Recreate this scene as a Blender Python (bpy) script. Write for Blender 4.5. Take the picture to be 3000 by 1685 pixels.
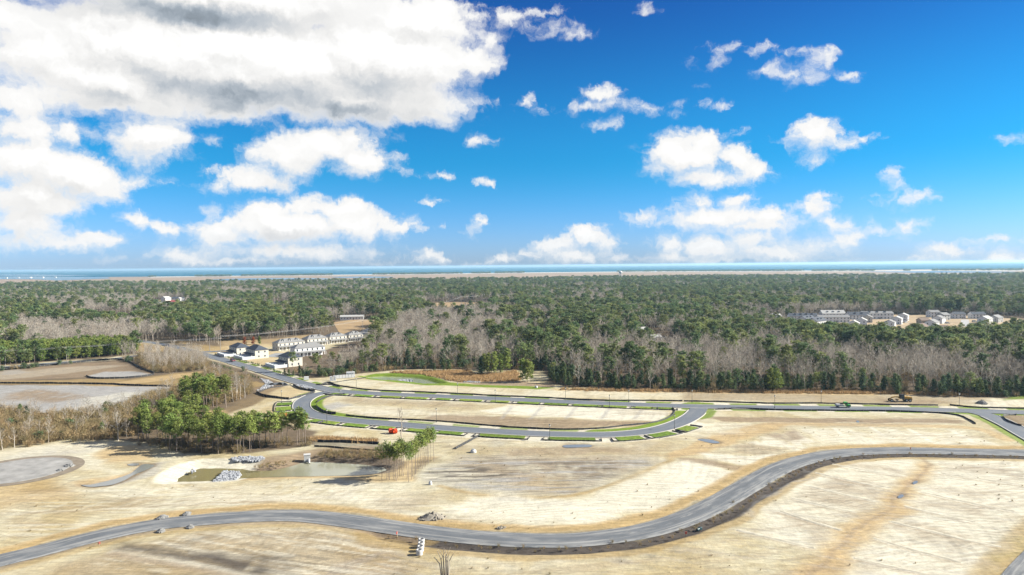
import bpy, math, random
import numpy as np
from mathutils import Matrix, Vector

for _o in list(bpy.data.objects):
    bpy.data.objects.remove(_o)
SC = bpy.context.scene
COL = SC.collection
R = math.radians

# ------------------------------------------------------------------ camera
CAM_H = 60.0                    # the drone hovers about 60 m up
FOCAL = 2000.0                  # in photo pixels (3000 wide): a 24 mm equivalent lens
PITCH, ROLL = R(1.861), R(0.535)
_F = Vector((0, math.cos(PITCH), -math.sin(PITCH)))
_U0 = Vector((0, math.sin(PITCH), math.cos(PITCH)))
_R0 = Vector((1, 0, 0))
_UP = _U0 * math.cos(ROLL) + _R0 * math.sin(ROLL)
_RT = _R0 * math.cos(ROLL) - _U0 * math.sin(ROLL)
cam_data = bpy.data.cameras.new('camera')
cam = bpy.data.objects.new('camera', cam_data)
COL.objects.link(cam)
cam_data.sensor_width = 36.0
cam_data.lens = 36.0 * FOCAL / 3000.0
cam_data.clip_start, cam_data.clip_end = 1.0, 200000.0
cam.matrix_world = Matrix(((_RT.x, _UP.x, -_F.x, 0), (_RT.y, _UP.y, -_F.y, 0),
                           (_RT.z, _UP.z, -_F.z, CAM_H), (0, 0, 0, 1)))
SC.camera = cam
SC.render.resolution_x, SC.render.resolution_y = 1024, 575


def ray(px, py):
    """direction of the sight line through a photo pixel"""
    return (_F * FOCAL + _RT * (px - 1500.0) + _UP * (842.5 - py)).normalized()


def G(px, py, z=0.0):
    """surveyed ground point for a photo pixel"""
    d = ray(px, py)
    t = (z - CAM_H) / d.z
    return Vector((d.x * t, d.y * t, z))


def GD(px, py, z=0.0):
    """the same for the 2576 px wide copy of the photograph"""
    return G(px * 3000 / 2576, py * 3000 / 2576, z)


def Z1(x, y, z=0.0): return G(x / 2.539, 760 + y / 2.539, z)
def Z2(x, y, z=0.0): return G(1000 + x / 2.539, 760 + y / 2.539, z)
def Z3(x, y, z=0.0): return G(2000 + x / 2.539, 760 + y / 2.539, z)
def Z4(x, y, z=0.0): return G(x / 2.576, 1230 + y / 2.576, z)
def Z5(x, y, z=0.0): return G(1000 + x / 2.576, 1230 + y / 2.576, z)
def Z6(x, y, z=0.0): return G(2000 + x / 2.576, 1230 + y / 2.576, z)
def ZH(x, y, z=0.0): return G(620 + x / 5.3667, 960 + y / 5.3667, z)
def ZL(x, y, z=0.0): return G(780 + x / 6.44, 1080 + y / 6.44, z)
def ZR(x, y, z=0.0): return G(2240 + x / 3.903, 880 + y / 3.903, z)


def project(P):
    """photo pixel of world points (n x 3)"""
    P = np.asarray(P, float).reshape(-1, 3) - np.array([0, 0, CAM_H])
    f = P @ np.array(_F)
    return np.stack([1500 + FOCAL * (P @ np.array(_RT)) / f, 842.5 - FOCAL * (P @ np.array(_UP)) / f, f], 1)


# ------------------------------------------------------------------ sun, sky, exposure
SUN_EL, SUN_AZ = R(29.0), R(4.0)          # from the right and a little behind the far woods
SUN_DIR = Vector((math.cos(SUN_EL) * math.cos(SUN_AZ), math.cos(SUN_EL) * math.sin(SUN_AZ), math.sin(SUN_EL)))
sun_data = bpy.data.lights.new('sun', 'SUN')
sun = bpy.data.objects.new('sun', sun_data)
COL.objects.link(sun)
sun_data.energy, sun_data.angle, sun_data.color = 4.8, R(0.53), (1.0, 0.945, 0.83)
sun.rotation_euler = SUN_DIR.to_track_quat('Z', 'Y').to_euler()
SC.view_settings.view_transform = 'Standard'
SC.view_settings.look = 'None'
SC.view_settings.exposure = 1.55
SC.view_settings.gamma = 1.0
SC.view_settings.use_curve_mapping = False
SC.cycles.use_denoising = True
SC.cycles.max_bounces = 6
SC.cycles.diffuse_bounces = 3
SC.cycles.transparent_max_bounces = 8
SC.cycles.volume_bounces = 0
SC.cycles.sample_clamp_indirect = 4.0


class NT:
    """short hand for node trees"""
    def __init__(self, tree):
        self.t = tree
        self.n, self.l = tree.nodes, tree.links

    def node(self, kind, **kw):
        nd = self.n.new(kind)
        for k, v in kw.items():
            setattr(nd, k, v)
        return nd

    def put(self, sock, v):
        if v is None:
            return
        if isinstance(v, bpy.types.NodeSocket):
            self.l.new(v, sock)
        elif isinstance(v, (tuple, list)) and sock.type == 'RGBA' and len(v) == 3:
            sock.default_value = (*v, 1)
        else:
            sock.default_value = v

    def math(self, op, a, b=None, c=None, clamp=False):
        nd = self.node('ShaderNodeMath', operation=op, use_clamp=clamp)
        for i, v in enumerate((a, b, c)):
            self.put(nd.inputs[i], v)
        return nd.outputs[0]

    def vmath(self, op, a, b=None, c=None, scale=None):
        nd = self.node('ShaderNodeVectorMath', operation=op)
        for i, v in enumerate((a, b, c)):
            self.put(nd.inputs[i], v)
        if scale is not None:
            self.put(nd.inputs['Scale'], scale)
        return nd.outputs['Value'] if op in ('LENGTH', 'DOT_PRODUCT', 'DISTANCE') else nd.outputs['Vector']

    def mapr(self, v, a, b, c=0.0, d=1.0, smooth=True):
        nd = self.node('ShaderNodeMapRange', interpolation_type='SMOOTHSTEP' if smooth else 'LINEAR')
        for i, x in enumerate((v, a, b, c, d)):
            self.put(nd.inputs[i], x)
        return nd.outputs[0]

    def noise(self, vec, scale=1.0, detail=4.0, rough=0.5, dist=0.0, lac=2.0, dim='3D', w=None, col=False):
        nd = self.node('ShaderNodeTexNoise', noise_dimensions=dim)
        self.put(nd.inputs['Vector'], vec)
        if w is not None:
            self.put(nd.inputs['W'], w)
        for k, v in (('Scale', scale), ('Detail', detail), ('Roughness', rough), ('Distortion', dist), ('Lacunarity', lac)):
            self.put(nd.inputs[k], v)
        return nd.outputs['Color' if col else 'Fac']

    def mix(self, f, a, b, mode='MIX'):
        nd = self.node('ShaderNodeMix', data_type='RGBA', blend_type=mode)
        self.put(nd.inputs[0], f)
        self.put(nd.inputs[6], a)
        self.put(nd.inputs[7], b)
        return nd.outputs[2]

    def comb(self, x, y, z=0.0):
        nd = self.node('ShaderNodeCombineXYZ')
        for i, v in enumerate((x, y, z)):
            self.put(nd.inputs[i], v)
        return nd.outputs[0]

    def sep(self, v):
        nd = self.node('ShaderNodeSeparateXYZ')
        self.put(nd.inputs[0], v)
        return nd.outputs


def azel(px, py):
    d = ray(px * 3000 / 2576, py * 3000 / 2576)
    return math.degrees(math.atan2(d.x, d.y)), math.degrees(math.asin(d.z))


# the cumulus in view: (x, y, half width, half height) in the 2576 px copy, turned below into azimuth and elevation
CLOUDS = [
    # the great bank, upper left
    (560, 150, 560, 150), (960, 150, 270, 130), (300, 200, 300, 110), (120, 130, 210, 90), (1040, 60, 190, 75), (520, 0, 560, 90),
    (900, 255, 330, 65), (560, 262, 190, 60), (1190, 160, 75, 60), (1120, 25, 70, 40), (1225, 255, 32, 14), (1090, 290, 95, 32),
    (50, 265, 130, 60), (130, 240, 150, 60), (180, 330, 60, 40), (130, 610, 170, 26), (20, 115, 70, 40), (1235, 100, 45, 24), (10, 40, 200, 60),
    (375, 350, 110, 75), (330, 305, 70, 45), (455, 330, 30, 34), (60, 320, 95, 70), (60, 400, 150, 80), (190, 440, 140, 75), (90, 500, 170, 80),
    (60, 560, 150, 55), (340, 455, 70, 18), (250, 470, 90, 45), (220, 600, 110, 24), (60, 600, 150, 30), (460, 390, 30, 14),
    (810, 370, 150, 55), (720, 400, 100, 60), (640, 450, 125, 36), (560, 470, 70, 20), (900, 400, 70, 55), (985, 430, 42, 10), (995, 395, 22, 14),
    (880, 340, 70, 30), (530, 355, 26, 9),
    # cumulus above the left horizon
    (760, 520, 75, 38), (850, 530, 75, 40), (660, 540, 80, 40), (720, 570, 190, 55), (900, 570, 110, 45), (980, 575, 55, 26), (1065, 572, 34, 11),
    (560, 590, 90, 40), (520, 600, 60, 38), (545, 530, 24, 12), (345, 550, 42, 20), (425, 580, 32, 32), (700, 630, 260, 26), (450, 640, 100, 22),
    (600, 655, 280, 12), (845, 650, 60, 12), (128, 671, 22, 6), (1090, 645, 45, 20), (1010, 655, 30, 10), (1050, 662, 90, 6),
    # small ones in the middle
    (1203, 358, 26, 17), (1196, 585, 14, 16), (1207, 560, 15, 18), (1285, 45, 50, 24), (1330, 62, 30, 14), (1415, 85, 62, 16), (1365, 30, 34, 11), (1385, 60, 20, 20), (1440, 62, 22, 10),
    (1632, 32, 20, 7), (1520, 235, 52, 24), (1470, 268, 52, 18), (1500, 265, 85, 16), (1540, 310, 40, 15), (1500, 318, 24, 8), (1370, 274, 22, 7), (1322, 252, 12, 9),
    (1705, 258, 18, 10), (1698, 290, 16, 10), (1795, 267, 30, 10), (1640, 277, 12, 5), (1735, 215, 10, 3), (1745, 158, 7, 4), (1720, 330, 40, 7),
    # upper right wisps
    (1820, 118, 32, 8), (1805, 160, 30, 16), (1885, 130, 24, 14), (1910, 112, 22, 8), (1935, 180, 42, 18), (1960, 160, 26, 14), (2065, 158, 38, 22), (2035, 195, 46, 18),
    (1995, 180, 40, 12), (2140, 190, 36, 8), (2070, 125, 20, 10), (1985, 130, 20, 8),
    # right hand cumulus
    (1690, 385, 80, 52), (1760, 365, 60, 40), (1660, 430, 52, 26), (1760, 440, 110, 30), (1850, 405, 46, 38), (1890, 435, 46, 26), (1830, 448, 100, 18), (1740, 400, 90, 50), (1830, 330, 20, 8),
    (2050, 330, 62, 36), (2045, 365, 40, 18), (1985, 350, 34, 9), (2095, 345, 36, 22), (2045, 408, 55, 16), (2180, 345, 26, 7), (2120, 365, 30, 9),
    (1760, 505, 62, 26), (1850, 505, 52, 28), (1800, 545, 130, 40), (1920, 550, 50, 30), (1700, 560, 60, 24), (2050, 530, 54, 32), (2080, 560, 50, 26), (2010, 560, 44, 22), (2060, 490, 28, 12),
    (1615, 545, 32, 18), (1900, 575, 180, 18), (1690, 610, 62, 26), (1780, 620, 90, 34), (1900, 605, 90, 30), (2040, 610, 90, 24), (1960, 635, 160, 22), (1720, 645, 150, 16), (2130, 600, 36, 20), (1830, 655, 260, 8),
    (1400, 615, 60, 26), (1480, 600, 52, 26), (1530, 615, 34, 26), (1440, 640, 120, 24), (1340, 640, 40, 18), (1275, 655, 50, 10), (1560, 655, 60, 8), (1225, 660, 20, 8),
    (2290, 495, 62, 19), (2225, 505, 48, 14), (2248, 440, 14, 13), (2255, 465, 14, 12), (2215, 585, 72, 15), (2290, 570, 38, 18), (2190, 555, 20, 8), (2260, 540, 10, 6),
    (2385, 628, 52, 18), (2430, 618, 24, 10), (2520, 645, 60, 16), (2460, 655, 160, 7), (2545, 350, 30, 9), (2570, 345, 14, 20), (2510, 600, 30, 5), (2560, 665, 200, 9),
    (1080, 445, 26, 5), (1085, 505, 14, 4), (1220, 458, 18, 4), (950, 400, 14, 8), (1000, 350, 10, 8),
]
# shaded, thick undersides: (x, y, half width, half height, depth)
SHADES = [(330, 15, 560, 75, 0.85), (820, 30, 260, 62, 0.55), (880, 285, 420, 60, 1.0), (640, 235, 260, 60, 0.4), (1080, 260, 200, 50, 0.4), (420, 420, 120, 36, 0.25),
          (120, 490, 180, 52, 0.4), (740, 460, 160, 26, 0.4), (760, 605, 260, 40, 0.55), (920, 140, 110, 42, 0.25), (600, 640, 300, 22, 0.35), (1700, 445, 90, 36, 0.45), (1830, 580, 210, 22, 0.4),
          (1890, 635, 200, 24, 0.2), (1440, 640, 90, 22, 0.2), (560, 200, 150, 30, 0.2), (130, 590, 180, 26, 0.25)]


def cloud_maps():
    """the puffs as maps over azimuth and elevation: signed distance to the cloud edge (degrees), lit side, thick undersides"""
    az = np.linspace(-44, 44, 441)
    el = np.linspace(-3, 31, 341)
    A, E = np.meshgrid(az, el)

    def sdf(A, E):
        acc = np.full(A.shape, 9.0)
        for (cx, cy, rx, ry) in CLOUDS:
            a, e = azel(cx, cy)
            ra = abs(azel(cx + rx, cy)[0] - azel(cx - rx, cy)[0]) / 2
            re = abs(azel(cx, cy - ry)[1] - azel(cx, cy + ry)[1]) / 2
            m = min(ra, re) * 0.6 + 0.4 * math.sqrt(ra * re)
            D = np.hypot((A - a) / ra, (E - e) / re) * m - m
            h = np.maximum(0.55 - np.abs(acc - D), 0) / 0.55
            acc = np.minimum(acc, D) - h ** 3 * 0.55 / 6
        return acc
    D = sdf(A, E)
    lit = (np.clip(sdf(A + 0.5, E + 1.1), -4, 3) - np.clip(D, -4, 3)) / 1.2
    D = np.clip(D, -2.6, 1.7)
    S = np.zeros(A.shape)
    for (cx, cy, rx, ry, k) in SHADES:
        a, e = azel(cx, cy)
        L = np.hypot((A - a) / (rx * 0.03), (E - e) / (ry * 0.03))
        x = np.clip((1.25 - L) / 1.25, 0, 1)
        S = np.maximum(S, k * x * x * (3 - 2 * x))
    return az, el, D, lit, S


def separable(q, u, v, F, rank):
    """evaluate a smooth 2-D map in nodes as a short sum of products of two curves"""
    off = float(np.median(F))
    M = (F - off).astype(np.float64)
    ev, Uo = np.linalg.eigh(M @ M.T)
    Uo = Uo[:, ::-1]
    So = np.sqrt(np.maximum(ev[::-1], 1e-12))
    Vo = (Uo.T @ M) / So[:, None]
    total = None

    def curves(sock, cols):
        nd = q.node('ShaderNodeRGBCurve')
        mp = nd.mapping
        mp.use_clip = False
        for c in range(3):
            col = cols[c]
            n = len(col)
            pts = mp.curves[c].points
            xs = np.linspace(0, 1, n)
            pts[0].location = (0.0, float(col[0]))
            pts[1].location = (1.0, float(col[-1]))
            for i in range(1, n - 1):
                pts.new(float(xs[i]), float(col[i]))
            for p in pts:
                p.handle_type = 'VECTOR'
        mp.update()
        q.put(nd.inputs['Color'], q.comb(sock, sock, sock))
        return nd.outputs[0]
    for k in range(0, rank, 3):
        ca, cb, sc, oa, ob = [], [], [], [], []
        for j in range(k, k + 3):
            a, b = Vo[j], Uo[:, j]
            a = np.interp(np.linspace(0, 1, 241), np.linspace(0, 1, len(a)), a)
            b = np.interp(np.linspace(0, 1, 241), np.linspace(0, 1, len(b)), b)
            ra, rb = np.ptp(a) + 1e-9, np.ptp(b) + 1e-9
            ca.append((a - a.min()) / ra)
            cb.append((b - b.min()) / rb)
            sc.append(float(So[j]) * ra * rb)
            oa.append(float(a.min() / ra))
            ob.append(float(b.min() / rb))
        fa = q.vmath('ADD', curves(u, ca), tuple(oa))
        fb = q.vmath('MULTIPLY', q.vmath('ADD', curves(v, cb), tuple(ob)), tuple(sc))
        t = q.vmath('DOT_PRODUCT', fa, fb)
        total = t if total is None else q.math('ADD', total, t)
    return q.math('ADD', total, off)


def build_world():
    w = bpy.data.worlds.new('World')
    SC.world = w
    w.use_nodes = True
    t = NT(w.node_tree)
    t.n.clear()
    tc = t.node('ShaderNodeTexCoord')
    d = t.sep(tc.outputs['Generated'])
    az = t.math('MULTIPLY', t.math('ARCTAN2', d[0], d[1]), 57.2958)
    el = t.math('MULTIPLY', t.math('ARCSINE', d[2]), 57.2958)
    P0 = t.comb(az, el)
    # ragged billows: warp, large and fine turbulence (degrees)
    warp = t.vmath('SUBTRACT', t.noise(P0, 0.35, 3, 0.55, col=True, dim='2D'), (0.5, 0.5, 0.5))
    P1 = t.vmath('ADD', P0, t.vmath('MULTIPLY', warp, (2.2, 1.2, 0)))
    warp2 = t.vmath('SUBTRACT', t.noise(P0, 1.7, 3, 0.6, col=True, dim='2D'), (0.5, 0.5, 0.5))
    P1 = t.vmath('ADD', P1, t.vmath('MULTIPLY', warp2, (0.9, 0.6, 0)))

    def turb(p, det):
        return t.math('MULTIPLY', t.math('SUBTRACT', t.noise(t.vmath('MULTIPLY', p, (0.8, 1.0, 1.0)), 0.50, det, 0.62, dim='2D'), 0.5), TURB)

    TURB = 4.2
    s = t.sep(P1)
    u = t.math('DIVIDE', t.math('ADD', s[0], 44.0), 88.0, clamp=True)
    v = t.math('DIVIDE', t.math('ADD', s[1], 3.0), 34.0, clamp=True)
    gaz, gel, mD, mL, mS = cloud_maps()
    m0 = separable(t, u, v, mD, 36)
    macro = separable(t, u, v, mL, 18)
    sh = separable(t, u, v, mS, 6)
    sh = t.math('MAXIMUM', sh, 0.0)
    # the same fair weather cloud carries on outside the picture
    away = t.math('MAXIMUM', t.mapr(t.math('ABSOLUTE', s[0]), 39, 46), t.mapr(s[1], 25.0, 31))
    gen = t.noise(t.vmath('ADD', P1, (31.0, 7.0, 0.0)), 0.055, 3, 0.5, dim='2D')
    gen = t.math('MULTIPLY', t.math('SUBTRACT', 0.53, gen), 30.0)
    gen = t.math('ADD', gen, t.math('MULTIPLY', t.math('SUBTRACT', 1.0, away), 14.0))
    m0 = t.math('MINIMUM', t.math('ADD', m0, t.math('MULTIPLY', t.mapr(s[1], 29, 31.5), 5.0)), gen)
    n0 = turb(P1, 8)
    n1 = turb(t.vmath('ADD', P1, (0.25, 0.5, 0)), 4)
    dens = t.math('SUBTRACT', t.math('MULTIPLY', n0, 0.60), m0)        # positive inside
    alpha = t.mapr(dens, -0.30, t.mapr(macro, -0.4, 0.9, 1.35, 0.55))
    # lit from the upper right
    micro = t.math('SUBTRACT', n0, n1)
    inner = t.mapr(dens, 0.2, 2.6)
    wob = t.mapr(t.noise(P1, 0.30, 5, 0.5, dim='2D'), 0.25, 0.7, 0.7, 1.15, smooth=False)
    sh = t.math('MULTIPLY', sh, wob)
    lit = t.math('ADD', 0.90, t.math('MULTIPLY', t.math('MULTIPLY', macro, inner), 0.24))
    lit = t.math('ADD', lit, t.math('MULTIPLY', t.math('MULTIPLY', micro, inner), 0.10))
    lit = t.math('SUBTRACT', lit, t.math('MULTIPLY', t.math('MULTIPLY', sh, inner), 0.44))
    lit = t.math('MINIMUM', t.math('MAXIMUM', lit, 0.30), 1.0)
    ccol = t.mix(t.mapr(lit, 0.35, 0.85), (0.80, 0.93, 1.07), (1.0, 0.995, 0.985))
    ccol = t.vmath('SCALE', ccol, scale=t.math('MULTIPLY', lit, CLOUD_RADIANCE))

    sky = t.node('ShaderNodeTexSky', sky_type='NISHITA', sun_disc=False)
    sky.sun_elevation, sky.sun_rotation = SUN_EL, math.pi / 2 - SUN_AZ
    sky.altitude, sky.air_density, sky.dust_density, sky.ozone_density = 60.0, 1.0, 0.25, 3.0
    t.put(sky.inputs['Vector'], t.comb(d[0], d[1], t.math('MAXIMUM', d[2], 0.003)))
    hs = t.node('ShaderNodeHueSaturation')
    t.put(hs.inputs['Saturation'], SKY_SAT)
    t.put(hs.inputs['Color'], sky.outputs[0])
    tint = t.mix(t.mapr(el, 0.0, 9.0), (0.252, 0.383, 0.715), (0.054, 0.357, 0.548))
    tint = t.mix(t.mapr(el, 9.0, 24.0), tint, (0.048, 0.185, 0.421))
    skc = t.vmath('MULTIPLY', hs.outputs[0], tint)
    skc = t.vmath('MAXIMUM', skc, (0.02, 0.02, 0.02))
    # low cloud drowns in the bright air over the sea
    alpha = t.math('MULTIPLY', alpha, t.mapr(el, 0.0, 4.0, 0.86, 1.0))
    ccol = t.vmath('SCALE', ccol, scale=1.0 / SKY_STRENGTH)
    final = t.mix(alpha, skc, ccol)
    bg = t.node('ShaderNodeBackground')
    t.put(bg.inputs['Color'], final)
    t.put(bg.inputs['Strength'], SKY_STRENGTH)
    out = t.node('ShaderNodeOutputWorld')
    t.l.new(bg.outputs[0], out.inputs[0])
    w.cycles.sampling_method = 'MANUAL'
    w.cycles.sample_map_resolution = 512


SKY_STRENGTH, SKY_SAT, CLOUD_RADIANCE = 0.09, 1.0, 0.36
build_world()

# ------------------------------------------------------------------ helpers for things
def tag(o, label=None, category=None, group=None, kind=None):
    for k, v in (('label', label), ('category', category), ('group', group), ('kind', kind)):
        if v:
            o[k] = v
    return o


def empty(name, loc=(0, 0, 0), rz=0.0):
    o = bpy.data.objects.new(name, None)
    o.empty_display_size = 0.5
    o.location = loc
    o.rotation_euler = (0, 0, rz)
    COL.objects.link(o)
    return o


class MB:
    """collects shapes and links them as ONE mesh object"""
    def __init__(self):
        self.v, self.f = [], []

    def add(self, verts, faces):
        n = len(self.v)
        self.v += [tuple(p) for p in verts]
        self.f += [tuple(i + n for i in fc) for fc in faces]
        return self

    def box(self, x0, x1, y0, y1, z0, z1):
        return self.add([(x0, y0, z0), (x1, y0, z0), (x1, y1, z0), (x0, y1, z0), (x0, y0, z1), (x1, y0, z1), (x1, y1, z1), (x0, y1, z1)],
                        [(0, 3, 2, 1), (4, 5, 6, 7), (0, 1, 5, 4), (1, 2, 6, 5), (2, 3, 7, 6), (3, 0, 4, 7)])

    def tube(self, pts, rad, n=6, cap=True):
        pts = [Vector(p) for p in pts]
        rings = []
        for i, p in enumerate(pts):
            d = (pts[min(i + 1, len(pts) - 1)] - pts[max(i - 1, 0)]).normalized()
            a = d.cross(Vector((0, 0, 1)) if abs(d.z) < 0.9 else Vector((1, 0, 0))).normalized()
            b = d.cross(a)
            r = rad[i] if hasattr(rad, '__len__') else rad
            rings.append([p + (a * math.cos(2 * math.pi * k / n) + b * math.sin(2 * math.pi * k / n)) * r for k in range(n)])
        vs = [q for r in rings for q in r]
        fs = [(i * n + k, i * n + (k + 1) % n, (i + 1) * n + (k + 1) % n, (i + 1) * n + k) for i in range(len(pts) - 1) for k in range(n)]
        if cap:
            fs += [tuple(range(n - 1, -1, -1)), tuple((len(pts) - 1) * n + k for k in range(n))]
        return self.add(vs, fs)

    def lathe(self, prof, n=16, c=(0, 0, 0)):
        """profile of (radius, z) turned round the z axis"""
        vs = [(c[0] + r * math.cos(2 * math.pi * k / n), c[1] + r * math.sin(2 * math.pi * k / n), c[2] + z) for r, z in prof for k in range(n)]
        fs = [(i * n + k, i * n + (k + 1) % n, (i + 1) * n + (k + 1) % n, (i + 1) * n + k) for i in range(len(prof) - 1) for k in range(n)]
        return self.add(vs, fs)

    def mesh(self, name):
        me = bpy.data.meshes.new(name)
        me.from_pydata(self.v, [], self.f)
        me.update()
        return me

    def build(self, name, mat=None, parent=None, smooth=False):
        me = self.mesh(name)
        if mat:
            me.materials.append(mat)
        if smooth:
            me.polygons.foreach_set('use_smooth', [True] * len(me.polygons))
        o = bpy.data.objects.new(name, me)
        COL.objects.link(o)
        if parent is not None:
            o.parent = parent
        return o


def mesh_np(name, V, tris, mat=None, quads=False):
    """fast mesh from arrays (triangles, or quads)"""
    k = 4 if quads else 3
    V = np.asarray(V, np.float32)
    T = np.asarray(tris, np.int32)
    me = bpy.data.meshes.new(name)
    me.vertices.add(len(V))
    me.vertices.foreach_set('co', V.ravel())
    me.loops.add(len(T) * k)
    me.loops.foreach_set('vertex_index', T.ravel())
    me.polygons.add(len(T))
    me.polygons.foreach_set('loop_start', np.arange(0, len(T) * k, k, dtype=np.int32))
    me.update(calc_edges=True)
    if mat:
        me.materials.append(mat)
    return me


# ------------------------------------------------------------------ materials
ALB = 0.87     # common scale of the painted and paved surfaces


def material(name, color, rough=0.8, var=0.12, scale=3.0, spec=0.3, metal=0.0, translucent=0.0, per_object=0.0, bump=0.0, stretch=(1, 1, 1), coords='Object'):
    m = bpy.data.materials.new(name)
    m.use_nodes = True
    t = NT(m.node_tree)
    bs = t.n['Principled BSDF']
    co = t.node('ShaderNodeTexCoord').outputs[coords]
    co = t.vmath('MULTIPLY', co, stretch)
    n = t.noise(co, scale, 5, 0.6)
    f = t.mapr(n, 0.25, 0.75, 1 - var, 1 + var, smooth=False)
    if per_object:
        oi = t.node('ShaderNodeObjectInfo').outputs['Random']
        f = t.math('MULTIPLY', f, t.mapr(oi, 0, 1, 1 - per_object, 1 + per_object, smooth=False))
    c = t.vmath('SCALE', tuple(v * ALB for v in color), scale=f)
    t.put(bs.inputs['Base Color'], c)
    t.put(bs.inputs['Roughness'], rough)
    t.put(bs.inputs['Specular IOR Level'], spec)
    t.put(bs.inputs['Metallic'], metal)
    if bump:
        b = t.node('ShaderNodeBump')
        t.put(b.inputs['Strength'], bump)
        t.put(b.inputs['Height'], n)
        t.l.new(b.outputs[0], bs.inputs['Normal'])
    if translucent:
        tr = t.node('ShaderNodeBsdfTranslucent')
        t.put(tr.inputs['Color'], c)
        mx = t.node('ShaderNodeMixShader')
        t.put(mx.inputs[0], translucent)
        t.l.new(bs.outputs[0], mx.inputs[1])
        t.l.new(tr.outputs[0], mx.inputs[2])
        t.l.new(mx.outputs[0], t.n['Material Output'].inputs[0])
    return m


# ------------------------------------------------------------------ noise and geometry in numpy
def vnoise(x, y, seed=0):
    xi, yi = np.floor(x).astype(np.int64), np.floor(y).astype(np.int64)
    fx, fy = x - xi, y - yi
    fx, fy = fx * fx * (3 - 2 * fx), fy * fy * (3 - 2 * fy)

    def h(a, b):
        k = (a * 374761393 + b * 668265263 + seed * 974711) & 0x7fffffff
        k = ((k ^ (k >> 13)) * 1274126177) & 0x7fffffff
        return ((k ^ (k >> 16)) & 0xffff) / 65535.0
    return (h(xi, yi) * (1 - fx) + h(xi + 1, yi) * fx) * (1 - fy) + (h(xi, yi + 1) * (1 - fx) + h(xi + 1, yi + 1) * fx) * fy


def fbm(x, y, octaves=4, seed=0, gain=0.5):
    a, s, tot = 1.0, 0.0, 0.0
    for i in range(octaves):
        s = s + a * vnoise(x * 2 ** i, y * 2 ** i, seed + 17 * i)
        tot += a
        a *= gain
    return s / tot


def sstep(x, a, b):
    t = np.clip((x - a) / (b - a), 0, 1)
    return t * t * (3 - 2 * t)


def seg_dist(X, Y, P, closed=False):
    """distance to a polyline, and for polygons the inside flag; also the signed side and arc length of the nearest point"""
    P = np.asarray(P, float)[:, :2]
    n = len(P)
    best = np.full(X.shape, 1e9)
    side = np.zeros(X.shape)
    arc = np.zeros(X.shape)
    inside = np.zeros(X.shape, bool)
    s0 = 0.0
    for i in range(n if closed else n - 1):
        a, b = P[i], P[(i + 1) % n]
        d = b - a
        L2 = d @ d + 1e-12
        t = np.clip(((X - a[0]) * d[0] + (Y - a[1]) * d[1]) / L2, 0, 1)
        dx, dy = X - a[0] - t * d[0], Y - a[1] - t * d[1]
        r = dx * dx + dy * dy
        k = r < best
        best = np.where(k, r, best)
        if not closed:
            side = np.where(k, np.sign(d[0] * dy - d[1] * dx), side)
            arc = np.where(k, s0 + t * math.sqrt(L2), arc)
        else:
            c = (a[1] > Y) != (b[1] > Y)
            with np.errstate(divide='ignore', invalid='ignore'):
                inside ^= c & (X < (b[0] - a[0]) * (Y - a[1]) / (b[1] - a[1] + 1e-30) + a[0])
        s0 += math.sqrt(L2)
    best = np.sqrt(best)
    if closed:
        return np.where(inside, best, -best)
    return best, side, arc


def smooth_line(pts, step=2.0, closed=False):
    """Catmull-Rom through world points, resampled"""
    P = np.array([(p[0], p[1]) for p in pts], float)
    n = len(P)
    out = []
    for i in range(n if closed else n - 1):
        if closed:
            p0, p1, p2, p3 = P[i - 1], P[i], P[(i + 1) % n], P[(i + 2) % n]
        else:
            p0, p1, p2, p3 = P[max(i - 1, 0)], P[i], P[i + 1], P[min(i + 2, n - 1)]
        k = max(2, int(np.hypot(*(p2 - p1)) / step))
        for j in range(k):
            t = j / k
            out.append(0.5 * ((2 * p1) + (p2 - p0) * t + (2 * p0 - 5 * p1 + 4 * p2 - p3) * t * t + (3 * p1 - p0 - 3 * p2 + p3) * t ** 3))
    if not closed:
        out.append(P[-1])
    return np.array(out)


def offset_line(L, d):
    T = np.gradient(L, axis=0)
    T /= np.linalg.norm(T, axis=1)[:, None] + 1e-9
    return L + np.stack([-T[:, 1], T[:, 0]], 1) * d          # positive d: to the left of the direction of travel


def W(fn, pts):
    return [fn(*p) for p in pts]


# ------------------------------------------------------------------ the lines of the place
gravel_line = smooth_line(W(GD, [(-160, 1452), (-20, 1414), (100, 1385), (250, 1347), (400, 1318), (560, 1303), (700, 1296), (800, 1300), (950, 1320), (1100, 1341), (1250, 1355),
                                 (1400, 1359), (1500, 1353), (1620, 1335), (1720, 1305), (1800, 1268), (1880, 1222), (1960, 1178), (2040, 1152), (2130, 1138), (2250, 1133), (2400, 1135), (2576, 1139), (2800, 1146)]))
north_line = smooth_line(W(GD, [(300, 850), (420, 868), (500, 888), (560, 905), (640, 928), (720, 953), (790, 972), (850, 984), (920, 989), (1000, 993), (1200, 1001), (1400, 1010), (1600, 1018), (1740, 1022), (1900, 1025),
                                (2100, 1027), (2300, 1030), (2450, 1034), (2576, 1038), (2900, 1047)]))
loop_line = smooth_line(W(GD, [(862, 984), (825, 987), (790, 994), (766, 1006), (758, 1019), (764, 1032), (790, 1044), (830, 1052), (900, 1060), (1000, 1068), (1100, 1076), (1200, 1083), (1350, 1091), (1480, 1094), (1560, 1092),
                               (1640, 1083), (1700, 1067), (1740, 1047), (1757, 1030), (1760, 1021)]), 1.5)
branch_line = smooth_line(W(GD, [(2440, 1034), (2480, 1043), (2530, 1065), (2576, 1090), (2680, 1150), (2740, 1200)]))
corner_line = smooth_line([GD(2545, 1500), GD(2580, 1447), GD(2640, 1380), GD(2720, 1290), GD(2780, 1220)])
turn_c = GD(48, 1184)
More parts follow.
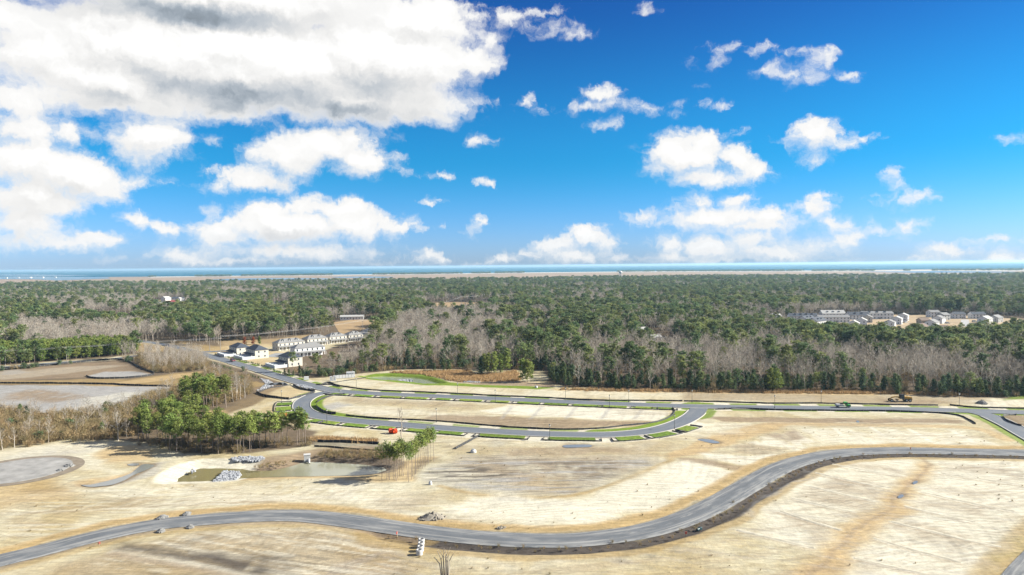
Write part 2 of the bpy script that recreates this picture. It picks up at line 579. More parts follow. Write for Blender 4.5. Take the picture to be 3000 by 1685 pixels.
back_road_line = smooth_line(W(Z2, [(120, 570), (200, 525), (300, 480), (420, 445), (560, 415), (760, 375), (950, 340), (1130, 320), (1290, 300)]), 8)
highway_line = smooth_line(W(Z1, [(-300, 815), (0, 803), (300, 778), (600, 755), (850, 738), (1050, 712), (1250, 697), (1450, 690), (1600, 684), (1700, 677)]), 4)

near_pond = W(Z4, [(1330, 470), (1350, 440), (1440, 390), (1520, 366), (1650, 366), (1830, 372), (1900, 385), (2050, 382), (2180, 355), (2270, 325), (2360, 318), (2576, 328), (2720, 335), (2895, 360), (2915, 380), (2850, 405), (2700, 420), (2576, 424), (2200, 428), (1850, 440), (1600, 462)])
far_pond = W(Z2, [(190, 882), (300, 876), (440, 879), (530, 886), (640, 902), (705, 925), (735, 934), (640, 935), (450, 912), (340, 906), (250, 896)])


PUDDLES = [(Z4, [(612, 490), (680, 488), (800, 462), (900, 435), (990, 400), (1040, 360), (1060, 345), (1090, 332), (1165, 342), (1120, 370), (1010, 415), (940, 455), (850, 488), (760, 500), (680, 506)], 'long shallow pool on the orange ground left of the pond'),
           (Z4, [(960, 335), (1010, 326), (1050, 330), (1040, 342), (990, 346)], 'small pool beside the head of the long shallow pool'),
           (Z5, [(1670, 198), (1700, 188), (1870, 186), (1885, 202), (1760, 208), (1690, 208)], 'broad shallow puddle below the loop road'),
           (Z6, [(110, 146), (170, 143), (240, 155), (280, 172), (230, 176), (160, 162)], 'blue puddle on the pale lot below the fork'),
           (Z6, [(1735, 470), (1765, 458), (1775, 470), (1745, 488)], 'small blue puddle high on the tan strip between the lots'),
           (Z6, [(1625, 575), (1650, 560), (1672, 572), (1645, 590), (1625, 588)], 'small blue puddle low on the tan strip between the lots'),
           (Z6, [(1310, 8), (1325, 6), (1335, 16), (1318, 18)], 'tiny puddle on the brown strip, nearest the fork'),
           ]


# ------------------------------------------------------------------ ground sheet
def axis(parts):
    out = [parts[0][0]]
    for a, b, s0, s1 in parts:
        x = a
        while x < b - 1e-6:
            s = s0 + (s1 - s0) * (x - a) / (b - a)
            x = min(b, x + s)
            out.append(x)
    return np.array(sorted(set(round(v, 3) for v in out)))


GX = axis([(-9000, -1000, 800, 400), (-1000, -340, 40, 6), (-340, 310, 0.72, 0.72), (310, 1000, 6, 40), (1000, 9000, 400, 800)])
GY = axis([(-1500, 100, 200, 12), (100, 118, 4, 0.6), (118, 300, 0.5, 0.8), (300, 520, 0.8, 1.5), (520, 1200, 6, 30), (1200, 5250, 100, 250)])
gX, gY = np.meshgrid(GX, GY)
NAMES = ['pale', 'gold', 'dark', 'grass', 'brown', 'grey', 'orange', 'forest']
wts = {n: np.zeros(gX.shape, np.float32) for n in NAMES}
gZ = np.zeros(gX.shape, np.float32)
_wx = (fbm(gX / 9, gY / 9, 4, 3) - 0.5) * 7
_wy = (fbm(gX / 9, gY / 9, 4, 8) - 0.5) * 7
_fine = fbm(gX / 2.3, gY / 4.0, 3, 21)


def window(P, pad):
    P = np.asarray([(p[0], p[1]) for p in P])
    x0, y0 = P.min(0) - pad
    x1, y1 = P.max(0) + pad
    i0, i1 = np.searchsorted(GX, (x0, x1))
    j0, j1 = np.searchsorted(GY, (y0, y1))
    return (slice(max(j0 - 1, 0), j1 + 1), slice(max(i0 - 1, 0), i1 + 1))


def lay(sl, name, m):
    m = m.astype(np.float32)
    for k in NAMES:
        wts[k][sl] *= (1 - m)
    if name != 'tan':
        wts[name][sl] += m


def paint(fn, pts, name, strength=1.0, soft=1.5, warp=1.0, broken=0.0):
    P = W(fn, pts)
    sl = window(P, soft * 3 + 8)
    d = seg_dist(gX[sl] + _wx[sl] * warp, gY[sl] + _wy[sl] * warp, P, True)
    m = sstep(d, -soft, soft) * strength
    if broken:
        m = m * sstep(_fine[sl] + (fbm(gX[sl] / 14, gY[sl] / 10, 3, 77) - 0.5) * 0.6, 0.42 - broken * 0.5, 0.56)
    lay(sl, name, m)


def arc_near(line, p):
    return int(np.argmin(np.hypot(line[:, 0] - p[0], line[:, 1] - p[1])))


def furrow(fn, pts, name, strength, seed, lx=11.0, ly=1.0, cut=0.55, soft=3.0, skew=0.0):
    """long thin wheel marks and furrows inside a polygon"""
    P = W(fn, pts)
    sl = window(P, 10)
    d = seg_dist(gX[sl] + _wx[sl], gY[sl] + _wy[sl], P, True)
    n = fbm((gX[sl] + gY[sl] * skew) / lx, (gY[sl] - gX[sl] * skew) / ly, 3, seed)
    lay(sl, name, sstep(d, -soft, soft) * sstep(n, cut, cut + 0.10) * strength)


def stripe(line, name, a, b, strength=1.0, soft=0.5, side=0, warp=0.5, gap=None):
    """band at distance a..b from a line; side +1 left of travel, -1 right"""
    sl = window(line, b + 6)
    X, Y = gX[sl] + _wx[sl] * warp * 0.35, gY[sl] + _wy[sl] * warp * 0.35
    d, s, arc = seg_dist(X, Y, line)
    m = sstep(d, a - soft, a + soft) * (1 - sstep(d, b - soft, b + soft)) * strength
    if side:
        m = m * (s == side)
    if gap:
        m = m * (((arc / gap[0]) % 1.0) < gap[1])
    lay(sl, name, m)


def trail(fn, pts, name, width, strength, soft=0.4, warp=0.4, smooth=True):
    P = W(fn, pts)
    L = smooth_line(P, 2.0) if smooth else np.array([(p[0], p[1]) for p in P])
    stripe(L, name, -9, width / 2, strength, soft, 0, warp)


wts['forest'][:] = 1.0
# the cleared site
paint(GD, [(-700, 1900), (-500, 1150), (-100, 1140), (30, 1120), (170, 1104), (330, 1108), (420, 1122), (480, 1142), (640, 1140), (720, 1130), (790, 1118), (790, 1085), (700, 1060), (560, 1052), (590, 1035), (640, 1020), (690, 985), (735, 960), (700, 947), (600, 917), (520, 897),
           (490, 882), (560, 872), (640, 862), (700, 868), (800, 858), (900, 845), (930, 835), (960, 838), (800, 885), (740, 900), (680, 920), (770, 952), (850, 946), (920, 938), (1000, 931), (1100, 928), (1370, 932), (1380, 965), (1430, 974), (1700, 986), (2100, 986), (2400, 1000), (2576, 1004), (3100, 1015), (3600, 1500), (3000, 1900)], 'tan', 1, 1.5, 0.6)
# left hand fields
paint(Z1, [(-600, 940), (0, 935), (700, 935), (1300, 950), (1250, 985), (1050, 1030), (850, 1100), (600, 1140), (300, 1155), (0, 1110), (-500, 1080)], 'grey', 0.95, 2, 0.8)
paint(Z1, [(30, 1000), (250, 965), (500, 990), (640, 1030), (350, 1065), (60, 1050)], 'brown', 0.85, 5, 1.5, 0.9)
paint(Z1, [(600, 1040), (900, 990), (1100, 980), (900, 1060), (650, 1120)], 'pale', 0.5, 4, 1.5, 0.8)
paint(Z1, [(-600, 850), (0, 828), (400, 790), (870, 750), (1050, 815), (1140, 855), (950, 880), (640, 880), (300, 890), (0, 912), (-500, 930)], 'brown', 0.75, 1.5, 0.5)
paint(Z1, [(-300, 860), (200, 825), (700, 790), (900, 790), (500, 850), (0, 895)], 'pale', 0.25, 4, 1.5)
paint(Z1, [(650, 870), (800, 835), (1000, 832), (1130, 855), (950, 882), (720, 890)], 'grey', 0.95, 1.5, 0.8)
paint(Z1, [(0, 830), (150, 818), (230, 840), (80, 862), (0, 860)], 'grey', 0.5, 3, 1.2, 0.8)
paint(Z1, [(-500, 925), (0, 905), (700, 890), (1000, 890), (1300, 850), (1500, 832), (1700, 850), (1400, 950), (700, 938), (0, 928), (-500, 950)], 'gold', 0.75, 2, 1.0)
paint(Z1, [(750, 930), (1100, 885), (1450, 840), (1500, 850), (1200, 905), (850, 940)], 'orange', 0.7, 1.5, 0.6)
stripe(highway_line, 'tan', -9, 9, 0.9, 1.0)
stripe(highway_line, 'grey', -9, 3.2, 0.95, 0.5)
paint(Z1, [(980, 625), (1250, 600), (1500, 635), (1700, 655), (1700, 690), (1400, 700), (1030, 690)], 'gold', 0.85, 3, 0.6)
paint(Z1, [(1000, 650), (1250, 612), (1500, 650), (1300, 670)], 'brown', 0.5, 4, 1.0)
paint(Z1, [(1640, 600), (2050, 590), (2300, 560), (2300, 600), (2000, 650), (1750, 680), (1640, 690)], 'orange', 0.6, 3, 0.6)
paint(ZH, [(0, 330), (500, 400), (1000, 360), (1240, 400), (1030, 470), (900, 640), (820, 600), (550, 560), (0, 440)], 'orange', 0.55, 2, 0.5)
paint(ZH, [(560, 640), (640, 700), (900, 800), (1150, 850), (1000, 830), (750, 745)], 'gold', 0.5, 2)
paint(ZH, [(590, 830), (780, 845), (890, 900), (590, 955)], 'gold', 0.7, 1)
paint(ZH, [(620, 960), (900, 910), (960, 880), (900, 940), (650, 1010)], 'brown', 0.9, 1)
paint(ZH, [(720, 1035), (900, 960), (1250, 905), (1600, 1010), (1250, 1110), (950, 1110)], 'orange', 0.35, 1.5)
paint(Z1, [(1500, 1140), (1690, 1110), (1750, 1060), (1900, 1000), (2100, 1050), (2060, 1120), (2080, 1190), (1700, 1200)], 'gold', 0.25, 3)
paint(Z1, [(1500, 1130), (1680, 1120), (1700, 1160), (1520, 1165)], 'orange', 0.8, 2)
paint(Z1, [(2300, 1320), (2539, 1330), (2800, 1345), (2800, 1375), (2539, 1365), (2330, 1350)], 'orange', 0.8, 1.5, 1.0, 0.8)
paint(Z1, [(2310, 1345), (2539, 1365), (2900, 1380), (2900, 1420), (2539, 1400), (2320, 1400)], 'dark', 0.6, 1.5, 1.0, 0.9)
paint(GD, [(780, 1095), (960, 1105), (960, 1118), (800, 1108)], 'brown', 0.6, 2, 1.0)
# inside the loop
paint(Z2, [(0, 1030), (300, 1035), (1000, 1075), (1000, 1120), (500, 1085), (0, 1065)], 'brown', 0.45, 4, 1.2)
paint(Z2, [(-380, 1075), (0, 1085), (400, 1090), (900, 1150), (950, 1165), (500, 1180), (0, 1145), (-300, 1110)], 'pale', 0.55, 4, 1.4, 0.9)
paint(ZL, [(960, 680), (1300, 630), (1550, 690), (1250, 790), (1080, 810)], 'grey', 0.8, 3, 1.5, 0.9)
paint(Z2, [(1040, 1125), (1250, 1082), (2000, 1108), (2440, 1140), (2430, 1185), (2350, 1203), (1900, 1188), (1500, 1172), (1250, 1158)], 'pale', 0.95, 1.5, 0.6)
paint(Z2, [(700, 1155), (1050, 1160), (1600, 1190), (2380, 1207), (2100, 1235), (1700, 1262), (1300, 1245), (900, 1215), (600, 1190)], 'brown', 0.85, 2, 0.7)
for x in (1250, 1470, 1730, 1990, 2240):
    trail(Z2, [(x + 20, 1095), (x - 60, 1185)], 'grey', 1.6, 0.5, 0.5, 0.3)
for x in (120, 420, 760):
    trail(Z2, [(x + 120, 1030), (x - 60, 1090)], 'dark', 1.0, 0.25, 0.5, 0.6)
# the strip between fence and woods
paint(Z2, [(0, 900), (700, 945), (1500, 970), (2539, 990), (2539, 1048), (1500, 1025), (560, 985), (0, 935)], 'pale', 0.35, 3, 1.2, 0.9)
paint(Z3, [(0, 985), (2300, 1020), (2300, 1080), (1500, 1078), (900, 1068), (0, 1045)], 'brown', 0.6, 3, 0.8)
paint(Z3, [(1400, 1030), (1950, 1060), (1900, 1085), (1500, 1075)], 'brown', 0.6, 2, 1.0, 0.8)
paint(Z3, [(2100, 1050), (2539, 1040), (2700, 1100), (2200, 1095)], 'pale', 0.7, 3, 1.4, 0.8)
for i in range(9):
    trail(Z2, [(700 + 230 * i + 60, 950 + 6 * i), (700 + 230 * i - 20, 1002 + 7 * i)], 'dark', 1.0, 0.18, 0.5, 0.6)
# golden broom sedge
paint(Z2, [(330, 840), (500, 830), (950, 826), (1000, 858), (1200, 850), (1290, 825), (1340, 880), (1320, 908), (900, 912), (800, 905), (720, 880), (600, 855)], 'orange', 0.85, 1.5, 0.7)
paint(Z2, [(700, 880), (900, 905), (1320, 908), (1590, 935), (1560, 955), (1250, 938), (1000, 930), (820, 912)], 'brown', 0.9, 1.5, 1.0)
paint(Z2, [(1550, 960), (2000, 972), (2539, 980), (2539, 1000), (2000, 985), (1600, 975)], 'orange', 0.6, 1.5, 1.0)
paint(Z3, [(0, 972), (700, 982), (1100, 965), (1600, 985), (2100, 1002), (2400, 1012), (2400, 1022), (1600, 1008), (700, 1000), (0, 992)], 'orange', 0.8, 1.2, 1.0)
# far pond lawn
paint(Z2, [(120, 870), (250, 850), (400, 843), (540, 848), (640, 860), (730, 888), (800, 915), (1000, 932), (1350, 942), (1600, 955), (1450, 968), (1000, 948), (760, 938), (640, 938), (500, 925), (200, 890)], 'grass', 1, 0.8, 0.25)
paint(Z3, [(2400, 1048), (2470, 1010), (2600, 1000), (2800, 1010), (2800, 1040), (2539, 1040)], 'grass', 0.8, 1.5, 1.0)
# middle ground below the loop
paint(Z5, [(560, 460), (700, 350), (900, 280), (1200, 268), (1700, 285), (2250, 262), (2500, 290), (2300, 370), (2000, 480), (1700, 560), (1300, 575), (1000, 540), (750, 505)], 'grey', 0.42, 3, 0.8)
paint(Z5, [(800, 300), (1300, 280), (2000, 300), (2200, 330), (2000, 420), (1700, 500), (1300, 500), (1000, 400)], 'brown', 0.6, 5, 1.5, 0.8)
paint(Z5, [(1650, 340), (1950, 330), (2080, 380), (1800, 440), (1600, 400)], 'dark', 0.45, 5, 1.5, 0.9)
paint(Z5, [(1300, 450), (1700, 430), (1750, 500), (1400, 540)], 'gold', 0.35, 4, 1.5)
PLOUGH = [(600, 450), (720, 350), (900, 290), (1250, 280), (1700, 300), (2200, 285), (2350, 330), (2000, 460), (1700, 540), (1300, 555), (1000, 520), (760, 480)]
furrow(Z5, PLOUGH, 'dark', 0.5, 5, 14, 1.0, 0.56)
furrow(Z5, PLOUGH, 'grey', 0.7, 6, 14, 1.2, 0.58)
furrow(Z5, [(600, 440), (760, 350), (1000, 340), (1250, 370), (1300, 420), (900, 450), (640, 460)], 'dark', 0.85, 7, 9, 1.3, 0.55)
furrow(Z5, [(600, 440), (760, 350), (1000, 340), (1350, 380), (1300, 420), (900, 450), (640, 460)], 'pale', 0.6, 8, 9, 1.2, 0.60)
trail(Z5, [(740, 500), (1000, 560), (1300, 585), (1700, 575), (2000, 500), (2300, 390), (2500, 300)], 'gold', 2.0, 0.7, 0.6)
paint(Z5, [(1000, 570), (1400, 592), (1750, 585), (2050, 505), (2300, 400), (2576, 300), (2800, 310), (2900, 400), (2600, 560), (2400, 680), (1900, 780), (1400, 790), (900, 740), (700, 690)], 'pale', 0.85, 3, 1.0)
paint(Z5, [(0, 470), (350, 470), (700, 520), (550, 640), (200, 650), (0, 620)], 'pale', 0.5, 5, 1.5, 0.8)
paint(Z5, [(200, 600), (500, 560), (900, 560), (700, 640), (350, 670)], 'brown', 0.4, 5, 1.5, 0.9)
paint(Z5, [(1050, 600), (1330, 590), (1700, 610), (1500, 640), (1150, 640)], 'grey', 0.35, 4, 1.5, 0.8)
paint(Z5, [(800, 200), (1400, 210), (2300, 150), (2576, 190), (2400, 250), (1700, 280), (1200, 262), (800, 260)], 'brown', 0.35, 4, 1.5, 0.9)
paint(Z5, [(1220, 225), (1650, 205), (2200, 215), (2100, 250), (1600, 272), (1260, 255)], 'brown', 0.6, 2, 1.2, 0.9)
paint(Z5, [(1050, 170), (1150, 150), (1300, 160), (1100, 210)], 'dark', 0.35, 2, 1.5, 0.9)
paint(Z5, [(800, 120), (1500, 160), (2100, 130), (2576, 70), (2576, 120), (1700, 200), (850, 200)], 'pale', 0.35, 4, 1.5, 0.9)
# right hand lots
paint(Z6, [(-100, 250), (60, 190), (420, 60), (620, 20), (800, 30), (650, 90), (350, 190), (120, 260), (-100, 290)], 'orange', 0.85, 1.5, 0.8)
paint(Z6, [(380, 180), (560, 165), (720, 220), (600, 260), (420, 240)], 'brown', 0.5, 2, 1.0)
paint(Z6, [(120, 245), (480, 268), (700, 258), (480, 345), (190, 292)], 'pale', 0.9, 1.2, 0.7)
paint(Z6, [(0, 285), (190, 300), (500, 360), (460, 395), (200, 340), (0, 305)], 'brown', 0.8, 1.2, 0.8)
paint(Z6, [(0, 325), (420, 395), (250, 490), (0, 600), (-200, 560)], 'pale', 0.85, 2, 0.8)
paint(Z6, [(540, 165), (760, 70), (1000, 180), (860, 232)], 'pale', 0.9, 2, 1.8, 0.8)
paint(Z6, [(640, 110), (760, 65), (860, 130), (760, 170)], 'brown', 0.8, 2, 1.8, 0.7)
paint(Z6, [(860, 70), (2100, 85), (2380, 180), (1500, 185), (1000, 165)], 'pale', 0.72, 3, 1.2, 0.9)
paint(Z6, [(200, -25), (1300, -10), (2100, 0), (2120, 30), (1300, 22), (300, 15)], 'brown', 0.9, 1.2, 0.6)
trail(Z6, [(700, 30), (1300, 38), (2150, 60), (2450, 150)], 'orange', 5.0, 0.7, 1.0)
paint(Z6, [(0, 30), (300, 20), (560, 40), (420, 110), (100, 170), (0, 150)], 'pale', 0.45, 3, 1.5, 0.8)
for (a, b) in (((1150, 65), (1200, 110)), ((1420, 55), (1520, 125)), ((1710, 70), (1870, 165)), ((2030, 80), (2200, 170))):
    trail(Z6, [a, b], 'pale', 1.6, 0.9, 0.4, 0.3)
paint(Z6, [(900, 360), (1200, 300), (1760, 300), (1800, 340), (1600, 520), (1250, 800), (1000, 980), (450, 860), (700, 650)], 'pale', 0.75, 4, 1.0)
for pts in ([(1050, 430), (1400, 470), (1560, 540), (1480, 610), (1000, 520)], [(830, 600), (1000, 540), (1430, 630), (1330, 700)], [(750, 700), (1200, 810), (1100, 930), (800, 830)], [(1160, 345), (1300, 330), (1700, 400), (1640, 430)]):
    paint(Z6, pts, 'brown', 0.5, 2.5, 1.5, 0.9)
paint(Z6, [(1900, 310), (2650, 300), (2700, 700), (2420, 960), (2200, 1300), (1000, 1300), (1450, 900), (1700, 640), (1850, 500)], 'pale', 0.82, 4, 1.0)
for pts in ([(1950, 340), (2500, 370), (2560, 440), (2000, 400)], [(1900, 600), (2350, 660), (2300, 730), (1800, 650)], [(1700, 760), (2100, 860), (2000, 960), (1600, 850)], [(1350, 1050), (1900, 1130), (1800, 1172), (1300, 1150)], [(2000, 500), (2300, 540), (2200, 580), (1950, 540)]):
    paint(Z6, pts, 'brown', 0.42, 2.5, 1.6, 0.9)
paint(Z6, [(1820, 320), (1930, 370), (1770, 570), (1560, 800), (1260, 1060), (1000, 1300), (600, 1300), (1130, 910), (1430, 650), (1640, 500)], 'orange', 0.9, 2.5, 1.0)
trail(Z6, [(1870, 340), (1780, 450), (1640, 570), (1450, 740), (1270, 890), (1100, 1030), (950, 1160)], 'brown', 1.2, 0.55, 0.6, 1.6)
trail(Z6, [(1760, 250), (1800, 290), (1870, 340)], 'brown', 1.5, 0.6, 0.5)
for (a, b) in (((1130, 335), (1680, 425)), ((1000, 400), (1560, 515)), ((960, 500), (1440, 610)), ((830, 590), (1300, 700)), ((740, 690), (1190, 830)), ((420, 830), (990, 965)),
               ((1930, 320), (2576, 375)), ((1950, 400), (2576, 490)), ((1800, 545), (2500, 690)), ((1680, 650), (2200, 770)), ((1580, 770), (2400, 960)), ((1450, 895), (2100, 1070)), ((1300, 1040), (1900, 1172))):
    trail(Z6, [a, ((a[0] + b[0]) / 2, (a[1] + b[1]) / 2 + 4), b], 'pale', 1.0, 0.85, 0.35, 0.3)
    trail(Z6, [(a[0] - 10, a[1] + 14), ((a[0] + b[0]) / 2 - 10, (a[1] + b[1]) / 2 + 18), (b[0] - 10, b[1] + 14)], 'brown', 0.9, 0.45, 0.4, 0.5)
paint(Z6, [(2380, 1010), (2576, 850), (2700, 800), (2620, 1000), (2500, 1300), (2300, 1300)], 'gold', 0.55, 3, 1.0)
paint(Z6, [(2440, 1000), (2576, 900), (2560, 1010), (2480, 1172), (2390, 1172)], 'grass', 0.35, 3, 1.5, 0.9)
# lower middle, straw covered seed bed
paint(Z5, [(150, 880), (500, 960), (1000, 1010), (1900, 1000), (2576, 900), (2900, 950), (2900, 1400), (0, 1400), (0, 900)], 'gold', 0.22, 4, 1.0)
paint(Z5, [(900, 1020), (1700, 1060), (1750, 1110), (1100, 1090)], 'pale', 0.5, 4, 1.5, 0.9)
paint(Z5, [(-100, 1172), (0, 1100), (250, 1000), (330, 1010), (100, 1172)], 'grey', 0.5, 1.2, 1.0)
for (x, y) in ((2080, 830), (2270, 920), (2320, 1010), (2310, 880), (2500, 1070), (1900, 1040), (2100, 1020), (2450, 930), (990, 1010), (2050, 1070)):
    paint(Z5, [(x - 40, y - 8), (x + 30, y - 12), (x + 45, y + 6), (x - 25, y + 14)], 'dark', 0.4, 0.8, 1.6)
# lower left field
paint(GD, [(330, 1372), (500, 1335), (700, 1326), (900, 1345), (1000, 1372), (1050, 1470), (100, 1520), (150, 1420)], 'brown', 0.55, 3, 0.8)
furrow(GD, [(330, 1372), (500, 1340), (700, 1330), (900, 1350), (1000, 1380), (1050, 1470), (150, 1470)], 'pale', 0.5, 31, 9, 1.1, 0.5, 3, -0.35)
furrow(GD, [(330, 1372), (500, 1340), (700, 1330), (900, 1350), (1000, 1380), (1050, 1470), (150, 1470)], 'dark', 0.35, 32, 9, 1.0, 0.58, 3, -0.35)
paint(Z4, [(900, 925), (1150, 980), (1600, 985), (2050, 1045), (2170, 1110), (1950, 1172), (1500, 1085), (1150, 1030), (880, 985)], 'dark', 0.85, 3, 1.2, 0.98)
paint(Z4, [(1300, 970), (1550, 880), (1640, 860), (1500, 920)], 'dark', 0.6, 2, 1.0, 0.9)
trail(Z4, [(860, 1000), (1100, 1045), (1500, 1110), (1900, 1190), (2200, 1250)], 'pale', 2.4, 0.55, 0.9)
trail(Z4, [(860, 1010), (1100, 1062), (1500, 1130), (1800, 1190)], 'brown', 2.2, 0.7, 0.9)
paint(Z4, [(300, 1040), (860, 1060), (1500, 1172), (0, 1250), (0, 1110)], 'gold', 0.3, 4)
for i in range(26):
    x = 1150 + i * 55
    trail(Z4, [(x + 180, 830 + i * 2), (x - 20, 930 + i * 3)], 'pale' if i % 2 else 'brown', 0.9, 0.14, 0.5, 0.8)
# left: sand, cul de sac, orange ground
paint(Z4, [(-300, 280), (0, 235), (450, 178), (850, 190), (720, 255), (790, 330), (880, 410), (600, 380), (420, 300), (0, 330)], 'pale', 0.6, 3, 1.0)
paint(Z4, [(0, 300), (400, 210), (700, 230), (450, 270), (100, 320)], 'grey', 0.45, 4, 1.2, 0.9)
paint(Z4, [(700, 255), (820, 205), (1040, 190), (1180, 230), (1160, 300), (900, 325), (790, 320)], 'orange', 0.8, 2, 0.8)
paint(Z4, [(550, 470), (800, 440), (1000, 400), (950, 460), (700, 520)], 'orange', 0.85, 2, 1.0)
paint(Z4, [(-200, 470), (300, 440), (560, 510), (450, 620), (150, 640), (-200, 740)], 'orange', 0.6, 5, 1.0)
paint(Z4, [(60, 540), (330, 455), (500, 520), (300, 560)], 'gold', 0.7, 4, 1.2)
paint(Z4, [(100, 740), (200, 760), (300, 800), (220, 830)], 'brown', 0.5, 4, 1.2)
paint(Z4, [(-300, 640), (600, 560), (1200, 560), (1000, 700), (400, 820), (-300, 900)], 'gold', 0.22, 6, 1.5, 0.9)
paint(Z4, [(800, 460), (1300, 490), (2300, 450), (2900, 480), (2700, 600), (2000, 620), (1300, 560), (900, 600), (700, 560)], 'pale', 0.5, 5, 1.2, 0.9)
paint(Z4, [(900, 640), (1100, 560), (1250, 600), (1000, 660)], 'brown', 0.4, 4, 1.2, 0.9)
paint(Z4, [(1060, 380), (1180, 330), (1280, 325), (1150, 420), (900, 480), (850, 490)], 'grey', 0.6, 1.5, 0.8)
for i in range(24):
    x = 60 + i * 97
    trail(Z4, [(x, 720 - i * 5), (x + 260, 690 - i * 5), (x + 420, 640 - i * 5)], 'brown' if i % 3 else 'pale', 1.4, 0.3, 0.6, 0.8)
# fine wheel marks over the whole site
furrow(GD, [(0, 1230), (700, 1220), (1100, 1260), (1300, 1330), (800, 1290), (400, 1300), (0, 1370)], 'brown', 0.30, 41, 16, 1.2, 0.56)
furrow(GD, [(0, 1230), (700, 1220), (1100, 1260), (1300, 1330), (800, 1290), (400, 1300), (0, 1370)], 'pale', 0.45, 42, 16, 1.2, 0.54)
furrow(GD, [(1000, 1380), (1500, 1390), (1900, 1300), (2100, 1200), (2576, 1160), (2700, 1460), (900, 1460)], 'brown', 0.28, 43, 12, 1.0, 0.57, 3, 0.25)
furrow(GD, [(1000, 1380), (1500, 1390), (1900, 1300), (2100, 1200), (2576, 1160), (2700, 1460), (900, 1460)], 'grey', 0.25, 44, 12, 1.0, 0.57, 3, -0.5)
furrow(GD, [(1000, 1100), (1900, 1040), (2400, 1050), (2550, 1120), (2100, 1130), (1700, 1180), (1200, 1140)], 'brown', 0.35, 45, 16, 1.6, 0.56)
furrow(GD, [(820, 1000), (1700, 1030), (1700, 1070), (1500, 1080), (900, 1050)], 'brown', 0.35, 46, 16, 2.2, 0.56)
# road shoulders
sl_all = gravel_line
stripe(gravel_line, 'orange', 4.2, 8.4, 0.8, 0.6, 1, 1.2)
stripe(gravel_line, 'gold', 4.6, 7.2, 0.65, 0.5, 1, 1.2)
stripe(gravel_line, 'dark', 3.2, 4.3, 0.55, 0.4, 1, 0.8)
half = gravel_line[int(len(gravel_line) * 0.30):]
first = gravel_line[:int(len(gravel_line) * 0.32)]
stripe(half, 'gold', 6.5, 10.4, 0.7, 0.7, -1, 1.2)
stripe(half, 'dark', 3.0, 7.6, 1.0, 0.5, -1, 1.2)
stripe(first, 'gold', 5.0, 7.4, 0.55, 0.6, -1, 1.2)
stripe(first, 'brown', 3.0, 5.4, 0.7, 0.5, -1, 1.0)
paint(Z6, [(330, 700), (560, 620), (760, 480), (920, 370), (940, 400), (700, 590), (430, 720)], 'grey', 0.5, 1.0, 1.5, 0.8)
stripe(branch_line, 'grass', 3.0, 7.0, 0.85, 0.4, 0, 0.5)
stripe(corner_line, 'gold', 2.5, 8, 0.5, 1.0)
stripe(north_line, 'tan', -9, 6.5, 0.7, 0.8)
# green verges, broken by the drives
stripe(north_line[int(len(north_line) * 0.33):], 'pale', 3.4, 8.0, 0.75, 0.4, 1, 0.2)
stripe(north_line[int(len(north_line) * 0.33):], 'grass', 3.6, 7.6, 0.95, 0.35, 1, 0.2, (18.0, 0.62))
stripe(loop_line, 'grass', 3.4, 8.4, 0.0, 0.35, 1, 0.2)
k0, k1 = int(len(loop_line) * 0.02), int(len(loop_line) * 0.33)
stripe(loop_line[k0:k1], 'grass', 3.4, 9.0, 1.0, 0.4, 1, 0.3)
stripe(loop_line[k1:int(len(loop_line) * 0.72)], 'pale', 3.4, 8.0, 0.7, 0.4, 1, 0.2)
stripe(loop_line[k1:int(len(loop_line) * 0.72)], 'grass', 3.6, 7.2, 0.75, 0.4, 1, 0.5, (19.0, 0.58))
stripe(loop_line[int(len(loop_line) * 0.72):], 'grass', 3.4, 8.0, 1.0, 0.4, 1, 0.3)
stripe(loop_line[k0:int(len(loop_line) * 0.13)], 'grass', 3.4, 7.5, 0.9, 0.4, -1, 0.4)
stripe(loop_line[int(len(loop_line) * 0.93):], 'grass', 3.4, 7.5, 0.9, 0.4, -1, 0.4)
na, nb = arc_near(north_line, Z2(-120, 985)), arc_near(north_line, Z2(2480, 1085))
stripe(north_line[na:nb], 'pale', 3.4, 10.0, 0.8, 0.5, -1, 0.4)
la, lb = arc_near(loop_line, ZL(620, 620)), arc_near(loop_line, Z2(2500, 1220))
stripe(loop_line[la:lb], 'pale', 3.4, 10.5, 0.8, 0.6, -1, 0.5)
e0 = int(len(north_line) * 0.70)
stripe(north_line[e0:], 'pale', 3.4, 7.6, 0.8, 0.4, -1, 0.2)
stripe(north_line[e0:], 'grass', 3.6, 7.2, 0.95, 0.35, -1, 0.2, (20.0, 0.66))
paint(Z3, [(2240, 1150), (2400, 1140), (2539, 1150), (2600, 1260), (2539, 1290), (2400, 1215)], 'grass', 0.95, 0.8, 0.3)
paint(Z3, [(2390, 1165), (2480, 1158), (2700, 1160), (2700, 1240), (2520, 1240), (2420, 1205)], 'brown', 0.95, 0.8, 0.3)

for fn_, pts_, lab_ in PUDDLES:
    L_ = smooth_line(W(fn_, pts_), 1.5, True)
    sl = window(L_, 6)
    d = seg_dist(gX[sl] + _wx[sl] * 0.3, gY[sl] + _wy[sl] * 0.3, L_, True)
    lay(sl, 'brown', sstep(d, -2.2, 0.3) * 0.75)
    gZ[sl] -= (0.25 * sstep(d, -1.2, 0.6)).astype(np.float32)
LOT_LINES = (((1130, 335), (1680, 425)), ((1000, 400), (1560, 515)), ((960, 500), (1440, 610)), ((830, 590), (1300, 700)), ((740, 690), (1190, 830)), ((420, 830), (990, 965)),
             ((1930, 320), (2576, 375)), ((1950, 400), (2576, 490)), ((1800, 545), (2500, 690)), ((1680, 650), (2200, 770)), ((1580, 770), (2400, 960)), ((1450, 895), (2100, 1070)), ((1300, 1040), (1900, 1172)))
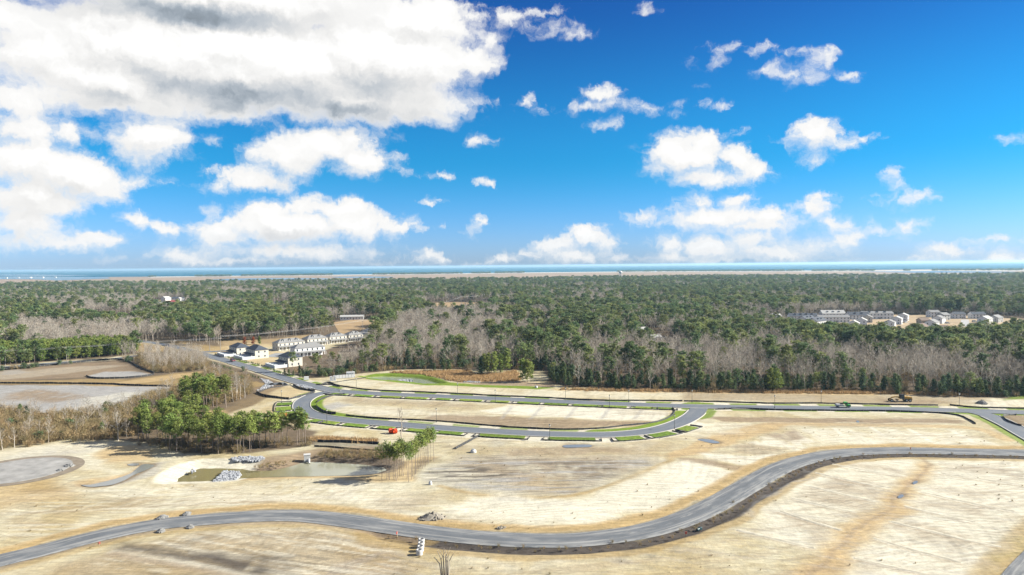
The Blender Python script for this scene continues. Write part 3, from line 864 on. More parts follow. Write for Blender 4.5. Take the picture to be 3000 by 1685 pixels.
# ponds: shaped basins
POND_Z = -1.3
for P, bank, name in ((near_pond, 6.0, 'near'), (far_pond, 3.0, 'far')):
    Pz = [(p[0] * (CAM_H - POND_Z) / CAM_H, p[1] * (CAM_H - POND_Z) / CAM_H) for p in P]
    P[:] = [Vector((x, y, POND_Z)) for x, y in Pz]
    sl = window(Pz, bank + 10)
    d = seg_dist(gX[sl] + _wx[sl] * 0.15, gY[sl] + _wy[sl] * 0.15, Pz, True)
    gZ[sl] = np.minimum(gZ[sl], np.clip(POND_Z * (d + bank) / bank, -3.0, 0))
    if name == 'near':
        ring = sstep(d, -bank - 1.2, -bank + 0.8)
        left = gX[sl] < Z4(1900, 380).x
        lay(sl, 'pale', ring * left * 0.85)
        lay(sl, 'orange', ring * ~left * (gY[sl] < Z4(2300, 400).y) * 0.7)
        lay(sl, 'brown', ring * ~left * (gY[sl] >= Z4(2300, 400).y) * 0.8)
        lay(sl, 'dark', sstep(d, -2.6, -1.0) * ~left * (gY[sl] >= Z4(2300, 400).y) * 0.75)
    else:
        lay(sl, 'pale', sstep(d, -1.0, 0.2) * 0.5)
paint(Z4, [(1890, 360), (2000, 290), (2200, 250), (2400, 215), (2700, 200), (3000, 215), (3000, 300), (2900, 340), (2576, 320), (2300, 320), (2100, 375)], 'brown', 0.85, 2, 0.8)
paint(Z4, [(2380, 290), (2450, 240), (2750, 235), (2960, 270), (2900, 330), (2500, 315)], 'dark', 0.7, 3, 1.2, 0.95)
paint(Z4, [(1850, 390), (2000, 345), (2200, 325), (2260, 335), (2100, 375), (1950, 390)], 'dark', 0.75, 2, 1.0, 0.95)
paint(Z5, [(480, 320), (600, 270), (720, 280), (600, 380), (540, 470), (250, 470), (0, 460), (0, 430), (300, 425), (400, 380)], 'orange', 0.75, 1.5, 0.6)
paint(Z5, [(600, 300), (680, 280), (720, 310), (620, 380), (540, 460), (560, 380)], 'dark', 0.6, 1.5, 1.0, 0.9)
# roadside berm of the gravel road and gentle relief everywhere on the site
sl = window(gravel_line, 14)
d, s, arc = seg_dist(gX[sl], gY[sl], half)
gZ[sl] -= (0.55 * sstep(d, 3.3, 5.0) * (1 - sstep(d, 6.0, 8.0)) * (s < 0)).astype(np.float32)
inner = ((gX > -400) & (gX < 400) & (gY > 100) & (gY < 600))
gZ[inner] += ((fbm(gX[inner] / 3.0, gY[inner] / 5.0, 3, 55) - 0.5) * 0.16).astype(np.float32)
for ln, w_ in ((gravel_line, 3.6), (north_line, 4.6), (loop_line, 4.6), (branch_line, 4.6), (corner_line, 4.0), (highway_line, 3.6)):
    sl = window(ln, 12)
    d, s, arc = seg_dist(gX[sl], gY[sl], ln)
    k = sstep(d, w_, w_ + 1.5)
    gZ[sl] = gZ[sl] * k + -0.16 * (1 - k)
# the land sinks to the marsh and the sound beyond 2.6 km
gZ -= (3.0 * sstep(gY, 2300, 2900)).astype(np.float32)


def build_ground():
    ny, nx = gX.shape
    V = np.stack([gX, gY, gZ], -1).reshape(-1, 3)
    idx = np.arange(ny * nx).reshape(ny, nx)
    Q = np.stack([idx[:-1, :-1], idx[:-1, 1:], idx[1:, 1:], idx[1:, :-1]], -1).reshape(-1, 4)
    m = bpy.data.materials.new('ground')
    m.use_nodes = True
    t = NT(m.node_tree)
    bs = t.n['Principled BSDF']
    A = t.node('ShaderNodeAttribute', attribute_name='soil_a')
    B = t.node('ShaderNodeAttribute', attribute_name='soil_b')
    a, b = t.sep(A.outputs['Color']), t.sep(B.outputs['Color'])
    w = [a[0], a[1], a[2], A.outputs['Alpha'], b[0], b[1], b[2], B.outputs['Alpha']]
    cols = [(0.510, 0.485, 0.395), (0.285, 0.205, 0.090), (0.070, 0.060, 0.052), (0.135, 0.195, 0.024), (0.225, 0.170, 0.112), (0.285, 0.280, 0.268), (0.385, 0.283, 0.148), (0.125, 0.095, 0.064)]
    tan = (0.358, 0.303, 0.180)
    co = t.node('ShaderNodeNewGeometry').outputs['Position']
    s1 = t.noise(t.vmath('MULTIPLY', co, (0.10, 0.55, 1)), 1.0, 6, 0.62, 0.4)            # graded streaks along the lots
    s2 = t.noise(t.vmath('MULTIPLY', co, (0.9, 0.7, 1)), 1.0, 6, 0.65)                    # clods, tufts
    s3 = t.noise(t.vmath('MULTIPLY', co, (0.05, 0.05, 1)), 1.0, 4, 0.55, 0.6)             # broad drifts
    rows = t.noise(t.vmath('MULTIPLY', t.vmath('ADD', co, t.vmath('SCALE', t.noise(co, 0.02, 2, 0.5, col=True), scale=30.0)), (0.06, 1.5, 1)), 1.0, 3, 0.6)
    tot = None
    base = t.mix(t.mapr(s3, 0.36, 0.64), tan, (0.430, 0.396, 0.285))
    base = t.mix(t.mapr(s1, 0.54, 0.72, 0, 0.38), base, (0.285, 0.225, 0.140))
    left = t.math('SUBTRACT', 1.0, t.math('MINIMUM', 1.0, t.math('ADD', t.math('ADD', t.math('ADD', w[0], w[1]), t.math('ADD', w[2], w[3])), t.math('ADD', t.math('ADD', w[4], w[5]), t.math('ADD', w[6], w[7])))))
    tot = t.vmath('SCALE', base, scale=left)
    for k, c in zip(w, cols):
        tot = t.vmath('ADD', tot, t.vmath('SCALE', c, scale=k))
    f = t.math('MULTIPLY', t.mapr(s1, 0.28, 0.72, 0.91, 1.07, smooth=False), t.mapr(s2, 0.25, 0.75, 0.80, 1.17, smooth=False))
    f = t.math('MULTIPLY', f, t.mapr(rows, 0.3, 0.7, 0.80, 1.15, smooth=False))
    s4 = t.noise(t.vmath('MULTIPLY', co, (0.22, 0.34, 1)), 1.0, 8, 0.78)
    f = t.math('MULTIPLY', f, t.mapr(s4, 0.3, 0.7, 0.85, 1.13, smooth=False))
    tot = t.vmath('SCALE', tot, scale=f)
    # wheel tracks: bundles of thin parallel lines that come and go
    bend = t.vmath('SCALE', t.vmath('SUBTRACT', t.noise(co, 0.012, 2, 0.5, col=True), (0.5, 0.5, 0.5)), scale=46.0)
    cb = t.sep(t.vmath('ADD', co, bend))
    for (ax, ay, per, sd, amp) in ((0.16, 0.99, 2.4, 0.0, 0.20), (0.93, -0.36, 3.1, 40.0, 0.14), (-0.35, 0.94, 1.9, 80.0, 0.14)):
        q_ = t.math('ADD', t.math('MULTIPLY', cb[0], ax), t.math('MULTIPLY', cb[1], ay))
        tri = t.math('PINGPONG', t.math('DIVIDE', q_, per), 0.5)
        ln = t.mapr(tri, 0.10, 0.24, 1.0, 0.0)
        pm = t.mapr(t.noise(t.vmath('ADD', co, (sd, sd, 0.0)), 0.03, 3, 0.6), 0.47, 0.60)
        pm = t.math('MULTIPLY', pm, t.mapr(s2, 0.35, 0.6))
        tot = t.vmath('SCALE', tot, scale=t.math('SUBTRACT', 1.0, t.math('MULTIPLY', t.math('MULTIPLY', ln, pm), amp)))
    # scattered weeds and dark crumbs on the bare soil
    tuft = t.mapr(t.noise(co, 1.3, 3, 0.7), 0.68, 0.75, 0, 0.5)
    tuft = t.math('MULTIPLY', tuft, t.mapr(s3, 0.45, 0.65))
    tot = t.mix(tuft, tot, (0.147, 0.107, 0.055))
    tot = t.vmath('SCALE', tot, scale=0.94)
    t.put(bs.inputs['Base Color'], tot)
    t.put(bs.inputs['Roughness'], 0.95)
    t.put(bs.inputs['Specular IOR Level'], 0.1)
    bp = t.node('ShaderNodeBump')
    t.put(bp.inputs['Strength'], 0.5)
    t.put(bp.inputs['Distance'], 0.25)
    t.put(bp.inputs['Height'], t.math('ADD', s2, t.math('MULTIPLY', rows, 0.7)))
    t.l.new(bp.outputs[0], bs.inputs['Normal'])
    me = mesh_np('ground', V, Q, m, True)
    for nm, ks in (('soil_a', NAMES[:4]), ('soil_b', NAMES[4:])):
        at = me.attributes.new(nm, 'FLOAT_COLOR', 'POINT')
        at.data.foreach_set('color', np.stack([wts[k] for k in ks], -1).astype(np.float32).ravel())
    o = bpy.data.objects.new('ground', me)
    COL.objects.link(o)
    return tag(o, 'graded sandy lots, scrub and forest floor running to the marsh', kind='structure')


build_ground()


# ------------------------------------------------------------------ roads, kerbs, ponds, sea
def surface(name, color, var, scale, streak=(1, 1, 1), rough=0.9, wear=None, ruts=False):
    m = bpy.data.materials.new(name)
    m.use_nodes = True
    t = NT(m.node_tree)
    bs = t.n['Principled BSDF']
    uv = t.node('ShaderNodeAttribute', attribute_name='along').outputs['Vector']
    n = t.noise(t.vmath('MULTIPLY', uv, streak), scale, 6, 0.65)
    n2 = t.noise(t.vmath('MULTIPLY', uv, (0.25, 1.0, 1)), 0.35, 5, 0.6)
    c = t.vmath('SCALE', color, scale=t.mapr(n, 0.25, 0.75, 1 - var, 1 + var, smooth=False))
    if wear:
        c = t.mix(t.mapr(n2, 0.46, 0.68, 0, wear[1]), c, wear[0])
        edge = t.mapr(t.math('ABSOLUTE', t.sep(uv)[1]), wear[2] - 1.3, wear[2], 0, 0.75)
        edge = t.math('MULTIPLY', edge, t.mapr(n, 0.35, 0.6))
        c = t.mix(edge, c, wear[0])
    if ruts:
        v = t.math('ABSOLUTE', t.sep(uv)[1])
        band = t.math('MULTIPLY', t.mapr(v, 1.0, 1.7), t.mapr(v, 2.9, 2.2))
        band = t.math('MULTIPLY', band, t.mapr(t.noise(t.vmath('MULTIPLY', uv, (0.05, 1.4, 1)), 1.0, 6, 0.7), 0.42, 0.62, 0, 0.8))
        c = t.mix(band, c, wear[0])
        spots = t.mapr(t.noise(t.vmath('MULTIPLY', uv, (0.12, 0.9, 1)), 1.0, 4, 0.7), 0.62, 0.68, 0, 0.7)
        c = t.mix(spots, c, wear[0])
    t.put(bs.inputs['Base Color'], t.vmath('SCALE', c, scale=ALB))
    t.put(bs.inputs['Roughness'], rough)
    t.put(bs.inputs['Specular IOR Level'], 0.25)
    return m


def ribbon(name, line, halves, z, mat, close=False):
    """flat strip along a line; halves = offsets of its cross section with heights"""
    L = np.asarray(line)
    cross = [offset_line(L, -h) for h, _ in halves]
    n, k = len(L), len(halves)
    V = np.zeros((n, k, 3))
    for j in range(k):
        V[:, j, :2] = cross[j]
        V[:, j, 2] = z + halves[j][1]
    s = np.concatenate([[0], np.cumsum(np.hypot(*np.diff(L, axis=0).T))])
    U = np.zeros((n, k, 3), np.float32)
    U[:, :, 0] = s[:, None]
    U[:, :, 1] = [h for h, _ in halves]
    idx = np.arange(n * k).reshape(n, k)
    Q = np.stack([idx[:-1, :-1], idx[:-1, 1:], idx[1:, 1:], idx[1:, :-1]], -1).reshape(-1, 4)
    me = mesh_np(name, V.reshape(-1, 3), Q[:, ::-1] if False else Q, mat, True)
    at = me.attributes.new('along', 'FLOAT_VECTOR', 'POINT')
    at.data.foreach_set('vector', U.ravel())
    o = bpy.data.objects.new(name, me)
    COL.objects.link(o)
    return tag(o, kind='structure')


M_gravel = surface('gravel_road', (0.108, 0.118, 0.130), 0.22, 0.8, (0.35, 2.0, 1), 0.95, ((0.285, 0.285, 0.275), 0.5, 3.7), True)
M_asphalt = surface('asphalt', (0.122, 0.138, 0.160), 0.10, 1.2, (0.5, 1, 1), 0.8, ((0.20, 0.20, 0.195), 0.35, 4.2))  # base colour is pushed bluer to stand in for reflected sky
M_kerb = surface('kerb', (0.368, 0.353, 0.324), 0.12, 1.0)
prof = [(-3.8, -0.08), (-3.2, 0.05), (0.0, 0.14), (3.2, 0.05), (3.8, -0.08)]
tag(ribbon('gravel_road', gravel_line, prof, 0.02, M_gravel), 'unpaved grey gravel road curving across the foreground')
P36 = [(-3.5, 0.0), (0.0, 0.05), (3.5, 0.0)]
tag(ribbon('asphalt_road', north_line, P36, 0.0, M_asphalt), 'paved road running from the houses along the woods')
tag(ribbon('asphalt_road', loop_line[1:-1], P36, 0.006, M_asphalt), 'paved loop road round the oval block of lots')
tag(ribbon('asphalt_road', branch_line, P36, 0.012, M_asphalt), 'paved branch road dropping to the right edge')
tag(ribbon('asphalt_road', corner_line, [(-3.2, 0), (0, 0.05), (3.2, 0)], 0.0, M_gravel), 'dark road end in the lower right corner')
tag(ribbon('asphalt_road', highway_line, P36, 0.0, M_asphalt), 'narrow highway in front of the planted pines')
tag(ribbon('back_road', back_road_line, [(-4, 0.1), (0, 0.16), (4, 0.1)], 0.05, surface('back_road', (0.265, 0.257, 0.250), 0.15, 0.5)), 'pale road winding back between the woods')


def kerb_run(line, side, a, b, z=0.0):
    L = offset_line(line, side * 3.7)[int(len(line) * a):int(len(line) * b)]
    return tag(ribbon('kerb', L, [(-0.24, -0.05), (-0.22, 0.13), (0.18, 0.13), (0.24, -0.05)], z, M_kerb), 'pale concrete kerb edging the paved road')


kerb_run(north_line, 1, 0.12, 1.0)
kerb_run(north_line, -1, 0.12, 0.300)
kerb_run(north_line, -1, 0.335, 0.665)
kerb_run(north_line, -1, 0.69, 0.905)
kerb_run(loop_line, 1, 0.045, 0.965)
kerb_run(loop_line, -1, 0.065, 0.95)
kerb_run(branch_line, 1, 0.10, 1.0)
kerb_run(branch_line, -1, 0.12, 1.0)


def sheet(name, pts, mat, label=None, kind='structure', z=None, thick=None):
    """flat polygon on the ground"""
    P = [Vector((p[0], p[1], p[2] if len(p) > 2 and z is None else (z or 0))) for p in pts]
    import mathutils
    tris = mathutils.geometry.tessellate_polygon([P])
    me = bpy.data.meshes.new(name)
    vs = [tuple(p) for p in P]
    fs = []
    for tr in tris:
        a, b, c = (P[i] for i in tr)
        fs.append(tr if (b - a).cross(c - a).z > 0 else tr[::-1])
    if thick:
        n = len(vs)
        vs += [(x, y, zz - thick) for x, y, zz in vs]
        area = sum(P[i].x * P[(i + 1) % n].y - P[(i + 1) % n].x * P[i].y for i in range(n))
        for i in range(n):
            j = (i + 1) % n
            fs.append((i, i + n, j + n, j) if area > 0 else (i, j, j + n, i + n))
    me.from_pydata(vs, [], fs)
    me.materials.append(mat)
    o = bpy.data.objects.new(name, me)
    COL.objects.link(o)
    tag(o, label, kind=kind)
    return o


def water_mat(name, color, rough, bump, scale, spec=0.5, other=None, span=None):
    m = bpy.data.materials.new(name)
    m.use_nodes = True
    t = NT(m.node_tree)
    bs = t.n['Principled BSDF']
    co = t.node('ShaderNodeNewGeometry').outputs['Position']
    n = t.noise(t.vmath('MULTIPLY', co, (1, 0.5, 1)), scale, 4, 0.6)
    big = t.noise(co, scale * 0.02, 3, 0.5)
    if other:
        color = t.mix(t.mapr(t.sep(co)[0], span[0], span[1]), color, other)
    t.put(bs.inputs['Base Color'], t.vmath('SCALE', color, scale=t.mapr(big, 0.3, 0.7, 0.85 * ALB, 1.15 * ALB, smooth=False)))
    t.put(bs.inputs['Roughness'], rough)
    t.put(bs.inputs['Specular IOR Level'], spec)
    b = t.node('ShaderNodeBump')
    t.put(b.inputs['Strength'], bump)
    t.put(b.inputs['Distance'], 0.1)
    t.put(b.inputs['Height'], n)
    t.l.new(b.outputs[0], bs.inputs['Normal'])
    return m


M_pond = water_mat('pond_water', (0.19, 0.165, 0.080), 0.12, 0.12, 1.5, 0.35, (0.27, 0.275, 0.21), (Z4(1850, 400).x, Z4(2450, 380).x))   # colour turns paler and greyer toward the right basin
M_pond2 = water_mat('green_pond_water', (0.185, 0.22, 0.165), 0.2, 0.15, 1.5, 0.3)
M_puddle = water_mat('puddle_water', (0.191, 0.199, 0.191), 0.12, 0.05, 1.0, 0.5)
M_sea = water_mat('sea_water', (0.0, 0.085, 0.150), 0.9, 0.2, 0.05, 0.0)


def grow(P, k):
    c = np.mean([(p[0], p[1]) for p in P], axis=0)
    return [Vector((c[0] + (p[0] - c[0]) * k, c[1] + (p[1] - c[1]) * k, p[2])) for p in P]


M_ridge = material('sand_ridge', (0.44, 0.405, 0.315), 0.95, 0.35, 0.5)
for i, (a, b) in enumerate(LOT_LINES):
    m_ = ((a[0] + b[0]) / 2, (a[1] + b[1]) / 2 + 4)
    L = smooth_line(W(Z6, [a, m_, b]), 1.2)
    L = L + (fbm(L[:, :1] / 3.0, L[:, 1:] / 3.0, 3, 90 + i) - 0.5) * 1.0
    k_ = 0.75 + 0.25 * (i % 3) / 2
    tag(ribbon('sand_ridge', L, [(-0.75 * k_, -0.1), (-0.25, 0.11 * k_), (0.2, 0.12 * k_), (0.8 * k_, -0.1)], 0.0, M_ridge), 'low pale sand ridge between two graded lots')
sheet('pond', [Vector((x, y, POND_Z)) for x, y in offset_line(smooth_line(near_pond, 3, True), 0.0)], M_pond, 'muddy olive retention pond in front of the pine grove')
sheet('pond', [Vector((x, y, POND_Z)) for x, y in smooth_line(far_pond, 3, True)], M_pond2, 'grey green pond ringed by bright mown grass')
for fn, pts, lab in PUDDLES:
    sheet('puddle', [Vector((x, y, -0.05)) for x, y in smooth_line(W(fn, pts), 1.0, True)], M_puddle, lab)

# sea, sound and marsh
sea_me = MB().add([(-60000, 3300, -4.2), (60000, 3300, -4.2), (60000, 27600, -4.2), (-60000, 27600, -4.2)], [(0, 1, 2, 3)]).mesh('sea')
sea_me.materials.append(M_sea)
sea = bpy.data.objects.new('sea', sea_me)
COL.objects.link(sea)
tag(sea, 'turquoise ocean running to the horizon', kind='structure')

# ------------------------------------------------------------------ trees
RNG = np.random.default_rng(11)


def leaf_mat(name, color, var, per_object, translucent=0.25, hue=None):
    m = bpy.data.materials.new(name)
    m.use_nodes = True
    t = NT(m.node_tree)
    bs = t.n['Principled BSDF']
    co = t.node('ShaderNodeTexCoord').outputs['Object']
    oi = t.node('ShaderNodeObjectInfo').outputs['Random']
    n = t.noise(t.vmath('ADD', co, t.comb(t.math('MULTIPLY', oi, 50.0), 0.0, 0.0)), 0.8, 3, 0.6)
    f = t.mapr(n, 0.28, 0.72, 1 - var, 1 + var, smooth=False)
    f = t.math('MULTIPLY', f, t.mapr(oi, 0, 1, 1 - per_object, 1 + per_object, smooth=False))
    c = tuple(color)
    if hue:
        r2 = t.math('FRACT', t.math('MULTIPLY', oi, 37.7))
        c = t.mix(t.mapr(r2, 0.1, 1.0, 0, 1, smooth=False), c, hue)
    c = t.vmath('SCALE', c, scale=f)
    t.put(bs.inputs['Base Color'], c)
    t.put(bs.inputs['Roughness'], 0.75)
    t.put(bs.inputs['Specular IOR Level'], 0.15)
    if translucent:
        tr = t.node('ShaderNodeBsdfTranslucent')
        t.put(tr.inputs['Color'], c)
        mx = t.node('ShaderNodeMixShader')
        t.put(mx.inputs[0], translucent)
        t.l.new(bs.outputs[0], mx.inputs[1])
        t.l.new(tr.outputs[0], mx.inputs[2])
        t.l.new(mx.outputs[0], t.n['Material Output'].inputs[0])
    return m


M_needle = leaf_mat('pine_needles', (0.110, 0.165, 0.068), 0.35, 0.36, 0.34, (0.200, 0.220, 0.075))
M_needle_bright = leaf_mat('young_pine_needles', (0.145, 0.205, 0.052), 0.35, 0.25, 0.34, (0.22, 0.25, 0.065))
M_evergreen = leaf_mat('evergreen_leaves', (0.080, 0.125, 0.065), 0.35, 0.3, 0.3, (0.13, 0.17, 0.065))
M_bark = leaf_mat('pine_bark', (0.20, 0.165, 0.14), 0.25, 0.2, 0)
M_twig = leaf_mat('bare_twigs', (0.385, 0.352, 0.300), 0.22, 0.30, 0.25, (0.33, 0.285, 0.235))
M_palebark = leaf_mat('pale_bark', (0.40, 0.37, 0.33), 0.2, 0.15, 0)
M_brush = leaf_mat('dry_brush', (0.27, 0.195, 0.105), 0.3, 0.22, 0.2, (0.20, 0.17, 0.085))
M_sedge = leaf_mat('broom_sedge', (0.37, 0.25, 0.125), 0.25, 0.15, 0.2)


def np_tube(pts, rad, n=5):
    P = np.asarray(pts, float)
    T = np.gradient(P, axis=0)
    T /= np.linalg.norm(T, axis=1)[:, None] + 1e-9
    ref = np.where(np.abs(T[:, 2:3]) < 0.9, np.array([[0, 0, 1.0]]), np.array([[1.0, 0, 0]]))
    A = np.cross(T, ref)
    A /= np.linalg.norm(A, axis=1)[:, None] + 1e-9
    B = np.cross(T, A)
    a = np.arange(n) * 2 * np.pi / n
    V = P[:, None] + (A[:, None] * np.cos(a)[None, :, None] + B[:, None] * np.sin(a)[None, :, None]) * np.asarray(rad)[:, None, None]
    k = len(P)
    idx = np.arange(k * n).reshape(k, n)
    nx = np.roll(idx, -1, 1)
    t1 = np.stack([idx[:-1], nx[:-1], nx[1:]], -1).reshape(-1, 3)
    t2 = np.stack([idx[:-1], nx[1:], idx[1:]], -1).reshape(-1, 3)
    return V.reshape(-1, 3), np.concatenate([t1, t2])


class TriSoup:
    def __init__(self):
        self.V, self.T, self.n = [], [], 0

    def add(self, V, T):
        self.V.append(np.asarray(V, float))
        self.T.append(np.asarray(T) + self.n)
        self.n += len(V)

    def tris(self, C, N, size, rng, up=0.8):
        """leaf triangles round centres C"""
        m = len(C)
        a = rng.normal(size=(m, 3))
        a /= np.linalg.norm(a, axis=1)[:, None]
        b = rng.normal(size=(m, 3))
        nrm = rng.normal(size=(m, 3))
        nrm[:, 2] = np.abs(nrm[:, 2]) + up
        nrm /= np.linalg.norm(nrm, axis=1)[:, None]
        u = np.cross(nrm, a)
        u /= np.linalg.norm(u, axis=1)[:, None] + 1e-9
        v = np.cross(nrm, u)
        s = size * rng.uniform(0.6, 1.3, (m, 1))
        V = np.stack([C + u * s * 0.62, C - u * s * 0.34 + v * s * 0.52, C - u * s * 0.34 - v * s * 0.52], 1).reshape(-1, 3)
        self.add(V, np.arange(3 * m).reshape(-1, 3))

    def slivers(self, A, B, w, rng):
        """thin triangles from A to B (twigs)"""
        d = B - A
        r = rng.normal(size=d.shape)
        s = np.cross(d, r)
        s /= np.linalg.norm(s, axis=1)[:, None] + 1e-9
        s *= np.asarray(w).reshape(-1, 1) * 0.5
        m = len(A)
        V = np.stack([A + s, A - s, B], 1).reshape(-1, 3)
        self.add(V, np.arange(3 * m).reshape(-1, 3))

    def get(self):
        return np.concatenate(self.V), np.concatenate(self.T)


def pine(seed, H=15.0, base=0.45, rad=3.0, limbs=26, leaf=0.62, per=13, lean=0.25, trunk_r=0.17, flat=0.75, conical=0.0):
    rng = np.random.default_rng(seed)
    tr, cr = TriSoup(), TriSoup()
    zs = np.linspace(0, 1, 7)
    bx, by = rng.normal(size=2) * lean
    spine = np.stack([bx * zs ** 2, by * zs ** 2, zs * H * 0.97], 1)
    spine[1:-1, :2] += rng.normal(size=(5, 2)) * lean * 0.3
    spine[0, 2] = -0.4
    tr.add(*np_tube(spine, trunk_r * (1 - 0.86 * zs), 6))
    C = []
    lop = rng.uniform(0, 6.28)
    for i in range(limbs):
        u = (i + rng.uniform(0, 0.9)) / limbs
        z = H * (base + (0.96 - base) * u)
        az = i * 2.4 + rng.normal() * 0.5
        prof = (0.50 + 0.5 * min(1, u / 0.28)) * (1 - max(0, (u - 0.35) / 0.65) ** 1.7 * 0.72)
        prof = prof * (1 - conical) + conical * (1 - u * 0.92)
        L = rad * prof * rng.uniform(0.55, 1.2) * (1 + 0.18 * math.cos(az - lop))
        tilt = rng.uniform(0.05, 0.45) + 0.45 * u
        o = np.array([np.interp(z, spine[:, 2], spine[:, 0]), np.interp(z, spine[:, 2], spine[:, 1]), z])
        d = np.array([math.cos(az) * math.cos(tilt), math.sin(az) * math.cos(tilt), math.sin(tilt)])
        e = o + d * L
        tr.add(*np_tube(np.stack([o, o + d * L * 0.55 + [0, 0, -0.08 * L], e]), [0.055, 0.035, 0.012], 3))
        for q in ((0.5, 0.78, 1.0) if L > 1.6 else (0.7, 1.0)):
            C.append(o + d * L * q + rng.normal(size=3) * 0.22)
    C.append(np.array([spine[-1, 0], spine[-1, 1], H * 0.985]))
    C = np.array(C)
    n = len(C)
    per_c = rng.integers(int(per * 0.6), int(per * 1.4) + 1, n)
    idx = np.repeat(np.arange(n), per_c)
    off = rng.normal(size=(len(idx), 3)) * np.array([0.50, 0.50, 0.34 * flat / 0.75]) * (0.55 + 0.09 * rad)
    cr.tris(C[idx] + off, None, leaf, rng)
    return tr.get(), cr.get()


def bare(seed, H=14.0, spread=0.55, trunk_r=0.16, prim=11, stems=1, width=0.055, first=0.3, twigs=7):
    rng = np.random.default_rng(seed)
    tr, cr = TriSoup(), TriSoup()
    A, B, Wd = [], [], []
    for s in range(stems):
        sx, sy = (rng.normal(size=2) * 0.5 if stems > 1 else (0, 0))
        zs = np.linspace(0, 1, 6)
        bend = rng.normal(size=2) * (0.5 if stems == 1 else 1.0)
        spine = np.stack([sx + bend[0] * zs ** 1.5, sy + bend[1] * zs ** 1.5, zs * H * 0.86], 1)
        spine[1:-1, :2] += rng.normal(size=(4, 2)) * 0.15
        spine[0, 2] = -0.4
        tr.add(*np_tube(spine, trunk_r * (1 - 0.85 * zs) / (1 if stems == 1 else 1.5), 5))
        for i in range(prim // (1 if stems == 1 else 2) + 1):
            u = first + (0.96 - first) * (i + rng.uniform(0, 0.8)) / prim * (1 if stems == 1 else 2)
            u = min(u, 0.97)
            o = np.array([np.interp(u, zs, spine[:, k]) for k in range(3)])
            az = i * 2.4 + rng.normal() * 0.6
            tilt = rng.uniform(0.45, 1.0) + 0.25 * u
            L = H * spread * (1.05 - 0.75 * u) * rng.uniform(0.6, 1.1)
            d = np.array([math.cos(az) * math.cos(tilt), math.sin(az) * math.cos(tilt), math.sin(tilt)])
            mid = o + d * L * 0.5 + rng.normal(size=3) * 0.12 * L * 0.3
            e = mid + (d + np.array([0, 0, 0.35])) * L * 0.45
            cr.add(*np_tube(np.stack([o, mid, e]), np.array([0.075, 0.05, 0.015]) * H / 14, 3))
            for j in range(7):
                q = rng.uniform(0.25, 1.0)
                p = o + (mid - o) * q * 2 if q < 0.5 else mid + (e - mid) * (q - 0.5) * 2
                d2 = d + rng.normal(size=3) * 0.55 + np.array([0, 0, 0.35])
                d2 /= np.linalg.norm(d2)
                L2 = L * rng.uniform(0.25, 0.5) * (1.25 - 0.5 * q)
                A.append(p)
                B.append(p + d2 * L2)
                Wd.append(width * 1.3)
                for k in range(twigs):
                    q2 = rng.uniform(0.2, 1.0)
                    d3 = d2 + rng.normal(size=3) * 0.6 + np.array([0, 0, 0.2])
                    d3 /= np.linalg.norm(d3)
                    pp = p + d2 * L2 * q2
                    A.append(pp)
                    B.append(pp + d3 * L2 * rng.uniform(0.35, 0.75))
                    Wd.append(width)
    cr.slivers(np.array(A), np.array(B), np.array(Wd), rng)
    return tr.get(), cr.get()


def bush(seed, H=4.0, rad=1.8, n=420, leaf=0.5, taper=0.2):
    rng = np.random.default_rng(seed)
    tr, cr = TriSoup(), TriSoup()
    for s in range(4):
        e = np.array([rng.normal() * rad * 0.3, rng.normal() * rad * 0.3, H * rng.uniform(0.5, 0.8)])
        tr.add(*np_tube(np.stack([[0, 0, -0.2], e * 0.5 + rng.normal(size=3) * 0.1, e]), [0.07, 0.05, 0.02], 4))
    k = 16
    cz = rng.uniform(0.12, 0.92, k)
    rr = rad * (1 - taper * cz) * np.sqrt(np.clip(1 - (cz - 0.4) ** 2 / 0.45, 0.05, 1)) * rng.uniform(0.3, 0.8, k)
    az = rng.uniform(0, 6.28, k)
    C = np.stack([rr * np.cos(az), rr * np.sin(az), cz * H], 1)
    idx = rng.integers(0, k, n)
    P = C[idx] + rng.normal(size=(n, 3)) * np.array([rad * 0.30, rad * 0.30, H * 0.10])
    P[:, 2] = np.abs(P[:, 2])
    cr.tris(P, None, leaf, rng)
    return tr.get(), cr.get()


def brush(seed, H=3.0, rad=1.5, n=34, width=0.05, leaves=60):
    rng = np.random.default_rng(seed)
    tr, cr = TriSoup(), TriSoup()
    A = np.stack([rng.normal(size=n) * rad * 0.35, rng.normal(size=n) * rad * 0.35, np.full(n, -0.1)], 1)
    d = np.stack([rng.normal(size=n) * 0.35, rng.normal(size=n) * 0.35, np.ones(n)], 1)
    B = A + d * H * rng.uniform(0.5, 1.0, (n, 1))
    tr.slivers(A, B, np.full(n, width * 1.5), rng)
    m = n * 7
    i = rng.integers(0, n, m)
    q = rng.uniform(0.25, 1, (m, 1))
    p = A[i] + (B[i] - A[i]) * q
    d3 = d[i] + rng.normal(size=(m, 3)) * 0.7
    cr.slivers(p, p + d3 * H * 0.22, np.full(m, width), rng)
    if leaves:
        i = rng.integers(0, n, leaves)
        cr.tris(A[i] + (B[i] - A[i]) * rng.uniform(0.3, 1, (leaves, 1)) + rng.normal(size=(leaves, 3)) * 0.2, None, 0.35, rng)
    return tr.get(), cr.get()


def tuft(seed):
    rng = np.random.default_rng(seed)
    s = TriSoup()
    n = 40
    A = np.stack([rng.normal(size=n) * 0.6, rng.normal(size=n) * 0.6, np.full(n, -0.05)], 1)
    B = A + np.stack([rng.normal(size=n) * 0.25, rng.normal(size=n) * 0.25, rng.uniform(0.6, 1.4, n)], 1)
    s.slivers(A, B, np.full(n, 0.22), rng)
    return s.get()


# kinds: name -> list of (trunk mesh, crown mesh, nominal height); each also joined for the far woods
KINDS = {}


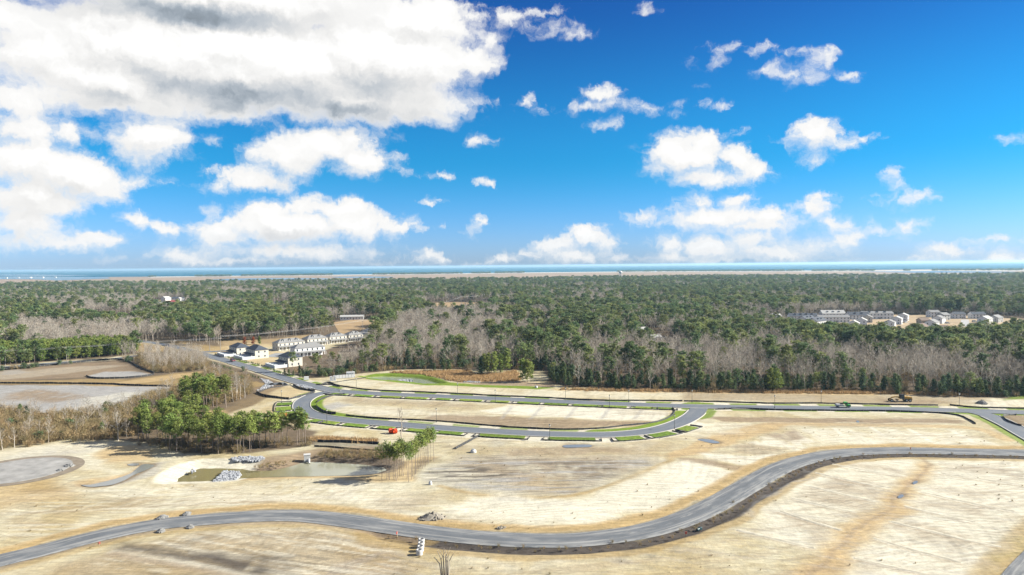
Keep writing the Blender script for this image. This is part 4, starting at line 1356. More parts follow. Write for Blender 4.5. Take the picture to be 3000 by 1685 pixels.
def kind(name, gens, trunk_mat, crown_mat):
    out = []
    for i, (g, H) in enumerate(gens):
        (tv, tt), (cv, ct) = g
        tm = mesh_np(name + '_trunk', tv, tt, trunk_mat)
        cm = mesh_np(name + '_crown', cv, ct, crown_mat)
        jm = mesh_np(name + '_whole', np.concatenate([tv, cv]), np.concatenate([tt, ct + len(tv)]), trunk_mat)
        jm.materials.append(crown_mat)
        jm.polygons.foreach_set('material_index', np.concatenate([np.zeros(len(tt), np.int32), np.ones(len(ct), np.int32)]))
        out.append((tm, cm, jm, H))
    KINDS[name] = out


kind('pine', [(pine(101 + i, 16, 0.40 + 0.06 * (i % 3), 3.7 + 0.4 * (i % 4), 24 + 2 * (i % 3), 0.72, 14), 16.0) for i in range(7)], M_bark, M_needle)
kind('young', [(pine(201 + i, 12, 0.14, 2.6, 34, 0.62, 14, 0.12, 0.13), 12.0) for i in range(3)], M_bark, M_needle_bright)
kind('grove', [(pine(231 + i, 13, 0.36 + 0.05 * i, 2.8, 26, 0.46, 17, 0.3, 0.15), 13.0) for i in range(5)], M_bark, M_needle_bright)
kind('thin', [(pine(251 + i, 11.5, 0.60 + 0.04 * (i % 3), 1.5 + 0.2 * (i % 2), 17, 0.34, 15, 0.3, 0.085), 11.5) for i in range(5)], M_bark, M_needle_bright)
kind('bare', [(bare(301 + i, 15, 0.42 + 0.05 * (i % 3), 0.15, 11), 15.0) for i in range(6)], M_twig, M_twig)
kind('grey', [(bare(361 + i, 15, 0.46 + 0.05 * (i % 2), 0.18, 10, 1, 0.15, 0.3, 5), 15.0) for i in range(4)], M_twig, M_twig)
kind('pale', [(bare(331 + i, 12, 0.34, 0.15, 9, 1, 0.05, 0.35, 5), 12.0) for i in range(3)], M_palebark, M_twig)
kind('cedar', [(pine(351 + i, 10, 0.08, 2.2, 34, 0.60, 14, 0.1, 0.12, 0.9, 0.55), 10.0) for i in range(4)], M_bark, M_evergreen)
kind('bush', [(bush(371 + i, 4.0, 2.0), 4.0) for i in range(3)], M_bark, M_evergreen)
kind('brush', [(brush(391 + i), 3.0) for i in range(4)], M_brush, M_brush)

# ---- where trees may stand
SITE = W(GD, [(-700, 1900), (-500, 1150), (-100, 1140), (30, 1120), (170, 1104), (330, 1108), (420, 1122), (480, 1142), (640, 1140), (720, 1130), (790, 1118), (790, 1085), (700, 1060), (560, 1052), (590, 1035), (640, 1020), (690, 985), (735, 960), (700, 947), (600, 917), (520, 897),
               (490, 882), (560, 872), (640, 862), (700, 858), (800, 848), (900, 838), (930, 830), (960, 836), (830, 890), (745, 900), (690, 922), (770, 952), (850, 946), (920, 938), (1000, 931), (1100, 928), (1370, 932), (1380, 965), (1430, 974), (1700, 986), (2100, 986), (2400, 1000), (2576, 1004), (3100, 1015), (3600, 1500), (3000, 1900)])
MEADOW = W(Z2, [(330, 842), (500, 832), (950, 828), (1000, 862), (1200, 852), (1290, 826), (1340, 880), (1320, 908), (1590, 950), (900, 940), (700, 930)])
FIELDS = W(Z1, [(-700, 860), (0, 830), (400, 792), (870, 748), (1050, 812), (1150, 852), (1500, 832), (1430, 950), (1250, 985), (1050, 1030), (850, 1100), (600, 1142), (300, 1157), (0, 1112), (-700, 1070)])
HIGHWAY = list(offset_line(highway_line, 9)) + list(offset_line(highway_line, -9))[::-1]
CLEAR = [SITE, MEADOW, FIELDS, HIGHWAY,
         W(Z1, [(990, 625), (1250, 600), (1500, 635), (1700, 655), (1700, 695), (1400, 705), (1030, 695)]),
         W(Z1, [(1640, 610), (2000, 600), (2300, 570), (2539, 560), (2620, 565), (2560, 640), (2300, 700), (1950, 720), (1640, 700)]),
         W(Z1, [(400, 445), (680, 405), (1000, 405), (1010, 500), (800, 500), (560, 480)]),
         W(Z1, [(1100, 330), (1180, 298), (1380, 298), (1390, 390), (1130, 395)]),
         W(Z1, [(1940, 345), (2080, 320), (2150, 335), (2140, 400), (1960, 400)]),
         W(Z2, [(-60, 455), (110, 440), (330, 448), (520, 410), (520, 430), (330, 480), (120, 575), (0, 590), (-100, 520)]),
         W(Z2, [(620, 322), (850, 316), (1150, 320), (1250, 310), (1280, 335), (1000, 400), (800, 425), (680, 410)]),
         W(Z3, [(780, 455), (1000, 420), (1560, 408), (2200, 420), (2539, 440), (2700, 490), (2539, 520), (2350, 540), (1950, 585), (1700, 590), (1450, 595), (1250, 575), (1000, 545), (850, 510)]),
         W(ZH, [(-300, 330), (0, 300), (500, 230), (1000, 190), (1400, 120), (2350, 80), (2500, 150), (2450, 400), (1950, 560), (1700, 690), (1400, 705), (1140, 665), (1250, 790), (1450, 812), (1850, 800), (2300, 765), (2300, 820), (1700, 900), (1200, 905), (600, 960), (590, 640), (330, 690), (0, 580), (-300, 520)]),
         list(offset_line(back_road_line, 9)) + list(offset_line(back_road_line, -9))[::-1]]
for fn_, x_, y_ in ((Z1, 822, 342), (Z2, 435, 385), (Z2, 2220, 552), (Z2, 1512, 590), (Z2, 1508, 445), (Z2, 2310, 610), (Z3, 470, 535), (Z3, 690, 452), (ZR, 125, 218)):
    h_ = fn_(x_, y_)
    CLEAR.append([(h_.x - 11, h_.y - 70), (h_.x + 11, h_.y - 70), (h_.x + 14, h_.y + 10), (h_.x - 14, h_.y + 10)])
SCRUB = W(Z1, [(-700, 1080), (0, 1118), (300, 1162), (600, 1148), (850, 1108), (1050, 1038), (1290, 965), (1450, 950), (1560, 830), (1850, 900), (1880, 1000), (1750, 1058), (1500, 1120), (1290, 1150), (1000, 1330), (800, 1350), (450, 1362), (0, 1425), (-700, 1560)])
STRIP = W(Z1, [(1030, 715), (1300, 712), (1480, 702), (1560, 800), (1500, 828), (1150, 848), (1050, 805)])
PLANT = W(Z1, [(-500, 812), (0, 788), (300, 763), (600, 740), (850, 722), (1010, 700), (1000, 672), (850, 668), (700, 672), (400, 692), (0, 712), (-500, 740)])
GROVE_A = W(Z1, [(1330, 1105), (1480, 1065), (1690, 1065), (1720, 1095), (1600, 1125), (1440, 1150), (1320, 1150)])
GROVE_B = W(Z1, [(980, 1345), (1150, 1322), (1500, 1328), (1900, 1345), (2310, 1352), (2330, 1390), (2000, 1410), (1850, 1445), (1600, 1450), (1300, 1445), (1050, 1390)])
GROVE_M = W(Z1, [(1000, 1290), (1200, 1235), (1440, 1175), (1490, 1225), (1300, 1300), (1060, 1328)])


def inside(P, poly, grow_by=0.0):
    return seg_dist(P[:, 0], P[:, 1], poly, True) > -grow_by


def scatter(poly, s, seed, jitter=0.45):
    P = np.asarray([(p[0], p[1]) for p in poly])
    x0, y0 = P.min(0)
    x1, y1 = P.max(0)
    rng = np.random.default_rng(seed)
    X, Y = np.meshgrid(np.arange(x0, x1, s), np.arange(y0, y1, s))
    X = X + (np.arange(X.shape[0]) % 2)[:, None] * s * 0.5
    Q = np.stack([X.ravel(), Y.ravel()], 1) + rng.uniform(-jitter, jitter, (X.size, 2)) * s
    return Q[inside(Q, poly)]


WOODS = []     # (kind, x, y, height, yaw, zone)


def put(kd, Q, h0, h1, zone, seed):
    rng = np.random.default_rng(seed)
    for x, y in Q:
        WOODS.append((kd, float(x), float(y), float(rng.uniform(h0, h1)), float(rng.uniform(0, 6.283)), zone))


put('grove', scatter(GROVE_A, 4.6, 1), 11.5, 14.5, 'grove_a', 1)
put('grove', scatter(GROVE_B, 3.9, 2), 9.0, 12.2, 'grove_b', 2)
put('grove', scatter(GROVE_M, 4.4, 3), 9.5, 12.0, 'grove_m', 3)
put('brush', scatter(GROVE_B, 3.4, 12), 1.5, 2.6, 'scrub', 12)
Z8 = lambda x, y: G(1080 + x / 7.236, 1230 + y / 7.236)
for i, (x, y) in enumerate([(278, 1285), (382, 1270), (430, 1250), (447, 1282), (535, 1270), (555, 1280), (592, 1297), (615, 1235), (665, 1185), (705, 1185), (742, 1190), (815, 1245), (850, 1325), (908, 1262), (930, 1195), (985, 1158), (1000, 1140), (1055, 1040), (1100, 1000), (1140, 1035), (1200, 990), (1230, 905), (1265, 925), (1250, 880), (1320, 880), (1385, 895), (1170, 965)]):
    p = Z8(x, y)
    WOODS.append(('thin', p.x, p.y, 10.2 + 0.6 * math.sin(i * 2.3), i * 1.7, 'clump'))
put('brush', scatter(SCRUB, 2.7, 4), 2.0, 4.2, 'scrub', 4)
put('bare', scatter(SCRUB, 9.0, 5), 6.0, 9.5, 'scrub', 5)
put('bush', scatter(SCRUB, 17.0, 6), 2.2, 4.0, 'scrub', 6)
put('bare', scatter(STRIP, 5.0, 7), 8, 11.5, 'strip', 7)
put('brush', scatter(STRIP, 3.2, 8), 2.5, 4.0, 'strip', 8)
put('young', scatter(PLANT, 3.9, 9, 0.25), 9.0, 11.5, 'plantation', 9)
for (fn, x, y, h, z) in ((Z1, 880, 1352, 11, 'lone_pale'), (Z1, 1760, 1050, 12, 'roadside'), (Z1, 1790, 1040, 13, 'roadside'), (Z1, 1735, 1058, 11, 'roadside'), (Z1, 1820, 1030, 11, 'roadside'), (Z1, 1765, 1030, 12, 'roadside'), (Z1, 20, 1420, 8.5, 'scrub_edge'), (Z1, 110, 1405, 8.0, 'scrub_edge'), (Z1, 610, 1125, 7, 'scrub_edge'), (Z1, 560, 1135, 6.5, 'scrub_edge'), (Z1, 660, 1120, 7, 'scrub_edge')):
    p = fn(x, y)
    WOODS.append(('pale', p.x, p.y, h, x * 0.7, z))
for (x, y) in ((200, 1180), (760, 1315), (150, 1165)):
    p = Z1(x, y)
    WOODS.append(('cedar', p.x, p.y, 5.0, x * 0.3, 'scrub'))

# ---- the woods proper, thinned out with distance
PINE_ZONES = [([(1950, 690), (2700, 690), (2700, 790), (1950, 790)], 0.42), ([(1000, 700), (2000, 690), (2000, 745), (1000, 748)], 0.48), ([(-200, 700), (1000, 700), (1000, 768), (-200, 790)], 0.30), ([(-200, 788), (560, 788), (700, 800), (560, 870), (-200, 870)], 0.55),
              ([(40, 805), (330, 812), (330, 862), (60, 866)], 0.12), ([(560, 735), (1080, 735), (1080, 800), (880, 850), (560, 850)], 0.46), ([(600, 700), (820, 712), (820, 735), (560, 740)], 0.3), ([(0, 735), (330, 735), (500, 760), (300, 775), (0, 775)], 0.25), ([(1000, 795), (1120, 772), (1230, 785), (1250, 840), (1400, 888), (1640, 880), (1640, 935), (1200, 915), (900, 945), (740, 950), (850, 870), (960, 830)], 0.06),
              ([(1230, 750), (1560, 740), (1960, 755), (1960, 830), (1800, 860), (1640, 850), (1450, 835), (1300, 820)], 0.42), ([(1450, 835), (1640, 850), (1960, 840), (1960, 905), (1640, 925), (1400, 890)], 0.09), ([(1960, 850), (2700, 850), (2700, 965), (2100, 955), (1640, 935), (1640, 885)], 0.07), ([(1960, 815), (2280, 838), (2700, 830), (2700, 864), (2300, 872), (1960, 850)], 0.7)]
cand = []
rng = np.random.default_rng(5)
for r0, r1, s in ((300, 520, 4.7), (520, 900, 5.6), (900, 1500, 8.0), (1500, 2750, 11.5)):
    w_ = r1 * 0.86
    X, Y = np.meshgrid(np.arange(-w_, w_, s), np.arange(r0 * 0.75, r1, s * 1.0))
    X = X + (np.arange(X.shape[0]) % 2)[:, None] * s * 0.5
    Q = np.stack([X.ravel(), Y.ravel()], 1) + rng.uniform(-0.48, 0.48, (X.size, 2)) * s
    d = Q[:, 1]
    ok = (d >= r0) & (d < r1) & (np.abs(Q[:, 0]) < d * 0.80 + 25)
    cand.append(Q[ok])
cand = np.concatenate(cand)
shore = 2560 + (fbm(cand[:, 0] / 500, cand[:, 0] * 0, 3, 5) - 0.5) * 500
cand = cand[cand[:, 1] < shore]
ok = np.ones(len(cand), bool)
for P in CLEAR:
    ok &= ~inside(cand, P, 1.2)
for P in (SCRUB, STRIP, PLANT, GROVE_A, GROVE_B, GROVE_M):
    ok &= ~inside(cand, P, 2.0)
# the wood keeps behind its front edge: nothing on the near side of the site
ok &= ~((cand[:, 1] < 300) & (cand[:, 0] > -60))
ok &= ~inside(cand, W(ZH, [(-900, 480), (0, 540), (330, 640), (900, 820), (1300, 930), (1650, 1010), (1300, 1300), (-900, 1300)]))
cand = cand[ok]
pp = project(np.column_stack([cand, np.full(len(cand), 10.0)]))[:, :2] * 2576 / 3000
prob = np.full(len(cand), 0.38)
for poly, pr in PINE_ZONES:
    prob[inside(pp, poly)] = pr
clump = fbm(cand[:, 0] / 38, cand[:, 1] / 60, 3, 31) - 0.5
is_pine = rng.random(len(cand)) < np.clip(prob + clump * 5.0 * prob * (1 - prob) + clump * 0.15, 0.01, 0.97)
edge = seg_dist(cand[:, 0], cand[:, 1], SITE, True)          # negative outside
edge = -edge
ESTATE = CLEAR[11]
TOWN = W(ZH, [(1000, 300), (2000, 100), (2450, 400), (1950, 560), (1700, 690), (1300, 705)])
townage = -seg_dist(cand[:, 0], cand[:, 1], TOWN, True)
frontage = -seg_dist(cand[:, 0], cand[:, 1], ESTATE, True)
far = cand[:, 1]
gap = rng.random(len(cand))
for i in range(len(cand)):
    x, y = cand[i]
    u = rng.random()
    if edge[i] < 13 and x > Z2(1450, 930).x and y < 520:
        k, h = ('cedar', 4.5 + 4.5 * u) if gap[i] < 0.74 else ('pine', 8.0 + 3 * u) if gap[i] < 0.80 else ('bare', 9 + 4 * u)
        z = 'edge_right'
    elif edge[i] < 12 and y < 520:
        k, h = (('bush', 3 + 2.5 * u) if gap[i] < 0.35 else ('cedar', 6 + 5 * u) if gap[i] < 0.5 else ('bare', 10 + 5 * u) if gap[i] < 0.8 else ('pine', 12 + 5 * u))
        z = 'edge_mid'
    elif is_pine[i]:
        k, h = 'pine', 10.5 + 8.5 * u
        z = 'wood'
    else:
        k, h = ('grey' if y > 520 else 'bare'), 11.5 + 5.0 * u
        z = 'wood'
    if (k == 'bare' and gap[i] < 0.26) or (k == 'pine' and gap[i] < 0.24 and z == 'wood'):
        continue
    if frontage[i] < 70 and y < 760:
        h *= 0.62 + 0.25 * frontage[i] / 70
    if townage[i] < 35 and y < 480:
        h *= 0.72
    if y > 1500:
        h *= 1.1
    WOODS.append((k, x, y, h, rng.random() * 6.283, z))
for (fn, x, y, h, k) in ((Z2, 1035, 862, 10, 'cedar'), (Z2, 1090, 862, 12, 'young'), (Z2, 1140, 858, 12.5, 'young'), (Z2, 1180, 848, 11, 'young'), (Z2, 1065, 850, 11, 'young'), (Z2, 1230, 838, 13, 'young'), (Z2, 1215, 825, 13, 'pine'), (Z2, 1350, 912, 12, 'young'), (Z2, 1385, 915, 11.5, 'young'), (Z2, 1410, 905, 10, 'young'),
                         (Z2, 760, 830, 7, 'cedar'), (Z2, 800, 828, 6.5, 'cedar'), (Z2, 690, 835, 5, 'cedar'), (Z3, 650, 985, 11, 'young'), (Z3, 700, 985, 10.5, 'young'), (Z3, 680, 975, 12, 'cedar')):
    p = fn(x, y)
    WOODS.append((k, p.x, p.y, h, x * 0.9, 'meadow' if fn is Z2 else 'outlier'))
print('trees', len(WOODS))

# ---- the largest of each kind are things of their own, the rest of the woods one mass
ORD = 'first second third fourth fifth sixth seventh eighth ninth tenth eleventh twelfth thirteenth fourteenth fifteenth sixteenth seventeenth eighteenth nineteenth twentieth'.split()


def ordinal(n):
    return ORD[n] if n < len(ORD) else '%d%s' % (n + 1, 'th' if 10 < (n + 1) % 100 < 14 else {1: 'st', 2: 'nd', 3: 'rd'}.get((n + 1) % 10, 'th'))


NAME = {'grey': 'bare_tree', 'pine': 'pine_tree', 'young': 'young_pine_tree', 'grove': 'pine_tree', 'thin': 'slender_pine_tree', 'bare': 'bare_tree', 'pale': 'pale_bare_tree', 'cedar': 'evergreen_tree', 'bush': 'evergreen_shrub', 'brush': 'dry_shrub'}
CAT = {'grey': 'bare tree', 'pine': 'pine tree', 'young': 'pine tree', 'grove': 'pine tree', 'thin': 'pine tree', 'bare': 'bare tree', 'pale': 'bare tree', 'cedar': 'evergreen tree', 'bush': 'shrub', 'brush': 'shrub'}
LOOK = {'grey': 'leafless grey tree', 'pine': 'tall green pine', 'young': 'bushy bright green pine', 'grove': 'bright green pine', 'thin': 'slender long-trunked pine', 'bare': 'leafless grey-brown tree', 'pale': 'leafless pale-barked tree', 'cedar': 'dark evergreen tree', 'bush': 'low evergreen shrub', 'brush': 'dry tan shrub'}
PLACE = {'grove_a': 'in the small grove behind the tan field', 'grove_b': 'in the grove behind the muddy pond', 'grove_m': 'in the middle of the left pine belt', 'clump': 'in the thin clump at the pond end', 'scrub': 'in the left scrub', 'strip': 'in the thicket by the highway', 'plantation': 'in the planted block by the highway',
         'lone_pale': 'alone at the scrub edge left of the grove', 'roadside': 'in the cluster above the small grove', 'scrub_edge': 'along the edge of the left scrub', 'meadow': 'on the golden meadow by the far pond', 'outlier': 'standing forward of the right wood edge', 'edge_right': 'on the shaded wood edge', 'edge_mid': 'on the wood edge'}
BANDS = ['by the houses', 'behind the far pond', 'above the loop middle', 'above the loop end', 'above the grader', 'at the right margin']


def band(x, y):
    px = project([(x, y, 6.0)])[0, 0]
    return BANDS[int(np.clip((px - 300) // 450, 0, 5))]


def tree_object(kd, x, y, h, yaw, var, label, group):
    tm, cm, jm, H = KINDS[kd][var]
    o = empty(NAME[kd], (x, y, 0.0), yaw)
    s = h / H
    o.scale = (s * (0.92 + 0.16 * ((x * 7.3) % 1)), s * (0.92 + 0.16 * ((y * 3.7) % 1)), s)
    for nm, me in (('trunk', tm), ('crown', cm)):
        c = bpy.data.objects.new(nm, me)
        COL.objects.link(c)
        c.parent = o
    return tag(o, label, CAT[kd], group)


fam = {'pine': 'pine', 'young': 'young', 'grove': 'grove', 'thin': 'thin', 'bare': 'bare', 'pale': 'pale', 'cedar': 'cedar', 'bush': 'bush', 'brush': 'brush'}
LIMIT = {'grey': 0, 'pine': 300, 'young': 290, 'grove': 300, 'thin': 99, 'bare': 300, 'pale': 99, 'cedar': 260, 'bush': 120, 'brush': 260}
picked, rest = [], {k: [] for k in NAME}
for kd in NAME:
    L = [w for w in WOODS if w[0] == kd]
    pr = project([(w[1], w[2], w[3] * 0.7) for w in L])
    score = np.array([w[3] for w in L]) / pr[:, 2]
    vis = (pr[:, 0] > -20) & (pr[:, 0] < 3020)
    score = np.where(vis, score, 0)
    # trees at the front of a wood show more than those behind them
    order = np.argsort(-score)
    top = set(order[:LIMIT[kd]].tolist())
    for i, w in enumerate(L):
        if i in top and vis[i]:
            picked.append(w)
        elif vis[i] or w[2] > 250:
            rest[kd].append(w)
zones = {}
for w in picked:
    z = (w[0], w[5]) if w[5] not in ('wood', 'edge_right', 'edge_mid') else (w[0], w[5], band(w[1], w[2]))
    zones.setdefault(z, []).append(w)
for z, L in zones.items():
    px = project([(w[1], w[2], 2.0) for w in L])[:, 0]
    order = np.argsort(px)
    place = PLACE.get(z[1], 'inside the wood')
    n = len(L)
    for r, i in enumerate(order):
        kd, x, y, h, yaw, zn = L[i]
        where = place + (' ' + z[2] if len(z) > 2 else '')
        if n == 1:
            lab = LOOK[kd] + ' ' + where
        elif n <= 90:
            lab = '%s, %s from the left %s' % (LOOK[kd], ordinal(r), where)
        else:
            lab = '%s %s' % (LOOK[kd], where)
        tree_object(kd, x, y, h, yaw, int(abs(x * 13.7 + y * 5.1)) % len(KINDS[kd]), lab, LOOK[kd] + 's ' + where)


# ---- the mass of the woods: points that carry whole trees (geometry nodes)
def mass(name, rows, kinds, label):
    coll = bpy.data.collections.new(name + '_kinds')
    first = {}
    n = 0
    for kd in kinds:
        first[kd] = n
        for (tm, cm, jm, H) in KINDS[kd]:
            ob = bpy.data.objects.new('%s_%02d' % (name, n), jm)
            coll.objects.link(ob)
            n += 1
    P = np.array([(w[1], w[2], 0.0) for w in rows], np.float32)
    me = bpy.data.meshes.new(name)
    me.vertices.add(len(P))
    me.vertices.foreach_set('co', P.ravel())
    var = np.array([first[w[0]] + int(abs(w[1] * 13.7 + w[2] * 5.1)) % len(KINDS[w[0]]) for w in rows], np.int32)
    s = np.array([w[3] / KINDS[w[0]][0][3] for w in rows], np.float32)
    me.attributes.new('variant', 'INT', 'POINT').data.foreach_set('value', var)
    me.attributes.new('yaw', 'FLOAT_VECTOR', 'POINT').data.foreach_set('vector', np.stack([s * 0, s * 0, np.array([w[4] for w in rows])], 1).astype(np.float32).ravel())
    wide = 1.0 + 0.15 * np.sin(P[:, 0] * 3.1) + np.where(P[:, 1] > 1500, 0.3, np.where(P[:, 1] > 650, 0.15, 0.0))
    me.attributes.new('size', 'FLOAT_VECTOR', 'POINT').data.foreach_set('vector', np.stack([s * wide, s * wide, s], 1).astype(np.float32).ravel())
    o = bpy.data.objects.new(name, me)
    COL.objects.link(o)
    g = bpy.data.node_groups.new(name, 'GeometryNodeTree')
    g.interface.new_socket('Geometry', in_out='INPUT', socket_type='NodeSocketGeometry')
    g.interface.new_socket('Geometry', in_out='OUTPUT', socket_type='NodeSocketGeometry')
    N = g.nodes
    gi, go = N.new('NodeGroupInput'), N.new('NodeGroupOutput')
    ci = N.new('GeometryNodeCollectionInfo')
    ci.inputs['Collection'].default_value = coll
    ci.inputs['Separate Children'].default_value = True
    ci.inputs['Reset Children'].default_value = True
    ip = N.new('GeometryNodeInstanceOnPoints')
    ip.inputs['Pick Instance'].default_value = True

    def attr(nm, ty):
        a = N.new('GeometryNodeInputNamedAttribute')
        a.data_type = ty
        a.inputs[0].default_value = nm
        return a.outputs[0]
    g.links.new(gi.outputs[0], ip.inputs['Points'])
    g.links.new(ci.outputs[0], ip.inputs['Instance'])
    g.links.new(attr('variant', 'INT'), ip.inputs['Instance Index'])
    er = N.new('FunctionNodeEulerToRotation')
    g.links.new(attr('yaw', 'FLOAT_VECTOR'), er.inputs[0])
    g.links.new(er.outputs[0], ip.inputs['Rotation'])
    g.links.new(attr('size', 'FLOAT_VECTOR'), ip.inputs['Scale'])
    g.links.new(ip.outputs[0], go.inputs[0])
    md = o.modifiers.new('scatter', 'NODES')
    md.node_group = g
    return tag(o, label, kind='stuff')


mass('pine_forest', rest['pine'] + rest['young'] + rest['cedar'] + rest['grove'], ['pine', 'young', 'cedar', 'grove'], 'green pine woods reaching to the marsh')
mass('bare_forest', rest['bare'] + rest['pale'] + rest['grey'], ['bare', 'pale', 'grey'], 'leafless grey-brown woods between the pines')
und = [('brush' if rng.random() < 0.6 else 'bush', w[1] + 2.3, w[2] - 1.7, 1.8 + 2.0 * rng.random(), w[4], '') for w in WOODS if w[5] in ('wood', 'edge_mid', 'edge_right') and w[2] < 480]
mass('undergrowth', rest['brush'] + rest['bush'] + und, ['brush', 'bush'], 'dry brush and low shrubs under the woods')

reeds = [('brush', x, y, 0.9 + 0.6 * rng.random(), rng.random() * 6.28, '') for x, y in scatter(W(Z4, [(2390, 280), (2450, 242), (2750, 236), (2940, 262), (2900, 300), (2500, 290)]), 1.3, 51)] + [('brush', x, y, 0.6 + 0.4 * rng.random(), rng.random() * 6.28, '') for x, y in scatter(W(Z4, [(1900, 360), (2000, 335), (2200, 310), (2240, 315), (2100, 350), (1950, 366)]), 1.3, 52)]
reeds += [('brush', x, y, 0.5 + 0.4 * rng.random(), rng.random() * 6.28, '') for x, y in offset_line(half, -5.5)[::1] + rng.normal(size=(len(half), 2)) * 0.8]
sw = scatter(W(GD, [(-100, 1250), (600, 1210), (1000, 1120), (1700, 1100), (2400, 1050), (2576, 1120), (2700, 1500), (-200, 1500)]), 6.5, 61)
ok_ = np.ones(len(sw), bool)
for ln_ in (gravel_line, loop_line, north_line, branch_line):
    ok_ &= seg_dist(sw[:, 0], sw[:, 1], ln_)[0] > 5.5
ok_ &= ~inside(sw, near_pond, 6.0)
ok_ &= fbm(sw[:, 0] / 22, sw[:, 1] / 16, 3, 71) > 0.5
reeds += [('brush', x, y, 0.22 + 0.35 * rng.random() ** 2, rng.random() * 6.28, '') for x, y in sw[ok_]]
mass('weeds', reeds, ['brush'], 'dry weeds on the pond bank and in the road ditch')
# broom sedge on the meadow and along the wood edge
sp = scatter(W(Z2, [(330, 842), (500, 832), (950, 828), (1000, 858), (1200, 850), (1290, 828), (1335, 880), (1320, 906), (900, 910), (800, 903), (720, 880), (600, 857)]), 1.5, 41)
s2 = scatter(W(Z2, [(1600, 962), (2000, 970), (2539, 978), (2539, 990), (2000, 982), (1650, 975)]), 1.6, 42)
s3 = scatter(W(Z3, [(0, 972), (700, 982), (1100, 966), (1600, 986), (2100, 1002), (2380, 1010), (2380, 1020), (1600, 1004), (700, 997), (0, 988)]), 1.4, 43)
s4 = scatter(W(Z1, [(2300, 1325), (2539, 1332), (2800, 1347), (2800, 1370), (2539, 1360), (2330, 1348)]), 1.3, 44)
tv, tt = tuft(5)
jm = mesh_np('sedge_tuft', tv, tt, M_sedge)
KINDS['sedge'] = [(None, None, jm, 1.0)]
rows = [('sedge', x, y, 0.7 + 0.6 * rng.random(), rng.random() * 6.28, '') for S in (sp, s2, s3, s4) for x, y in S]
mass('dry_grass', rows, ['sedge'], 'golden broom sedge in drifts along the wood edge')

# ------------------------------------------------------------------ silt fences and verge pads
M_fabric = material('black_fence_fabric', (0.022, 0.023, 0.026), 0.7, 0.3, 1.5)
M_post = material('fence_post_wood', (0.36, 0.30, 0.22), 0.8, 0.15, 4)
M_lawn = leaf_mat('lawn_grass', (0.105, 0.175, 0.022), 0.45, 0.2, 0.15, (0.16, 0.205, 0.032))
FENCES = 0


def silt_fence(P, label, h=0.58, z=0.0, smooth=True, group='black silt fences on the building site'):
    L = smooth_line(P, 2.4) if smooth else np.array([(p[0], p[1]) for p in P])
    if not smooth:
        out = []
        for a, b in zip(L[:-1], L[1:]):
            k = max(1, int(np.hypot(*(b - a)) / 2.4))
            out += [a + (b - a) * j / k for j in range(k)]
        L = np.array(out + [L[-1]])
    c = L.mean(0)
    root = empty('silt_fence', (c[0], c[1], z))
    rng = np.random.default_rng(int(abs(c[0] * 31 + c[1] * 7)))
    Lw = L - c + rng.normal(size=L.shape) * 0.06
    A, B = offset_line(Lw, 0.035), offset_line(Lw, -0.035)
    n = len(L)
    hh = h * (1 + rng.normal(size=n) * 0.07)
    V = np.concatenate([np.column_stack([A, np.full(n, -0.15)]), np.column_stack([A, hh]), np.column_stack([B, hh]), np.column_stack([B, np.full(n, -0.15)])])
    i = np.arange(n - 1)
    Q = np.concatenate([np.stack([i + k * n, i + 1 + k * n, i + 1 + (k + 1) * n, i + (k + 1) * n], 1) for k in range(3)])
    me = mesh_np('fabric', V, Q, M_fabric, True)
    o = bpy.data.objects.new('fabric', me)
    COL.objects.link(o)
    o.parent = root
    mb = MB()
    for p in Lw:
        mb.box(p[0] - 0.04, p[0] + 0.04, p[1] - 0.11, p[1] - 0.04, -0.2, h + 0.16)
    q = mb.build('posts', M_post, root)
    q['kind'] = 'stuff'
    return tag(root, label, 'silt fence', group)


silt_fence(W(Z2, [(-190, 935), (-60, 935), (0, 945), (230, 974), (560, 988), (870, 1001), (1140, 1016), (1500, 1030), (1750, 1044), (2000, 1052), (2300, 1053), (2539, 1056)]), 'long black silt fence above the loop road, below the far pond strip')
silt_fence(W(Z3, [(10, 1057), (200, 1060), (400, 1066), (680, 1074), (1000, 1073), (1380, 1080), (1600, 1085), (1900, 1088)]), 'long black silt fence between the grader and the paved road')
silt_fence(W(Z3, [(1985, 1086), (2170, 1103), (2350, 1108), (2539, 1112), (2700, 1116)]), 'black silt fence at the right margin above the road junction')
silt_fence(W(ZL, [(1500, 882), (1600, 898), (2000, 938), (2576, 966)]) + W(Z2, [(320, 1188), (700, 1205), (1000, 1230), (1300, 1254), (1650, 1268), (1900, 1262), (2100, 1240), (2300, 1220), (2400, 1195), (2465, 1160), (2482, 1130), (2462, 1106)]), 'long wavy black silt fence inside the lower side of the loop')
silt_fence(W(ZL, [(950, 690), (955, 740), (1040, 805), (1150, 848), (1310, 862)]), 'black silt fence hugging the left bend inside the loop', 1.1)
silt_fence(W(ZL, [(960, 640), (1050, 580), (1200, 530), (1330, 505), (1480, 490)]), 'black silt fence inside the upper left bend of the loop', 0.7)
silt_fence(W(Z3, [(240, 1120), (420, 1111), (640, 1120), (1000, 1126), (1200, 1128), (1560, 1131), (1900, 1146), (2050, 1162), (2120, 1190), (2180, 1226)]), 'long black silt fence along the near side of the right road')
silt_fence(W(Z3, [(2480, 1160), (2385, 1166), (2395, 1190), (2430, 1212), (2520, 1240)]), 'hooked black silt fence in the grass at the right margin')
silt_fence(W(Z1, [(1910, 994), (1960, 1018), (2050, 1032), (2150, 1042)]), 'black silt fence below the bare lot left of the loop', 1.0)
silt_fence(W(Z1, [(2180, 937), (2230, 964), (2290, 976), (2345, 985), (2300, 1003), (2150, 1045)]), 'pointed black silt fence round the lot at the culvert', 0.9)
silt_fence(W(ZH, [(700, 1030), (900, 960), (1100, 925), (1250, 903)]), 'thin silt fence from the scrub to the culvert', 0.5)
